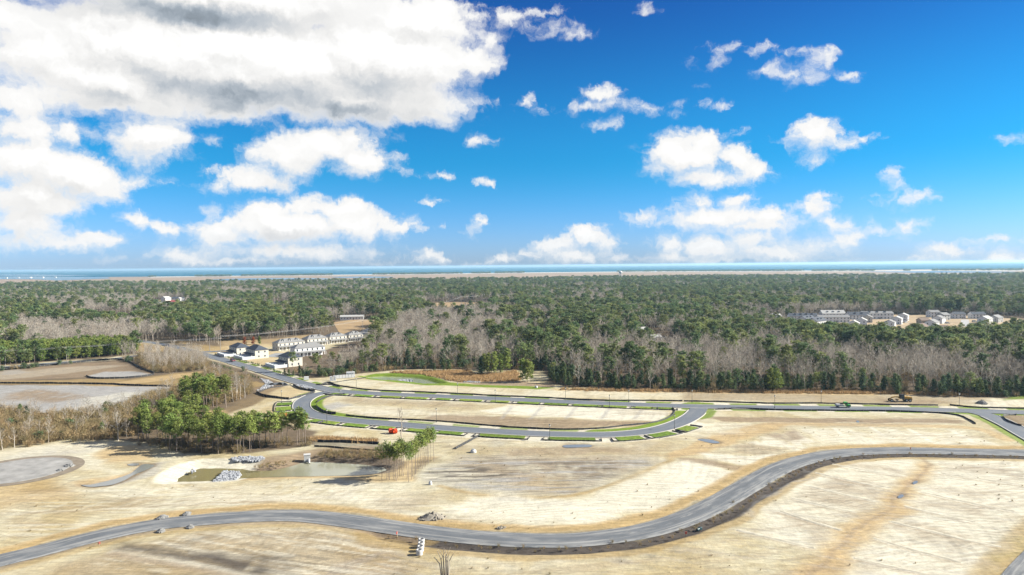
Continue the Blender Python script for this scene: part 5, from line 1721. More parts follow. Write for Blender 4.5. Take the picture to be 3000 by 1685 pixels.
silt_fence(W(Z1, [(-200, 840), (0, 826), (300, 796), (600, 766), (850, 746), (950, 760), (1050, 812), (1146, 855), (960, 882), (720, 888), (640, 870)]), 'black silt fence round the brown field by the highway', 0.9)
silt_fence(W(Z1, [(-200, 922), (0, 924), (400, 925), (800, 931), (1000, 941), (1300, 947)]), 'black silt fence along the top of the white sand field', 0.9)
silt_fence(W(Z1, [(-100, 1102), (0, 1114), (150, 1132), (260, 1157), (420, 1157)]), 'black silt fence at the foot of the white sand field', 0.9)
silt_fence(W(Z2, [(-180, 1360), (-60, 1362), (100, 1366), (280, 1376)]), 'black silt fence behind the slender pines', 0.9)
silt_fence(W(Z2, [(-200, 1392), (-100, 1397), (60, 1412), (260, 1425)]), 'lower black silt fence above the brown pond bank', 0.5)
silt_fence(W(Z2, [(850, 1412), (930, 1370), (1010, 1325), (1030, 1312)]), 'short diagonal silt fence running down from the loop road', 0.8)
silt_fence(W(ZL, [(1050, 310), (1120, 285), (1200, 275), (1330, 330), (1400, 345)]), 'crumpled black silt fence at the road junction', 0.9)
silt_fence(W(ZH, [(1750, 890), (2000, 855), (2200, 825), (2430, 790)]), 'low silt fence along the bare ground by the pump station', 0.4)


def arc_index(line, p):
    return int(np.argmin(np.hypot(line[:, 0] - p[0], line[:, 1] - p[1])))


def pad(line, side, a, b, label, d0=4.2, d1=8.8, df=9.2, ends=True, h=0.42):
    i0, i1 = sorted((arc_index(line, a), arc_index(line, b)))
    i1 = max(i1, i0 + 3)
    if i1 - i0 > 6:
        i0, i1 = i0 + 1, i1 - 1
    lo = offset_line(line, side * d0)[i0:i1 + 1]
    hi = offset_line(line, side * d1)[i0:i1 + 1]
    poly = [tuple(p) for p in lo] + [tuple(p) for p in hi[::-1]]
    sheet('lawn', [Vector((x, y, 0.16)) for x, y in poly], M_lawn, 'green verge strip %s' % label, thick=0.2)
    f = offset_line(line, side * df)[max(i0 - 1, 0):i1 + 2]
    pts = [tuple(p) for p in f]
    e0, e1 = offset_line(line, side * 5.0)[max(i0 - 1, 0)], offset_line(line, side * 5.0)[min(i1 + 1, len(line) - 1)]
    if ends:
        pts = [tuple(e0)] + pts + [tuple(e1)]
    silt_fence(pts, 'short black silt fence round the verge %s' % label, h, 0, False, 'short silt fences round the verges')


north_pads = [(0, 118, 1000), (148, 300, 1010), (325, 488, 1020), (520, 688, 1030), (715, 855, 1040), (895, 1080, 1050), (1118, 1283, 1060), (1328, 1490, 1068), (1535, 1690, 1078), (1735, 1910, 1088), (1960, 2135, 1096), (2188, 2295, 1098), (2342, 2450, 1102)]
for i, (x0, x1, y) in enumerate(north_pads):
    pad(north_line, -1, Z2(x0, y - 15), Z2(x1, y - 15), '%s along below the upper loop road' % ordinal(i))
south_pads = [(ZL(900, 960), ZL(1050, 975)), (ZL(1160, 985), ZL(1440, 1015)), (Z2(75, 1215), Z2(215, 1225)), (Z2(300, 1232), Z2(435, 1240)), (Z2(540, 1250), Z2(700, 1258)), (Z2(765, 1265), Z2(940, 1275)), (Z2(1040, 1280), Z2(1420, 1300)), (Z2(1530, 1305), Z2(1900, 1305)), (Z2(2010, 1295), Z2(2140, 1285)), (Z2(2210, 1275), Z2(2330, 1260)), (Z2(2390, 1245), Z2(2470, 1225))]
for i, (a, b) in enumerate(south_pads):
    pad(loop_line, -1, a, b, '%s along below the lower loop road' % ordinal(i), 4.3, 8.4 if i < 8 else 9.0, 9.0 if i < 8 else 9.8)
for i, (a, b) in enumerate(((ZL(600, 628), ZL(572, 672)), (ZL(535, 712), ZL(525, 765)), (ZL(540, 795), ZL(575, 840)), (ZL(650, 865), ZL(740, 912)))):
    pad(loop_line, -1, a, b, '%s from the top on the left bend' % ordinal(i), 4.3, 10.5, 11.2)


# ------------------------------------------------------------------ street lamps
M_lamp = material('lamp_post_metal', (0.035, 0.04, 0.04), 0.45, 0.1, 5, 0.5)
M_lantern = material('lantern_glass', (0.6, 0.6, 0.56), 0.3, 0.05, 5)


def street_lamp(p, label):
    o = empty('street_lamp', (p[0], p[1], 0))
    MB().lathe([(0.0, 0.0), (0.22, 0.0), (0.22, 0.25), (0.11, 0.5), (0.075, 0.9), (0.06, 4.6), (0.0, 4.62)], 8).build('post', M_lamp, o)
    MB().lathe([(0.09, 4.6), (0.2, 4.7), (0.24, 5.15), (0.1, 5.2)], 8).build('lantern', M_lantern, o)
    MB().lathe([(0.30, 5.15), (0.22, 5.3), (0.0, 5.5)], 8).build('cap', M_lamp, o)
    tag(o, label, 'street lamp', 'street lamps of the new roads')


for i, p in enumerate(W(Z2, [(112, 962), (865, 1003), (1668, 1042), (2138, 1060)]) + W(Z3, [(70, 1062), (1030, 1068), (2057, 1092)])):
    street_lamp(p, 'dark street lamp on the far verge of the upper road, %s from the left' % ordinal(i))
for i, p in enumerate(W(Z2, [(1145, 1062), (1995, 1102)]) + W(Z3, [(685, 1106)])):
    street_lamp(p, 'dark street lamp on the near verge of the upper road, %s from the left' % ordinal(i))
for i, p in enumerate([ZL(290, 640), ZL(1145, 1025), Z2(707, 1212), Z2(1550, 1342), Z2(2478, 1262)]):
    street_lamp(p, 'dark street lamp by the lower loop road, %s from the left' % ordinal(i))

# ------------------------------------------------------------------ construction things
M_orange = material('orange_plastic', (0.75, 0.085, 0.012), 0.45, 0.12, 6, 0.4)
M_concrete = material('pale_concrete', (0.464, 0.464, 0.456), 0.8, 0.12, 3)
M_stone = material('riprap_stone', (0.32, 0.335, 0.36), 0.85, 0.25, 1.2, per_object=0.1)
M_rubble = material('grey_rubble', (0.24, 0.24, 0.235), 0.9, 0.25, 1.5)
M_dirt = material('dirt_heap', (0.26, 0.235, 0.195), 0.95, 0.25, 2)
M_white = material('white_paint', (0.576, 0.584, 0.592), 0.5, 0.05, 2)
M_grey = material('grey_metal', (0.33, 0.36, 0.38), 0.45, 0.1, 3, 0.5, 0.3)
M_dark = material('dark_rubber', (0.025, 0.025, 0.027), 0.8, 0.15, 3)
M_yellow = material('machine_yellow', (0.42, 0.235, 0.03), 0.5, 0.15, 3, 0.4)
M_glass = material('dark_glass', (0.03, 0.045, 0.06), 0.12, 0.05, 2, 0.6)
M_red = material('dark_red_paint', (0.16, 0.012, 0.02), 0.3, 0.05, 2, 0.5)
M_green = material('bright_green_paint', (0.05, 0.30, 0.05), 0.4, 0.08, 2, 0.5)
M_teal = material('shade_tinted_pipe', (0.012, 0.05, 0.06), 0.5, 0.08, 2, 0.5)  # blue-green stands in for the shadow on the dark pipe


def pipe_coil(p, yaw, label, r=0.78, w=1.3):
    """an upright roll of corrugated pipe lying on its rim"""
    o = empty('pipe_coil', (p[0], p[1], 0), yaw)
    pts = []
    for layer, R0 in enumerate((r, r - 0.2)):
        n = 7
        for k in range(n * 12 + 1):
            a = 2 * math.pi * k / 12
            x = (-w / 2 + w * k / (n * 12)) * (1 if layer == 0 else -1)
            pts.append((x, R0 * math.cos(a), r + 0.1 + R0 * math.sin(a)))
    MB().tube(pts, 0.1, 5).build('coiled_pipe', M_orange, o)
    m = MB()
    for x in (-w * 0.28, w * 0.28):
        ring = [(x, (r + 0.08) * math.cos(a), r + 0.1 + (r + 0.08) * math.sin(a)) for a in np.linspace(0, 2 * math.pi, 17)]
        m.tube(ring, 0.05, 4)
    m.build('strap', M_dark, o)
    tag(o, label, 'pipe coil', 'orange pipe coils')


pipe_coil(ZL(238, 930), 0.5, 'leftmost orange pipe coil in the row of three left of the loop')
pipe_coil(ZL(303, 925), 0.3, 'middle orange pipe coil in the row of three left of the loop', 0.85)
pipe_coil(ZL(352, 925), 0.6, 'right orange pipe coil in the row of three left of the loop', 0.85)
pipe_coil(ZL(655, 925), 0.2, 'lower-lying orange pipe coil on the verge beside the loop bend', 0.6, 0.9)
pipe_coil(ZL(730, 945), 1.45, 'orange pipe coil showing its open end beside the loop bend', 0.75, 0.9)
pipe_coil(ZL(2350, 1220), 0.3, 'left orange pipe coil of the pair below the loop road', 0.85)
pipe_coil(ZL(2425, 1228), 0.8, 'right orange pipe coil of the pair below the loop road', 0.85)

for i, (x, y) in enumerate(((605, 935), (602, 962), (598, 990), (589, 1018))):
    p = Z5(x, y)
    o = empty('concrete_ring', (p.x, p.y, 0), i * 0.4)
    MB().lathe([(0.52, 0.0), (0.66, 0.0), (0.66, 0.55), (0.69, 0.6), (0.69, 1.02), (0.66, 1.06), (0.52, 1.06), (0.52, 0.0)], 24).build('ring', M_concrete, o)
    MB().lathe([(0.575, 1.062), (0.575, 1.12), (0.52, 1.12), (0.52, 1.062)], 24).build('joint_lip', M_concrete, o)
    tag(o, 'white concrete manhole ring, %s from the road in the row of four' % ordinal(i), 'concrete ring', 'concrete manhole rings')


def stone(rng, s):
    v = [(-1, -1, -1), (1, -1, -1), (1, 1, -1), (-1, 1, -1), (-1, -1, 1), (1, -1, 1), (1, 1, 1), (-1, 1, 1)]
    V = np.array(v, float) * s * rng.uniform(0.5, 1.0, (8, 3)) * 0.6
    a = rng.uniform(0, 6.28)
    c, n = math.cos(a), math.sin(a)
    V[:, :2] = V[:, :2] @ np.array([[c, n], [-n, c]])
    return V, [(0, 3, 2, 1), (4, 5, 6, 7), (0, 1, 5, 4), (1, 2, 6, 5), (2, 3, 7, 6), (3, 0, 4, 7)]


def heap(fn, x, y, w, d, h, label, mat, name='rock_pile', n=70, s=0.42, seed=3, dirt=True):
    mat = M_rubble if mat is M_stone else mat
    p = fn(x, y)
    o = empty(name, (p.x, p.y, 0), seed * 0.37)
    rng = np.random.default_rng(seed)
    if dirt:
        k = 14
        prof = [(1.0, 0.0), (0.72, 0.35), (0.42, 0.75), (0.0, 1.0)]
        vs = [(r * w / 2 * math.cos(2 * math.pi * i / k) * rng.uniform(0.85, 1.1), r * d / 2 * math.sin(2 * math.pi * i / k) * rng.uniform(0.85, 1.1), z * h * rng.uniform(0.8, 1.05) - 0.05) for r, z in prof for i in range(k)]
        fs = [(j * k + i, j * k + (i + 1) % k, (j + 1) * k + (i + 1) % k, (j + 1) * k + i) for j in range(3) for i in range(k)]
        MB().add(vs, fs).build('heap', M_dirt, o)
    m = MB()
    for i in range(n):
        a, r = rng.uniform(0, 6.28), math.sqrt(rng.uniform(0, 1))
        V, F = stone(rng, s)
        c = np.array([r * w / 2 * math.cos(a), r * d / 2 * math.sin(a), h * (1 - r) + s * 0.15])
        m.add(V + c, F)
    q = m.build('stones', mat, o)
    q['kind'] = 'stuff'
    tag(o, label, 'dirt pile' if name == 'dirt_pile' else 'rock pile', 'small heaps beside the gravel road')


heap(Z4, 1225, 742, 2.6, 1.8, 0.6, 'pale rock pile on the far verge of the gravel road, left of two', M_stone, seed=3)
heap(Z4, 1410, 715, 2.0, 1.5, 0.6, 'pale rock pile on the far verge of the gravel road, right of two', M_stone, seed=4)
heap(Z4, 1215, 845, 1.8, 1.4, 0.6, 'pale rock pile on the near verge of the gravel road, left of two', M_stone, seed=5)
heap(Z4, 1435, 815, 1.8, 1.4, 0.55, 'pale rock pile on the near verge of the gravel road, right of two', M_stone, seed=6)
heap(Z4, 525, 350, 3.4, 2.6, 0.7, 'low rock pile beside the round turning circle', M_stone, seed=7)
heap(Z4, 455, 385, 1.8, 1.4, 0.5, 'small rock pile on the rim of the round turning circle', M_stone, seed=8)
heap(Z5, 690, 742, 6.8, 3.6, 1.5, 'grey dirt pile beside the gravel road in the foreground', M_dirt, 'dirt_pile', 40, 0.4, 9)
heap(Z5, 1205, 818, 2.4, 1.4, 0.5, 'small dirt pile at the edge of the golden verge', M_dirt, 'dirt_pile', 16, 0.3, 10)
heap(Z3, 2225, 1072, 6.0, 4.0, 1.5, 'grey gravel heap right of the grader', M_stone, 'rock_pile', 90, 0.4, 11)
heap(ZH, 2020, 1000, 1.6, 1.2, 0.5, 'tiny heap of rubble at the road junction', M_stone, 'rock_pile', 14, 0.3, 12)


def riprap(fn, pts, label, s=0.55, step=0.62, z0=0.0, rise=0.0, seed=1):
    poly = W(fn, pts)
    Q = scatter(poly, step, seed)
    rng = np.random.default_rng(seed)
    m = MB()
    for x, y in Q:
        V, F = stone(rng, s)
        m.add(V + np.array([x, y, z0 + rise + rng.uniform(-0.08, 0.12)]), F)
    o = m.build('riprap', M_stone)
    return tag(o, label, kind='stuff')


riprap(Z4, [(1600, 458), (1690, 372), (1800, 376), (1818, 395), (1772, 448), (1680, 458)], 'white riprap dam across the muddy pond', 0.5, 0.42, -0.75, 0, 1)
riprap(Z4, [(1600, 458), (1690, 372), (1800, 376), (1818, 395), (1772, 448), (1680, 458)], 'upper stones of the riprap dam', 0.45, 0.6, -0.55, 0, 5)
riprap(Z4, [(1742, 292), (1780, 284), (1990, 280), (1998, 300), (1950, 314), (1760, 314)], 'riprap apron above the pond bank', 0.6, 0.62, 0.05, 0, 2)
riprap(Z2, [(370, 905), (440, 884), (520, 879), (530, 887), (470, 899), (400, 908)], 'pale riprap dam across the far pond', 0.8, 0.9, -1.0, 0, 3)
riprap(ZH, [(760, 800), (900, 830), (960, 870), (980, 920), (860, 960), (700, 1000), (800, 930), (850, 880)], 'riprap lined ditch at the culvert', 0.6, 0.9, 0.05, 0, 4)
riprap(ZH, [(1300, 905), (1450, 900), (1620, 960), (1500, 965), (1420, 945)], 'riprap on the slope by the junction', 0.6, 0.9, 0.05, 0, 6)
riprap(Z4, [(1435, 372), (1460, 358), (1478, 370), (1455, 388)], 'small riprap patch on the sand bank', 0.5, 0.6, -0.5, 0, 7)
riprap(Z2, [(900, 905), (1040, 908), (1035, 918), (910, 916)], 'pale riprap strip below the golden meadow', 0.6, 0.9, 0.05, 0, 8)

# concrete outlet box on the pond bank
p = Z4(2318, 288)
o = empty('outlet_box', (p.x, p.y, -0.3), 0.3)
MB().box(-0.95, 0.95, -0.8, 0.8, -0.6, 1.35).build('body', M_concrete, o)
MB().box(-1.05, 1.05, -0.9, 0.9, 1.352, 1.5).build('lid', M_concrete, o)
MB().tube([(0.5, -0.8, 0.1), (0.6, -2.2, -0.9)], 0.3, 10).build('pipe', M_concrete, o)
tag(o, 'white concrete outlet box on the brown pond bank', 'outlet box')
for (fn, x, y, lab, r) in ((Z5, 997, 246, 'white concrete manhole dome on the bare ground', 0.95), (Z5, 672, 490, 'small white concrete riser by the slender pines', 0.5), (Z2, 1450, 955, 'white concrete riser at the end of the pond lawn', 0.75)):
    p = fn(x, y)
    o = empty('concrete_riser', (p.x, p.y, 0))
    MB().lathe([(0, -0.1), (r, -0.1), (r, 0.5), (r * 0.75, 0.85), (r * 0.45, 0.95)], 16).build('cone', M_concrete, o)
    MB().lathe([(r * 0.48, 0.93), (r * 0.48, 1.08), (0, 1.1)], 16).build('lid', M_grey, o)
    tag(o, lab, 'manhole')
p = Z6(125, 822)
o = empty('drain_inlet', (p.x, p.y, -0.3), 0.6)
MB().tube([(-0.7, 0, 0.2), (0.7, 0, 0.3)], 0.32, 12).build('pipe', M_teal, o)
MB().lathe([(0.38, 0.0), (0.38, 0.55), (0.3, 0.58)], 12, (0.3, 0, 0)).build('collar', M_teal, o)
tag(o, 'drain pipe end with painted blue-green shade in the dark road ditch', 'drain pipe')
M_stake = material('red_marker', (0.62, 0.05, 0.04), 0.6, 0.1, 3)
for (fn, x, y, lab) in ((Z5, 422, 878, 'red marker stake in the ditch near the concrete rings'), (Z6, 1722, 232, 'red marker stake beside the right end of the gravel road'), (Z6, 25, 878, 'red marker stake below the gravel road bend'), (Z4, 748, 955, 'red marker stake on the near verge at the lower left')):
    p = fn(x, y)
    o = empty('marker_stake', (p.x, p.y, 0), x)
    MB().box(-0.05, 0.05, -0.05, 0.05, -0.2, 1.0).build('stake', M_post, o)
    MB().box(-0.22, 0.22, 0.052, 0.09, 0.45, 0.98).build('flag', M_stake, o)
    tag(o, lab, 'marker stake', 'red marker stakes')
# the turning circle, a low disc of gravel
n = 64
disc = [turn_c + Vector((math.cos(2 * math.pi * k / n) * 13.5, math.sin(2 * math.pi * k / n) * 13.5, 0.16)) for k in range(n)]
sheet('turning_circle', disc, material('pale_gravel', (0.264, 0.260, 0.248), 0.95, 0.35, 0.25, coords='Object'), 'round pale gravel turning circle at the left margin', thick=0.35)
sheet('gravel_apron', [(turn_c.x + math.cos(2 * math.pi * k / n) * 17.0, turn_c.y + math.sin(2 * math.pi * k / n) * 16.0, 0.085) for k in range(n)], material('brown_gravel', (0.192, 0.160, 0.120), 0.95, 0.3, 0.5), 'brown rim round the turning circle')

# culvert
p = ZH(1010, 905)
o = empty('culvert', (p.x, p.y, 0), 0.35)
hw = MB()
hw.box(-4.2, 4.2, 0.0, 0.5, -1.5, 1.2)
hw.add([(-4.2, 0.25, -1.5), (-6.5, -2.6, -1.5), (-6.5, -2.6, -0.2), (-4.2, 0.25, 1.2), (-4.2, 0.65, -1.5), (-6.8, -2.4, -1.5), (-6.8, -2.4, -0.2), (-4.2, 0.65, 1.2)], [(0, 1, 2, 3), (7, 6, 5, 4), (3, 2, 6, 7), (1, 5, 6, 2)])
hw.add([(4.2, 0.25, -1.5), (6.5, -2.6, -1.5), (6.5, -2.6, -0.2), (4.2, 0.25, 1.2), (4.2, 0.65, -1.5), (6.8, -2.4, -1.5), (6.8, -2.4, -0.2), (4.2, 0.65, 1.2)], [(3, 2, 1, 0), (4, 5, 6, 7), (7, 6, 2, 3), (2, 6, 5, 1)])
hw.build('headwall', material('shade_blue_concrete', (0.20, 0.22, 0.24), 0.8, 0.2, 1), o)  # darker, bluer concrete carries the headwall's shade in its colour
for x in (-1.9, 1.9):
    MB().lathe([(1.0, 0.0), (1.22, 0.0), (1.22, 0.25), (1.0, 0.25), (0.98, 0.02), (0.0, 0.02)], 20).build('pipe_mouth', M_dark, o)
    q = o.children[-1]
    q.rotation_euler = (R(90), 0, 0)
    q.location = (x, -0.01, 0.1)
tag(o, 'grey concrete culvert with two dark pipe mouths below the road', 'culvert')

# pump station
p = ZL(1262, 228)
o = empty('control_cabinet', (p.x, p.y, 0), 0.2)
MB().box(-1.7, -0.2, -0.5, 0.6, 0.0, 2.3).build('cabinet', M_white, o)
MB().box(0.1, 1.5, -0.5, 0.6, 0.0, 2.6).build('cabinet', M_white, o)
MB().box(-1.9, 1.7, -0.8, 0.9, -0.1, 0.12).build('plinth', M_concrete, o)
for x in (-0.95, 0.8):
    MB().box(x - 0.03, x + 0.03, -0.53, -0.503, 0.3, 2.0).build('door_seam', M_grey, o)
tag(o, 'pair of tall white cabinets at the pump station', 'cabinet')
p = ZL(1590, 152)
o = empty('generator', (p.x, p.y, 0), 0.2)
MB().box(-2.2, 2.2, -1.2, 1.2, 0.35, 2.6).build('housing', M_white, o)
MB().box(-2.4, 2.4, -1.4, 1.4, -0.1, 0.35).build('base', M_concrete, o)
MB().tube([(1.2, 0.3, 2.6), (1.2, 0.3, 3.2)], 0.16, 8).build('exhaust', M_grey, o)
for k in range(3):
    MB().box(-1.7 + k * 1.2, -0.9 + k * 1.2, -1.24, -1.203, 0.8, 2.1).build('louvre', M_grey, o)
tag(o, 'white generator housing at the wood edge by the pump station', 'generator')
p = ZL(1500, 182)
o = empty('metal_fence', (p.x, p.y, 0), 0.35)
for k in range(7):
    MB().box(-5 + k * 1.6, -4.9 + k * 1.6, 0, 0.1, 0, 2.1).build('post', M_grey, o)
for k in range(6):
    MB().box(-4.85 + k * 1.6, -3.45 + k * 1.6, 0.03, 0.07, 0.15, 1.95).build('panel', M_white, o)
tag(o, 'pale panel fence between the cabinets and the generator', 'fence')
p = ZL(757, 205)
o = empty('utility_box', (p.x, p.y, 0), 0.3)
MB().box(-1.2, 1.2, -0.8, 0.8, 0.0, 1.5).build('box', M_white, o)
MB().box(-1.5, 1.5, -1.1, 1.1, -0.1, 0.1).build('pad', M_concrete, o)
tag(o, 'small white utility box where the road enters the site', 'utility box')


# ------------------------------------------------------------------ vehicles
def wheel(parent, x, y, z, r, w):
    t = MB()
    t.lathe([(r * 0.6, -w / 2), (r * 0.95, -w / 2), (r, -w * 0.3), (r, w * 0.3), (r * 0.95, w / 2), (r * 0.6, w / 2)], 18)
    o = t.build('wheel', M_dark, parent)
    o.location, o.rotation_euler = (x, y, z), (R(90), 0, 0)
    MB().lathe([(0.0, -w * 0.44), (r * 0.61, -w * 0.4), (r * 0.61, w * 0.4), (0.0, w * 0.44)], 14).build('rim', M_grey, o)


def car(p, yaw, paint_m, label, L=4.6, Wd=1.8, H=1.45, suv=False, parts=True):
    o = empty('car', (p[0], p[1], p[2] + 0.14 if len(p) > 2 else 0.14), yaw)
    s = L / 4.6
    hw = Wd / 2
    prof = [(-2.3, 0.35), (-2.32, 0.75), (-2.1, 0.95), (-1.5, 1.0), (2.1, 0.86), (2.3, 0.65), (2.25, 0.35)] if not suv else [(-2.3, 0.4), (-2.32, 0.9), (-2.25, 1.05), (1.2, 1.05), (2.15, 0.95), (2.3, 0.7), (2.25, 0.4)]
    k = len(prof)
    vs = [(x * s, -hw, z) for x, z in prof] + [(x * s, hw, z) for x, z in prof]
    MB().add(vs, [tuple(range(k)), tuple(range(2 * k - 1, k - 1, -1))] + [(i, i + k, (i + 1) % k + k, (i + 1) % k) for i in range(k)]).build('body', paint_m, o)
    top = [(-1.75, 0.99), (-1.15, H), (0.25, H), (1.0, 0.93)] if not suv else [(-2.2, 1.04), (-1.95, H), (0.2, H), (1.0, 1.04)]
    vs = [(x * s, -hw * (0.94 if i in (0, 3) else 0.78), z) for i, (x, z) in enumerate(top)] + [(x * s, hw * (0.94 if i in (0, 3) else 0.78), z) for i, (x, z) in enumerate(top)]
    MB().add(vs, [(0, 1, 2, 3), (7, 6, 5, 4)] + [(i, i + 4, (i + 1) % 4 + 4, (i + 1) % 4) for i in range(4)]).build('cabin', M_glass, o)
    x0, x1 = top[1][0] * s, top[2][0] * s
    MB().box(x0 - 0.05, x1 + 0.05, -hw * 0.79, hw * 0.79, H + 0.002, H + 0.05).build('roof', paint_m, o)
    for x in (-1.4, 1.45):
        for y in (-hw + 0.08, hw - 0.08):
            wheel(o, x * s, y, 0.33, 0.33, 0.22)
    if parts:
        for y in (-0.6, 0.6):
            MB().box(2.24 * s, 2.31 * s, y - 0.2, y + 0.2, 0.62, 0.76).build('headlight', M_white, o)
            MB().box(-2.34 * s, -2.28 * s, y - 0.2, y + 0.2, 0.72, 0.86).build('tail_light', M_stake, o)
    return tag(o, label, 'car', 'cars')


i = arc_index(north_line, ZH(212, 545))
dv = north_line[i + 1] - north_line[i - 1]
car((north_line[i, 0] + 1.2, north_line[i, 1] + 1.2, 0.05), math.atan2(dv[1], dv[0]), M_red, 'dark red car driving on the road past the new houses', 4.9, 1.95, 1.75, True)

# motor grader
p = Z3(1622, 1058)
o = empty('motor_grader', (p.x, p.y, 0.0), math.pi - 0.06)
for y in (-1.05, 1.05):
    wheel(o, 4.2, y, 0.68, 0.68, 0.42)
    wheel(o, -1.9, y, 0.68, 0.68, 0.45)
    wheel(o, -3.4, y, 0.68, 0.68, 0.45)
MB().box(4.0, 4.4, -1.1, 1.1, 0.55, 0.8).build('front_axle', M_yellow, o)
MB().tube([(4.4, 0, 1.0), (3.9, 0, 1.75), (2.4, 0, 2.1), (0.6, 0, 1.9), (-0.8, 0, 1.35)], [0.24, 0.27, 0.27, 0.29, 0.34], 8).build('frame_arch', M_yellow, o)
MB().add([(1.2, -1.9, 0.25), (1.9, 1.7, 0.25), (1.75, 1.75, 0.9), (1.05, -1.85, 0.9), (1.3, -1.92, 0.25), (2.0, 1.68, 0.25), (1.9, 1.73, 0.9), (1.2, -1.87, 0.9)], [(0, 1, 2, 3), (7, 6, 5, 4), (0, 4, 5, 1), (3, 2, 6, 7), (1, 5, 6, 2), (0, 3, 7, 4)]).build('blade', M_grey, o)
MB().lathe([(0.75, 0.95), (0.85, 1.0), (0.85, 1.1), (0.75, 1.15)], 16, (1.6, 0, 0)).build('turntable', M_yellow, o)
MB().add([(-1.2, -0.85, 1.3), (0.6, -0.85, 1.3), (0.6, 0.85, 1.3), (-1.2, 0.85, 1.3), (-1.15, -0.75, 3.05), (0.35, -0.75, 3.05), (0.35, 0.75, 3.05), (-1.15, 0.75, 3.05)], [(0, 3, 2, 1), (4, 5, 6, 7), (0, 1, 5, 4), (1, 2, 6, 5), (2, 3, 7, 6), (3, 0, 4, 7)]).build('cab', M_glass, o)
MB().box(-1.3, 0.5, -0.9, 0.9, 3.052, 3.2).build('cab_roof', M_dark, o)
MB().add([(-4.5, -0.8, 0.95), (-1.25, -0.8, 0.95), (-1.25, 0.8, 0.95), (-4.5, 0.8, 0.95), (-4.35, -0.65, 2.0), (-1.25, -0.7, 2.25), (-1.25, 0.7, 2.25), (-4.35, 0.65, 2.0)], [(0, 3, 2, 1), (4, 5, 6, 7), (0, 1, 5, 4), (1, 2, 6, 5), (2, 3, 7, 6), (3, 0, 4, 7)]).build('engine_hood', M_yellow, o)
MB().tube([(-2.4, 0.3, 2.1), (-2.4, 0.3, 2.9)], 0.09, 8).build('exhaust', M_dark, o)
tag(o, 'yellow motor grader with a dark cab parked below the right wood edge', 'grader')

# green flatbed on the road
i = arc_index(north_line, Z3(1185, 1088))
dv = north_line[i + 1] - north_line[i - 1]
o = empty('utility_truck', (north_line[i, 0], north_line[i, 1] + 1.9, 0.06), math.atan2(dv[1], dv[0]))
MB().add([(1.0, -0.95, 0.5), (2.7, -0.95, 0.5), (2.7, 0.95, 0.5), (1.0, 0.95, 0.5), (1.0, -0.9, 1.3), (2.65, -0.9, 1.2), (2.65, 0.9, 1.2), (1.0, 0.9, 1.3)], [(0, 3, 2, 1), (4, 5, 6, 7), (0, 1, 5, 4), (1, 2, 6, 5), (2, 3, 7, 6), (3, 0, 4, 7)]).build('hood', M_green, o)
MB().box(0.2, 1.5, -0.9, 0.9, 1.31, 2.2).build('cab', M_green, o)
MB().box(1.502, 1.53, -0.8, 0.8, 1.4, 2.1).build('windscreen', M_glass, o)
MB().box(0.45, 1.3, -0.93, -0.905, 1.45, 2.1).build('side_window', M_glass, o)
MB().box(-3.2, 0.15, -1.05, 1.05, 0.75, 0.95).build('flatbed', M_grey, o)
MB().box(-2.9, -1.2, -0.8, 0.8, 0.952, 1.35).build('load', M_concrete, o)
for x in (-2.3, 1.9):
    for y in (-0.9, 0.9):
        wheel(o, x, y, 0.42, 0.42, 0.28)
tag(o, 'green cabbed flatbed truck on the right road verge', 'truck')


# ------------------------------------------------------------------ houses
def paint_mat(name, c, rough=0.6, var=0.06):
    return material(name, c, rough, var, 0.8, 0.3, stretch=(1, 1, 6))


WALLS = {'cream': paint_mat('cream_siding', (0.52, 0.49, 0.425)), 'white': paint_mat('white_siding', (0.66, 0.66, 0.66)), 'blue': paint_mat('blue_grey_siding', (0.320, 0.376, 0.424)), 'tan': paint_mat('tan_siding', (0.336, 0.272, 0.216)), 'grey': paint_mat('grey_siding', (0.368, 0.368, 0.360))}
ROOFS = {'slate': material('slate_shingle', (0.055, 0.065, 0.085), 0.8, 0.2, 2), 'grey': material('grey_shingle', (0.20, 0.20, 0.20), 0.85, 0.2, 2), 'brown': material('brown_shingle', (0.17, 0.125, 0.10), 0.85, 0.2, 2), 'red': material('red_shingle', (0.25, 0.05, 0.045), 0.8, 0.2, 2), 'pale': material('pale_shingle', (0.36, 0.36, 0.35), 0.85, 0.15, 2)}
M_trim = material('white_trim', (0.592, 0.592, 0.584), 0.5, 0.04, 2)
M_vinyl = material('white_vinyl_fence', (0.560, 0.592, 0.624), 0.4, 0.05, 1)
M_door = material('house_door', (0.10, 0.07, 0.05), 0.5, 0.1, 3)
_WIN = {}


def window(parent, x, y, z, w, h, face):
    """face: 'f' front (-y), 'b' back, 'l' -x, 'r' +x"""
    key = (round(w, 2), round(h, 2))
    if key not in _WIN:
        fm = MB().box(-w / 2 - 0.09, w / 2 + 0.09, -0.06, 0.0, -h / 2 - 0.09, h / 2 + 0.09).mesh('window')
        fm.materials.append(M_trim)
        pm = MB().box(-w / 2, w / 2, -0.085, -0.062, -h / 2, h / 2).mesh('pane')
        pm.materials.append(M_glass)
        _WIN[key] = (fm, pm)
    fm, pm = _WIN[key]
    o = bpy.data.objects.new('window', fm)
    q = bpy.data.objects.new('pane', pm)
    COL.objects.link(o)
    COL.objects.link(q)
    o.parent, q.parent = parent, o
    o.location = (x, y, z)
    o.rotation_euler = (0, 0, {'f': 0, 'r': math.pi / 2, 'b': math.pi, 'l': -math.pi / 2}[face])


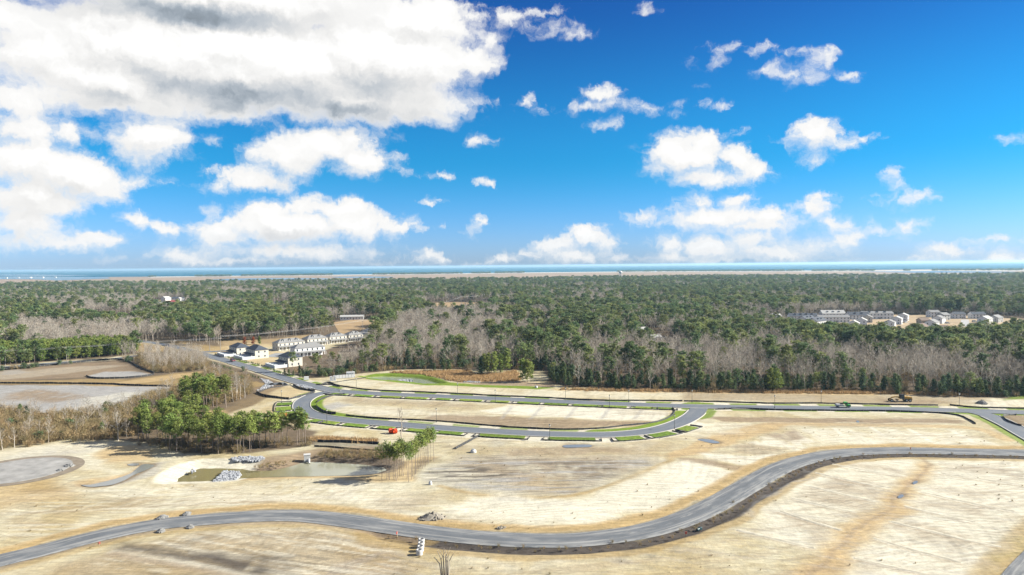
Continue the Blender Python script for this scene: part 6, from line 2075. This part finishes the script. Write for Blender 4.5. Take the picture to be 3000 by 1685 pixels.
def house(p, yaw, L, D, eave, rise, wall, roof, label, kindr='gable', dormers=0, porch=False, patio=False, units=1, group='houses', corner=None, windows=True, name='house', storeys=2):
    c, s = math.cos(yaw), math.sin(yaw)
    if corner:
        lx, ly = corner[0] * L / 2, corner[1] * D / 2
        p = (p[0] - (c * lx - s * ly), p[1] - (s * lx + c * ly))
    o = empty(name, (p[0], p[1], 0), yaw)
    hl, hd, ov = L / 2, D / 2, 0.4
    MB().box(-hl, hl, -hd, hd, -0.3, eave).build('wall', WALLS[wall], o)
    zr, ze = eave + rise, eave - 0.05
    if kindr == 'hip':
        rl = max(hl - hd * 0.95, 0.3)
        vs = [(-hl - ov, -hd - ov, ze), (hl + ov, -hd - ov, ze), (hl + ov, hd + ov, ze), (-hl - ov, hd + ov, ze), (-rl, 0, zr), (rl, 0, zr)]
        fs = [(0, 1, 5, 4), (1, 2, 5), (2, 3, 4, 5), (3, 0, 4), (0, 3, 2, 1)]
        MB().add(vs, fs).build('roof', ROOFS[roof], o)
    else:
        vs = [(-hl - ov, -hd - ov, ze), (hl + ov, -hd - ov, ze), (hl + ov, hd + ov, ze), (-hl - ov, hd + ov, ze), (-hl - ov, 0, zr), (hl + ov, 0, zr)]
        vs += [(x, y, z + 0.16) for x, y, z in vs]
        fs = [(0, 4, 5, 1), (2, 5, 4, 3), (6, 7, 11, 10), (8, 9, 10, 11), (0, 1, 7, 6), (2, 3, 9, 8), (0, 6, 10, 4), (4, 10, 9, 3), (1, 5, 11, 7), (5, 2, 8, 11)]
        MB().add(vs, fs).build('roof', ROOFS[roof], o)
        for x in (-hl, hl):
            MB().add([(x - 0.02, -hd, eave), (x - 0.02, hd, eave), (x - 0.02, 0, zr - 0.2), (x + 0.02, -hd, eave), (x + 0.02, hd, eave), (x + 0.02, 0, zr - 0.2)], [(0, 2, 1), (3, 4, 5), (0, 3, 5, 2), (1, 2, 5, 4)]).build('gable', WALLS[wall], o)
    if windows:
        n = max(2, int(L / 3.2))
        zs = [1.5, eave - 1.25] if storeys > 1 else [eave * 0.55]
        for k in range(n):
            x = -hl + L * (k + 0.5) / n
            for j, z in enumerate(zs):
                if porch and j == 0 and k % 2:
                    continue
                window(o, x, -hd, z, 1.0, 1.3, 'f')
                window(o, x, hd, z, 1.0, 1.3, 'b')
        for z in zs:
            for y in (-hd * 0.45, hd * 0.45):
                window(o, -hl, y, z, 0.9, 1.2, 'l')
                window(o, hl, y, z, 0.9, 1.2, 'r')
        for u in range(units):
            x = -hl + L * (u + 0.5) / units + (L / max(2, int(L / 3.2))) * 0.5 * (1 if units > 1 else 1)
            MB().box(x - 0.5, x + 0.5, -hd - 0.07, -hd - 0.004, 0.05, 2.1).build('door', M_door, o)
    for k in range(dormers):
        x = -hl + L * (k + 1) / (dormers + 1)
        y0, z0 = -hd * 0.62, eave + rise * 0.30
        q = MB().box(x - 0.95, x + 0.95, y0, y0 + hd * 0.5, z0 - 0.3, z0 + 1.15).build('dormer', M_trim, o)
        MB().add([(x - 1.2, y0 - 0.25, z0 + 1.1), (x + 1.2, y0 - 0.25, z0 + 1.1), (x + 1.2, y0 + hd * 0.62, z0 + 1.1), (x - 1.2, y0 + hd * 0.62, z0 + 1.1), (x, y0 - 0.25, z0 + 1.85), (x, y0 + hd * 0.62, z0 + 1.85)], [(0, 1, 4), (1, 2, 5, 4), (2, 3, 5), (3, 0, 4, 5), (0, 3, 2, 1)]).build('dormer_roof', ROOFS[roof], q)
        MB().box(x - 0.5, x + 0.5, y0 - 0.05, y0 - 0.003, z0, z0 + 0.95).build('pane', M_glass, q)
    if porch:
        d = 2.4
        MB().add([(-hl, -hd - d, 2.55), (hl, -hd - d, 2.55), (hl, -hd - 0.004, 3.25), (-hl, -hd - 0.004, 3.25), (-hl, -hd - d, 2.7), (hl, -hd - d, 2.7), (hl, -hd - 0.004, 3.4), (-hl, -hd - 0.004, 3.4)], [(0, 3, 2, 1), (4, 5, 6, 7), (0, 1, 5, 4), (1, 2, 6, 5), (2, 3, 7, 6), (3, 0, 4, 7)]).build('porch_roof', ROOFS[roof], o)
        for k in range(units * 2 + 1):
            x = -hl + 0.15 + (L - 0.3) * k / (units * 2)
            MB().box(x - 0.12, x + 0.12, -hd - d + 0.1, -hd - d + 0.34, 0, 2.55).build('porch_post', M_trim, o)
    if patio:
        d0, d1 = -hd - 8.2, -hd - 0.05
        H = 1.85
        MB().box(-hl, hl, d0, d1, -0.1, 0.14).build('patio_slab', M_concrete, o)
        nseg = units * 2
        for k in range(nseg):
            MB().box(-hl + L * k / nseg + 0.06, -hl + L * (k + 1) / nseg - 0.06, d0, d0 + 0.06, 0.1, H).build('fence_panel', M_vinyl, o)
        for k in range(nseg + 1):
            x = -hl + L * k / nseg
            MB().box(x - 0.06, x + 0.06, d0 - 0.02, d0 + 0.1, 0, H + 0.12).build('fence_post', M_vinyl, o)
        for k in range(units + 1):
            x = -hl + L * k / units
            MB().box(x - 0.03, x + 0.03, d0 + 0.1, d1, 0.1, H).build('fence_panel', M_vinyl, o)
    return tag(o, label, 'house', group)


TH = 'new townhouses by the road'
yA = math.radians(-49.5)
house(ZH(395, 448), yA, 15, 9, 5.6, 2.6, 'cream', 'slate', 'slate roofed townhouse with fenced patio, farthest up the road', 'hip', 0, True, True, 4, TH, (1, -1))
house(ZH(685, 492), yA, 17, 9, 5.6, 2.8, 'cream', 'slate', 'slate roofed townhouse with fenced patio, middle of the three by the road', 'hip', 0, True, True, 4, TH, (1, -1))
house(ZH(1205, 622), yA, 15, 9, 5.6, 2.6, 'cream', 'slate', 'slate roofed townhouse with fenced patio, half hidden by the wood edge', 'hip', 0, True, True, 4, TH, (1, -1))
yB = math.radians(45)
house(ZH(1045, 366), yB, 21, 9, 5.4, 2.6, 'cream', 'grey', 'cream townhouse with three dormers, first of the rear row', 'hip', 3, True, False, 4, TH, (-1, -1))
house(ZH(1510, 295), yB, 17, 9, 5.4, 2.6, 'cream', 'grey', 'cream townhouse with two dormers, second of the rear row', 'hip', 2, True, False, 3, TH, (-1, -1))
house(ZH(1860, 255), yB, 15, 9, 5.4, 2.6, 'cream', 'grey', 'cream townhouse with two dormers, third of the rear row', 'hip', 2, True, False, 3, TH, (-1, -1))
house(ZH(2160, 225), yB, 13, 9, 5.4, 2.6, 'cream', 'grey', 'cream townhouse with two dormers, last of the rear row', 'hip', 2, True, False, 3, TH, (-1, -1))
house(ZH(1310, 462), math.radians(38), 21, 9, 5.6, 2.6, 'white', 'grey', 'grey roofed townhouse with a long porch between the two rows', 'hip', 0, True, False, 4, TH, (-1, -1))
M_park = surface('parking_asphalt', (0.240, 0.248, 0.256), 0.1, 0.5)
sheet('parking', W(ZH, [(880, 440), (1000, 405), (1230, 400), (1240, 440), (1150, 470), (900, 462)]), M_park, 'pale parking court between the townhouses', z=0.10)

# the far housing estate
M_yard = material('tan_yard', (0.320, 0.240, 0.144), 0.95, 0.25, 0.08, coords='Object')
M_field = material('far_field', (0.288, 0.200, 0.104), 0.95, 0.25, 0.03, coords='Object')
M_street = surface('far_street', (0.336, 0.336, 0.336), 0.1, 0.2)
sheet('yard', W(Z3, [(800, 455), (1000, 425), (1560, 412), (2200, 424), (2539, 442), (2700, 480), (2539, 512), (2350, 532), (1950, 575), (1700, 580), (1450, 585), (1250, 566), (1000, 537), (850, 504)]), M_yard, 'bare yards of the far housing estate', z=0.12)
sheet('street', W(ZR, [(1160, 345), (1300, 285), (1450, 232), (1520, 228), (1400, 300), (1250, 385), (1180, 375)]), M_street, 'pale street through the far estate', z=0.2)
sheet('street', W(ZR, [(2245, 222), (2335, 222), (2350, 300), (2245, 300)]), M_street, 'pale driveway court at the right of the far estate', z=0.2)
for i, (fn, pts) in enumerate(((Z1, [(415, 442), (690, 408), (990, 408), (995, 480), (800, 480), (570, 465)]), (Z1, [(1120, 335), (1180, 305), (1370, 305), (1360, 342), (1190, 346)]), (Z1, [(1960, 347), (2080, 324), (2130, 337), (2110, 356), (1985, 357)]),
                               (Z2, [(-60, 470), (110, 445), (330, 452), (300, 475), (120, 560), (0, 575)]), (Z2, [(635, 325), (850, 319), (1150, 323), (1245, 313), (1265, 333), (990, 392), (800, 415), (690, 402)]))):
    sheet('field', W(fn, pts), M_field, ['long golden clearing in the left woods', 'house clearing in the left woods', 'small clearing in the woods above the houses', 'roadside clearing behind the townhouses', 'broad brown clearing under the far power line'][i], z=0.1)
E = 'houses of the far estate'


def hz(x, y, yaw, L, D, ev, rise, wall, roof, lab, kd='gable', dorm=0, st=2):
    house(ZR(x, y), math.radians(yaw), L, D, ev, rise, wall, roof, lab, kd, dorm, False, False, 1, E, None, True, 'house', st)


hz(435, 232, -4, 28, 10, 5.0, 2.6, 'white', 'slate', 'long white house row with dark dormers, left end of the estate', 'gable', 4)
hz(775, 250, -4, 30, 10, 5.4, 1.8, 'white', 'grey', 'long plain white house row in the middle of the estate')
hz(770, 196, -4, 24, 12, 4.6, 3.4, 'white', 'pale', 'pale roofed house row with dormers against the far trees', 'gable', 3)
hz(1060, 216, -4, 21, 10, 4.6, 3.2, 'white', 'slate', 'dark roofed house row with white dormers mid estate', 'gable', 2)
hz(1275, 212, -5, 31, 10, 6.0, 2.0, 'white', 'grey', 'longest white two storey row near the back of the estate', 'gable', 3)
hz(480, 262, 38, 18, 10, 4.4, 3.2, 'white', 'slate', 'dark roofed row set aslant, upper of two', 'gable', 2)
hz(600, 286, 38, 18, 10, 4.4, 3.2, 'white', 'slate', 'dark roofed row set aslant, lower of two', 'gable', 2)
hz(1020, 325, 62, 13, 9, 5.2, 2.4, 'white', 'pale', 'white gabled house nearest the street corner, front of three')
hz(1110, 290, 62, 12, 9, 5.2, 2.4, 'white', 'pale', 'white gabled house by the street, middle of three')
hz(1175, 250, 62, 12, 9, 5.0, 2.4, 'cream', 'grey', 'cream gabled house by the street, rear of three')
hz(1335, 366, 55, 13, 9, 5.4, 2.2, 'white', 'grey', 'white house in the diagonal row of four, nearest')
hz(1430, 318, 55, 12, 9, 5.4, 2.2, 'white', 'grey', 'white house in the diagonal row of four, second')
hz(1512, 272, 55, 12, 9, 5.4, 2.2, 'white', 'pale', 'white house in the diagonal row of four, third')
hz(1585, 232, 55, 12, 9, 5.4, 2.2, 'white', 'pale', 'white house in the diagonal row of four, last')
hz(1925, 192, 0, 10, 9, 5.6, 2.0, 'white', 'grey', 'tall white house at the back of the right estate')
hz(2040, 222, 20, 9, 9, 5.2, 2.2, 'grey', 'grey', 'grey house beside the tall white house')
hz(1990, 262, 40, 9, 9, 5.2, 2.4, 'white', 'grey', 'white gabled house in the middle of the right estate')
hz(1915, 312, 40, 10, 9, 5.0, 2.6, 'white', 'grey', 'white gabled house in front of the low brown roof')
hz(1815, 268, 5, 9, 8, 3.4, 2.2, 'tan', 'brown', 'low house with a dark brown roof', 'gable', 0, 1)
hz(1785, 362, 30, 10, 9, 4.6, 2.6, 'tan', 'brown', 'brown house at the wood edge of the estate')
hz(2025, 368, -10, 9, 8, 4.2, 2.0, 'white', 'brown', 'small white house low at the wood edge')
hz(2210, 208, -5, 11, 9, 4.8, 2.2, 'white', 'slate', 'white house with a dark roof behind the driveway court')
hz(2425, 208, -5, 13, 9, 4.8, 2.2, 'white', 'slate', 'white house with a chimney side at the right')
hz(2520, 262, 35, 12, 9, 4.6, 2.6, 'white', 'pale', 'pale roofed house at the right end of the estate')
hz(2640, 250, 35, 12, 9, 4.6, 2.6, 'grey', 'grey', 'grey house at the right edge of the picture')
hz(125, 218, 10, 9, 8, 4.0, 2.2, 'white', 'pale', 'lone white roofed house left of the estate', 'gable', 0, 1)
for i, (x, y, yw, m, lab) in enumerate(((1205, 298, 0.6, M_grey, 'grey car parked by the street of the far estate'), (1140, 322, 0.6, M_red, 'red car parked by the far estate street corner'), (1610, 258, 0.5, M_white, 'white car parked behind the diagonal row'), (2090, 268, 0.1, M_white, 'white car parked on the right estate yards'), (2400, 250, 0.2, M_grey, 'grey car parked near the driveway court'), (2345, 300, 0.0, M_dark, 'dark car parked at the driveway court'), (2195, 205, 0.0, M_white, 'white car in front of the dark roofed house'))):
    car(ZR(x, y), yw, m, lab, 4.8, 1.9, 1.7, True, False)
# houses among the woods
for (fn, x, y, yaw, L, D, ev, rise, wl, rf, lab) in ((Z1, 1145, 330, 20, 13, 10, 5, 2.6, 'white', 'slate', 'white house at the left of the woodland clearing'), (Z1, 1235, 318, 70, 12, 11, 7, 3.4, 'white', 'pale', 'tall white house at the top of the woodland clearing'), (Z1, 1205, 345, 0, 16, 9, 4, 2, 'white', 'pale', 'low white house at the front of the woodland clearing'), (Z1, 1275, 335, 20, 14, 9, 4.5, 2.2, 'white', 'red', 'white house with a red roof in the woodland clearing'), (Z1, 1310, 310, 10, 12, 9, 5, 2.6, 'white', 'slate', 'dark roofed house behind the woodland clearing'), (Z1, 1348, 312, 60, 10, 9, 5, 2.4, 'white', 'pale', 'small white gabled house right of the woodland clearing'),
                                                     (Z1, 822, 342, 60, 10, 9, 4.5, 2.4, 'white', 'slate', 'lone white gabled house in the left woods'), (Z1, 2090, 342, -5, 20, 10, 4, 2, 'white', 'slate', 'long white house in the small clearing'), (Z2, 82, 448, 8, 26, 10, 3.6, 1.6, 'white', 'pale', 'long low white building above the townhouses'), (Z2, 435, 385, 75, 10, 9, 5, 2.5, 'white', 'pale', 'white house front between the trees by the back road'),
                                                     (Z2, 2220, 552, 20, 12, 9, 3.4, 2.2, 'white', 'pale', 'pale roofed house in the middle woods'), (Z2, 1512, 590, 0, 9, 7, 3, 1.6, 'white', 'pale', 'small white shed among the bare trees'), (Z2, 1508, 445, 85, 8, 8, 5, 2, 'white', 'grey', 'white gable among the middle pines'), (Z2, 2310, 610, 15, 13, 9, 3.4, 2.0, 'white', 'pale', 'low pale house near the clearing in the middle woods'), (Z3, 470, 535, 0, 13, 9, 3.6, 2.2, 'grey', 'grey', 'grey roofed house among the pines left of the estate'), (Z3, 690, 452, 20, 10, 9, 4.0, 2.2, 'white', 'pale', 'white roofed house at the left approach of the estate')):
    house(fn(x, y), math.radians(yaw), L, D, ev, rise, wl, rf, lab, 'gable', 0, False, False, 1, 'houses among the woods', None, True, 'house', 2 if ev > 4.2 else 1)

# ------------------------------------------------------------------ poles and wires
M_pole = material('utility_pole_wood', (0.27, 0.25, 0.23), 0.85, 0.2, 2)
M_wire = material('wire', (0.42, 0.42, 0.42), 0.5, 0.02, 1)
poles = [Z1(-420, 800), Z1(40, 800), Z1(497, 772), Z1(934, 738), Z1(1300, 712), Z1(1640, 690)]
line2 = [Z1(1640, 690), Z2(160, 545), Z2(640, 402), Z2(892, 330), Z2(1075, 314), Z2(1345, 300)]


def utility_pole(p, h, yaw, label):
    o = empty('utility_pole', (p[0], p[1], 0), yaw)
    MB().tube([(0, 0, -0.5), (0, 0, h * 0.5), (0, 0, h)], [0.19, 0.16, 0.12], 8).build('pole', M_pole, o)
    MB().box(-1.3, 1.3, -0.17, -0.05, h - 0.75, h - 0.6).build('crossarm', M_pole, o)
    for x in (-1.2, 0.0, 1.2):
        MB().lathe([(0.0, 0.0), (0.07, 0.0), (0.09, 0.12), (0.05, 0.25), (0.0, 0.25)], 8, (x, -0.11, h - 0.6 if x else h)).build('insulator', M_concrete, o)
    return tag(o, label, 'utility pole', 'utility poles')


def wires(P, h, name_label):
    root = empty('power_line', (P[0][0], P[0][1], 0))
    for a, b in zip(P[:-1], P[1:]):
        a, b = Vector(a), Vector(b)
        d = (b - a).normalized()
        s = Vector((-d.y, d.x, 0))
        for k, zz in ((-1.2, -0.4), (0.0, 0.2), (1.2, -0.4)):
            pts = []
            for t in np.linspace(0, 1, 9):
                q = a.lerp(b, t) + s * k - Vector(P[0])
                q.z = h + zz - 4 * t * (1 - t) * 0.012 * (b - a).length
                pts.append(q)
            MB().tube(pts, 0.032, 4, False).build('wire', M_wire, root)
    tag(root, name_label, 'power line', 'power lines')


for i, p in enumerate(poles):
    utility_pole(p, 10.5, 1.2, 'wooden utility pole by the highway, %s from the left' % ordinal(i))
for i, p in enumerate(line2[1:]):
    utility_pole(p, 12.0 if i else 11.0, 0.4, 'wooden utility pole along the back road, %s from the houses' % ordinal(i))
wires(poles, 10.5, 'sagging wires along the highway before the planted pines')
wires(line2, 11.5, 'sagging wires running back above the townhouses to the far clearing')
p = Z1(1560, 684)
utility_pole(p, 7.5, 0.2, 'short utility pole at the road mouth by the houses')

# ------------------------------------------------------------------ water tower
p = Vector((G(1818, 819).normalized().x * 2540, G(1818, 819).normalized().y * 2540, 0))
o = empty('water_tower', (p.x, p.y, -1.0))
Ht = 27.0
MB().lathe([(0.9, Ht - 0.5), (3.5, Ht + 0.6), (6.2, Ht + 3.2), (6.5, Ht + 5.2), (5.8, Ht + 7.6), (3.2, Ht + 9.4), (0.0, Ht + 9.9)], 24).build('tank', M_white, o, True)
MB().lathe([(0.9, 0.0), (0.9, Ht)], 12).build('riser', M_white, o)
for k in range(6):
    a = 2 * math.pi * k / 6
    MB().tube([(7.2 * math.cos(a), 7.2 * math.sin(a), -0.5), (6.3 * math.cos(a), 6.3 * math.sin(a), Ht + 4.5)], 0.42, 8).build('leg', M_white, o)
for z in (9.0, 18.0):
    ring = [(7.0 * math.cos(a), 7.0 * math.sin(a), z) for a in np.linspace(0, 2 * math.pi, 7)]
    MB().tube(ring, 0.16, 6, False).build('brace_ring', M_white, o)
tag(o, 'white water tower on legs standing beyond the woods', 'water tower')

# ------------------------------------------------------------------ single trees of note
p = Z2(450, 1337)
WOOD1 = bare(777, 11.5, 0.42, 0.24, 9, 1, 0.06, 0.42, 5)
o = empty('bare_tree', (p.x, p.y, 0))
for nm, (v, f) in (('trunk', WOOD1[0]), ('crown', WOOD1[1])):
    q = bpy.data.objects.new(nm, mesh_np(nm, v, f, M_twig))
    COL.objects.link(q)
    q.parent = o
tag(o, 'lone leafless tree with a thick trunk below the loop road', 'bare tree')
p = Z5(790, 1235)
o = empty('dead_tree', (p.x, p.y, 0))
stems = [(-0.9, 0.0, 6.2, -1.6, 5.6), (-0.5, 0.3, 6.6, -0.35, 6.0), (0.0, -0.1, 6.9, 0.9, 6.6), (0.35, 0.2, 5.4, 0.5, 5.4), (0.7, 0.0, 5.8, 1.5, 5.9), (-1.2, 0.1, 5.0, -2.3, 5.0), (0.1, 0.4, 6.2, -0.1, 6.0)]
for k, (x, y, h, tx, th) in enumerate(stems):
    MB().tube([(x * 0.5, y, -0.5), (x * 0.8, y, h * 0.4), (x, y + 0.1, h * 0.75), (tx, y + 0.2, h)], [0.16, 0.13, 0.1, 0.05], 6).build('stem', M_twig, o)
    MB().tube([(x, y + 0.1, h * 0.72), (x + 0.5 * (-1) ** k, y, h * 0.9), (x + 0.9 * (-1) ** k, y, h * 0.98)], [0.06, 0.045, 0.02], 5).build('branch', M_twig, o)
tag(o, 'dead many-stemmed tree rising from the bottom edge of the picture', 'dead tree')
for i, (x, y, h) in enumerate(((1145, 735, 3.2), (1215, 752, 3.6), (1285, 760, 3.0), (1400, 785, 3.8), (1440, 790, 2.5))):
    p = ZH(x, y)
    tree_object('cedar', p.x, p.y, h, i * 1.3, i % 4, 'young street tree, %s from the left beside the entry road' % ordinal(i), 'young street trees')
for i, (x, y) in enumerate(((520, 270), (650, 268), (752, 262))):
    p = ZH(x, y)
    m_ = leaf_mat('cypress_rust', (0.24, 0.07, 0.03), 0.3, 0.1) if i < 2 else M_needle_bright
    (tv, tt), (cv, ct) = pine(610 + i, 6.0, 0.08, 1.5, 26, 0.5, 12, 0.05, 0.1, 0.9, 0.7)
    o = empty('ornamental_tree', (p.x, p.y, 0))
    for nm, v, f, mt in (('trunk', tv, tt, M_bark), ('crown', cv, ct, m_)):
        q = bpy.data.objects.new(nm, mesh_np(nm, v, f, mt))
        COL.objects.link(q)
        q.parent = o
    tag(o, ('rust red conical tree behind the townhouses, left of two', 'rust red conical tree behind the townhouses, right of two', 'bright green round tree behind the townhouses')[i], 'tree')
# clipped hedge rows of shrubs along the entry road
for a, b, lab in (((60, 425), (820, 615), 'shrub in the upper hedge row along the entry road'), ((850, 640), (1250, 775), 'shrub in the lower hedge row along the entry road'), ((0, 560), (330, 670), 'shrub in the near side hedge row of the entry road'), ((570, 750), (770, 815), 'shrub in the short hedge row above the culvert')):
    A, B = ZH(*a), ZH(*b)
    n = int((B - A).length / 3.2)
    for k in range(n):
        q = A.lerp(B, k / n)
        tree_object('bush', q.x, q.y + 0.5 * math.sin(k * 2.1), 1.0 + 0.4 * ((k * 7) % 3) / 2, k * 0.8, k % 3, '%s, %s along' % (lab, ordinal(k)), lab.replace('shrub in', 'shrubs in'))

# ------------------------------------------------------------------ marsh, sound and barrier island
M_marsh = material('marsh_grass', (0.27, 0.185, 0.115), 0.95, 0.2, 0.004, coords='Object')
M_sound = water_mat('sound_water', (0.03, 0.13, 0.22), 0.3, 0.2, 0.05, 0.3)
M_dune = material('dune_sand', (0.480, 0.440, 0.376), 0.95, 0.12, 0.003, coords='Object')
sheet('marsh', [(-5200, 2480, -2.0), (5200, 2480, -2.0), (6200, 5420, -2.6), (-6200, 5420, -2.6)], M_marsh, 'wide tan salt marsh beyond the woods')
for (fn, pts, lab) in ((Z1, [(-200, 128), (300, 127), (800, 133), (820, 142), (600, 150), (420, 157), (250, 148), (-200, 146)], 'blue tidal channel in the left marsh'), (Z1, [(1560, 150), (1750, 143), (2050, 138), (2400, 140), (2539, 146), (2300, 154), (1900, 158), (1650, 158)], 'blue tidal creek in front of the island'), (Z2, [(-100, 130), (200, 127), (420, 130), (300, 137), (0, 138)], 'thin tidal creek in the middle marsh'), (Z3, [(1300, 92), (1900, 88), (2500, 92), (2400, 97), (1700, 98)], 'pale tidal flat in the right marsh'), (Z1, [(-300, 112), (300, 113), (700, 118), (500, 123), (-300, 122)], 'wide blue inlet at the left margin')):
    sheet('tidal_water', W(lambda x, y, f=fn: f(x, y, -1.9), pts), M_sound, lab)
isl = []
for (fn, x0, x1, y0, y1) in ((Z1, 1100, 2539, 118, 107), (Z2, 0, 2539, 106, 92), (Z3, 0, 2700, 92, 62)):
    for t in np.linspace(0, 1, 30):
        isl.append(fn(x0 + (x1 - x0) * t, y0 + (y1 - y0) * t, -3.0))
ang = [math.atan2(q.x, q.y) for q in isl]
ring_far, ring_near = [], []
for a in ang:
    d0 = 5300 + 150 * math.sin(a * 9)
    ring_near.append((math.sin(a) * d0, math.cos(a) * d0, -2.2))
    ring_far.append((math.sin(a) * (d0 + 500), math.cos(a) * (d0 + 500), -2.2))
sheet('island', ring_near + ring_far[::-1], M_dune, 'low sandy barrier island along the sea')
rows = []
rngi = np.random.default_rng(8)
for k in range(2600):
    a = rngi.uniform(min(ang), max(ang))
    if fbm(np.array([a * 22.0]), np.array([0.5]), 3, 61)[0] < 0.40 and a < 0.55:
        continue
    d = 5300 + 150 * math.sin(a * 9) + rngi.uniform(20, 330)
    rows.append(('bush', math.sin(a) * d, math.cos(a) * d, rngi.uniform(8, 13), rngi.uniform(0, 6.28), ''))
mass('island_thicket', rows, ['bush'], 'dark evergreen thicket along the barrier island')
for i in range(7):
    a = math.atan2(-0.74 + 0.012 * i, 1.0)
    house((math.sin(a) * 6100, math.cos(a) * 6100 + 40 * (i % 3)), 0.3 * i, 12, 9, 5, 3, 'white', 'pale', 'tiny white beach house on the left shore, %s from the left' % ordinal(i), 'gable', 0, False, False, 1, 'beach houses', None, False, 'beach_house')

# ------------------------------------------------------------------ haze
hz_me = MB().box(-60500, 60500, -1700, 27700, -6.0, 64.0).mesh('haze')
hm = bpy.data.materials.new('haze_air')
hm.use_nodes = True
ht = NT(hm.node_tree)
ht.n.clear()
pv = ht.node('ShaderNodeVolumePrincipled')
pv.inputs['Color'].default_value = (0.50, 0.78, 1.0, 1)
pv.inputs['Density'].default_value = 0.000055
pv.inputs['Anisotropy'].default_value = 0.2
mo = ht.node('ShaderNodeOutputMaterial')
ht.l.new(pv.outputs[0], mo.inputs['Volume'])
hz_me.materials.append(hm)
haze = bpy.data.objects.new('haze', hz_me)
COL.objects.link(haze)
tag(haze, 'thin blue air over the woods and the sea', kind='stuff')
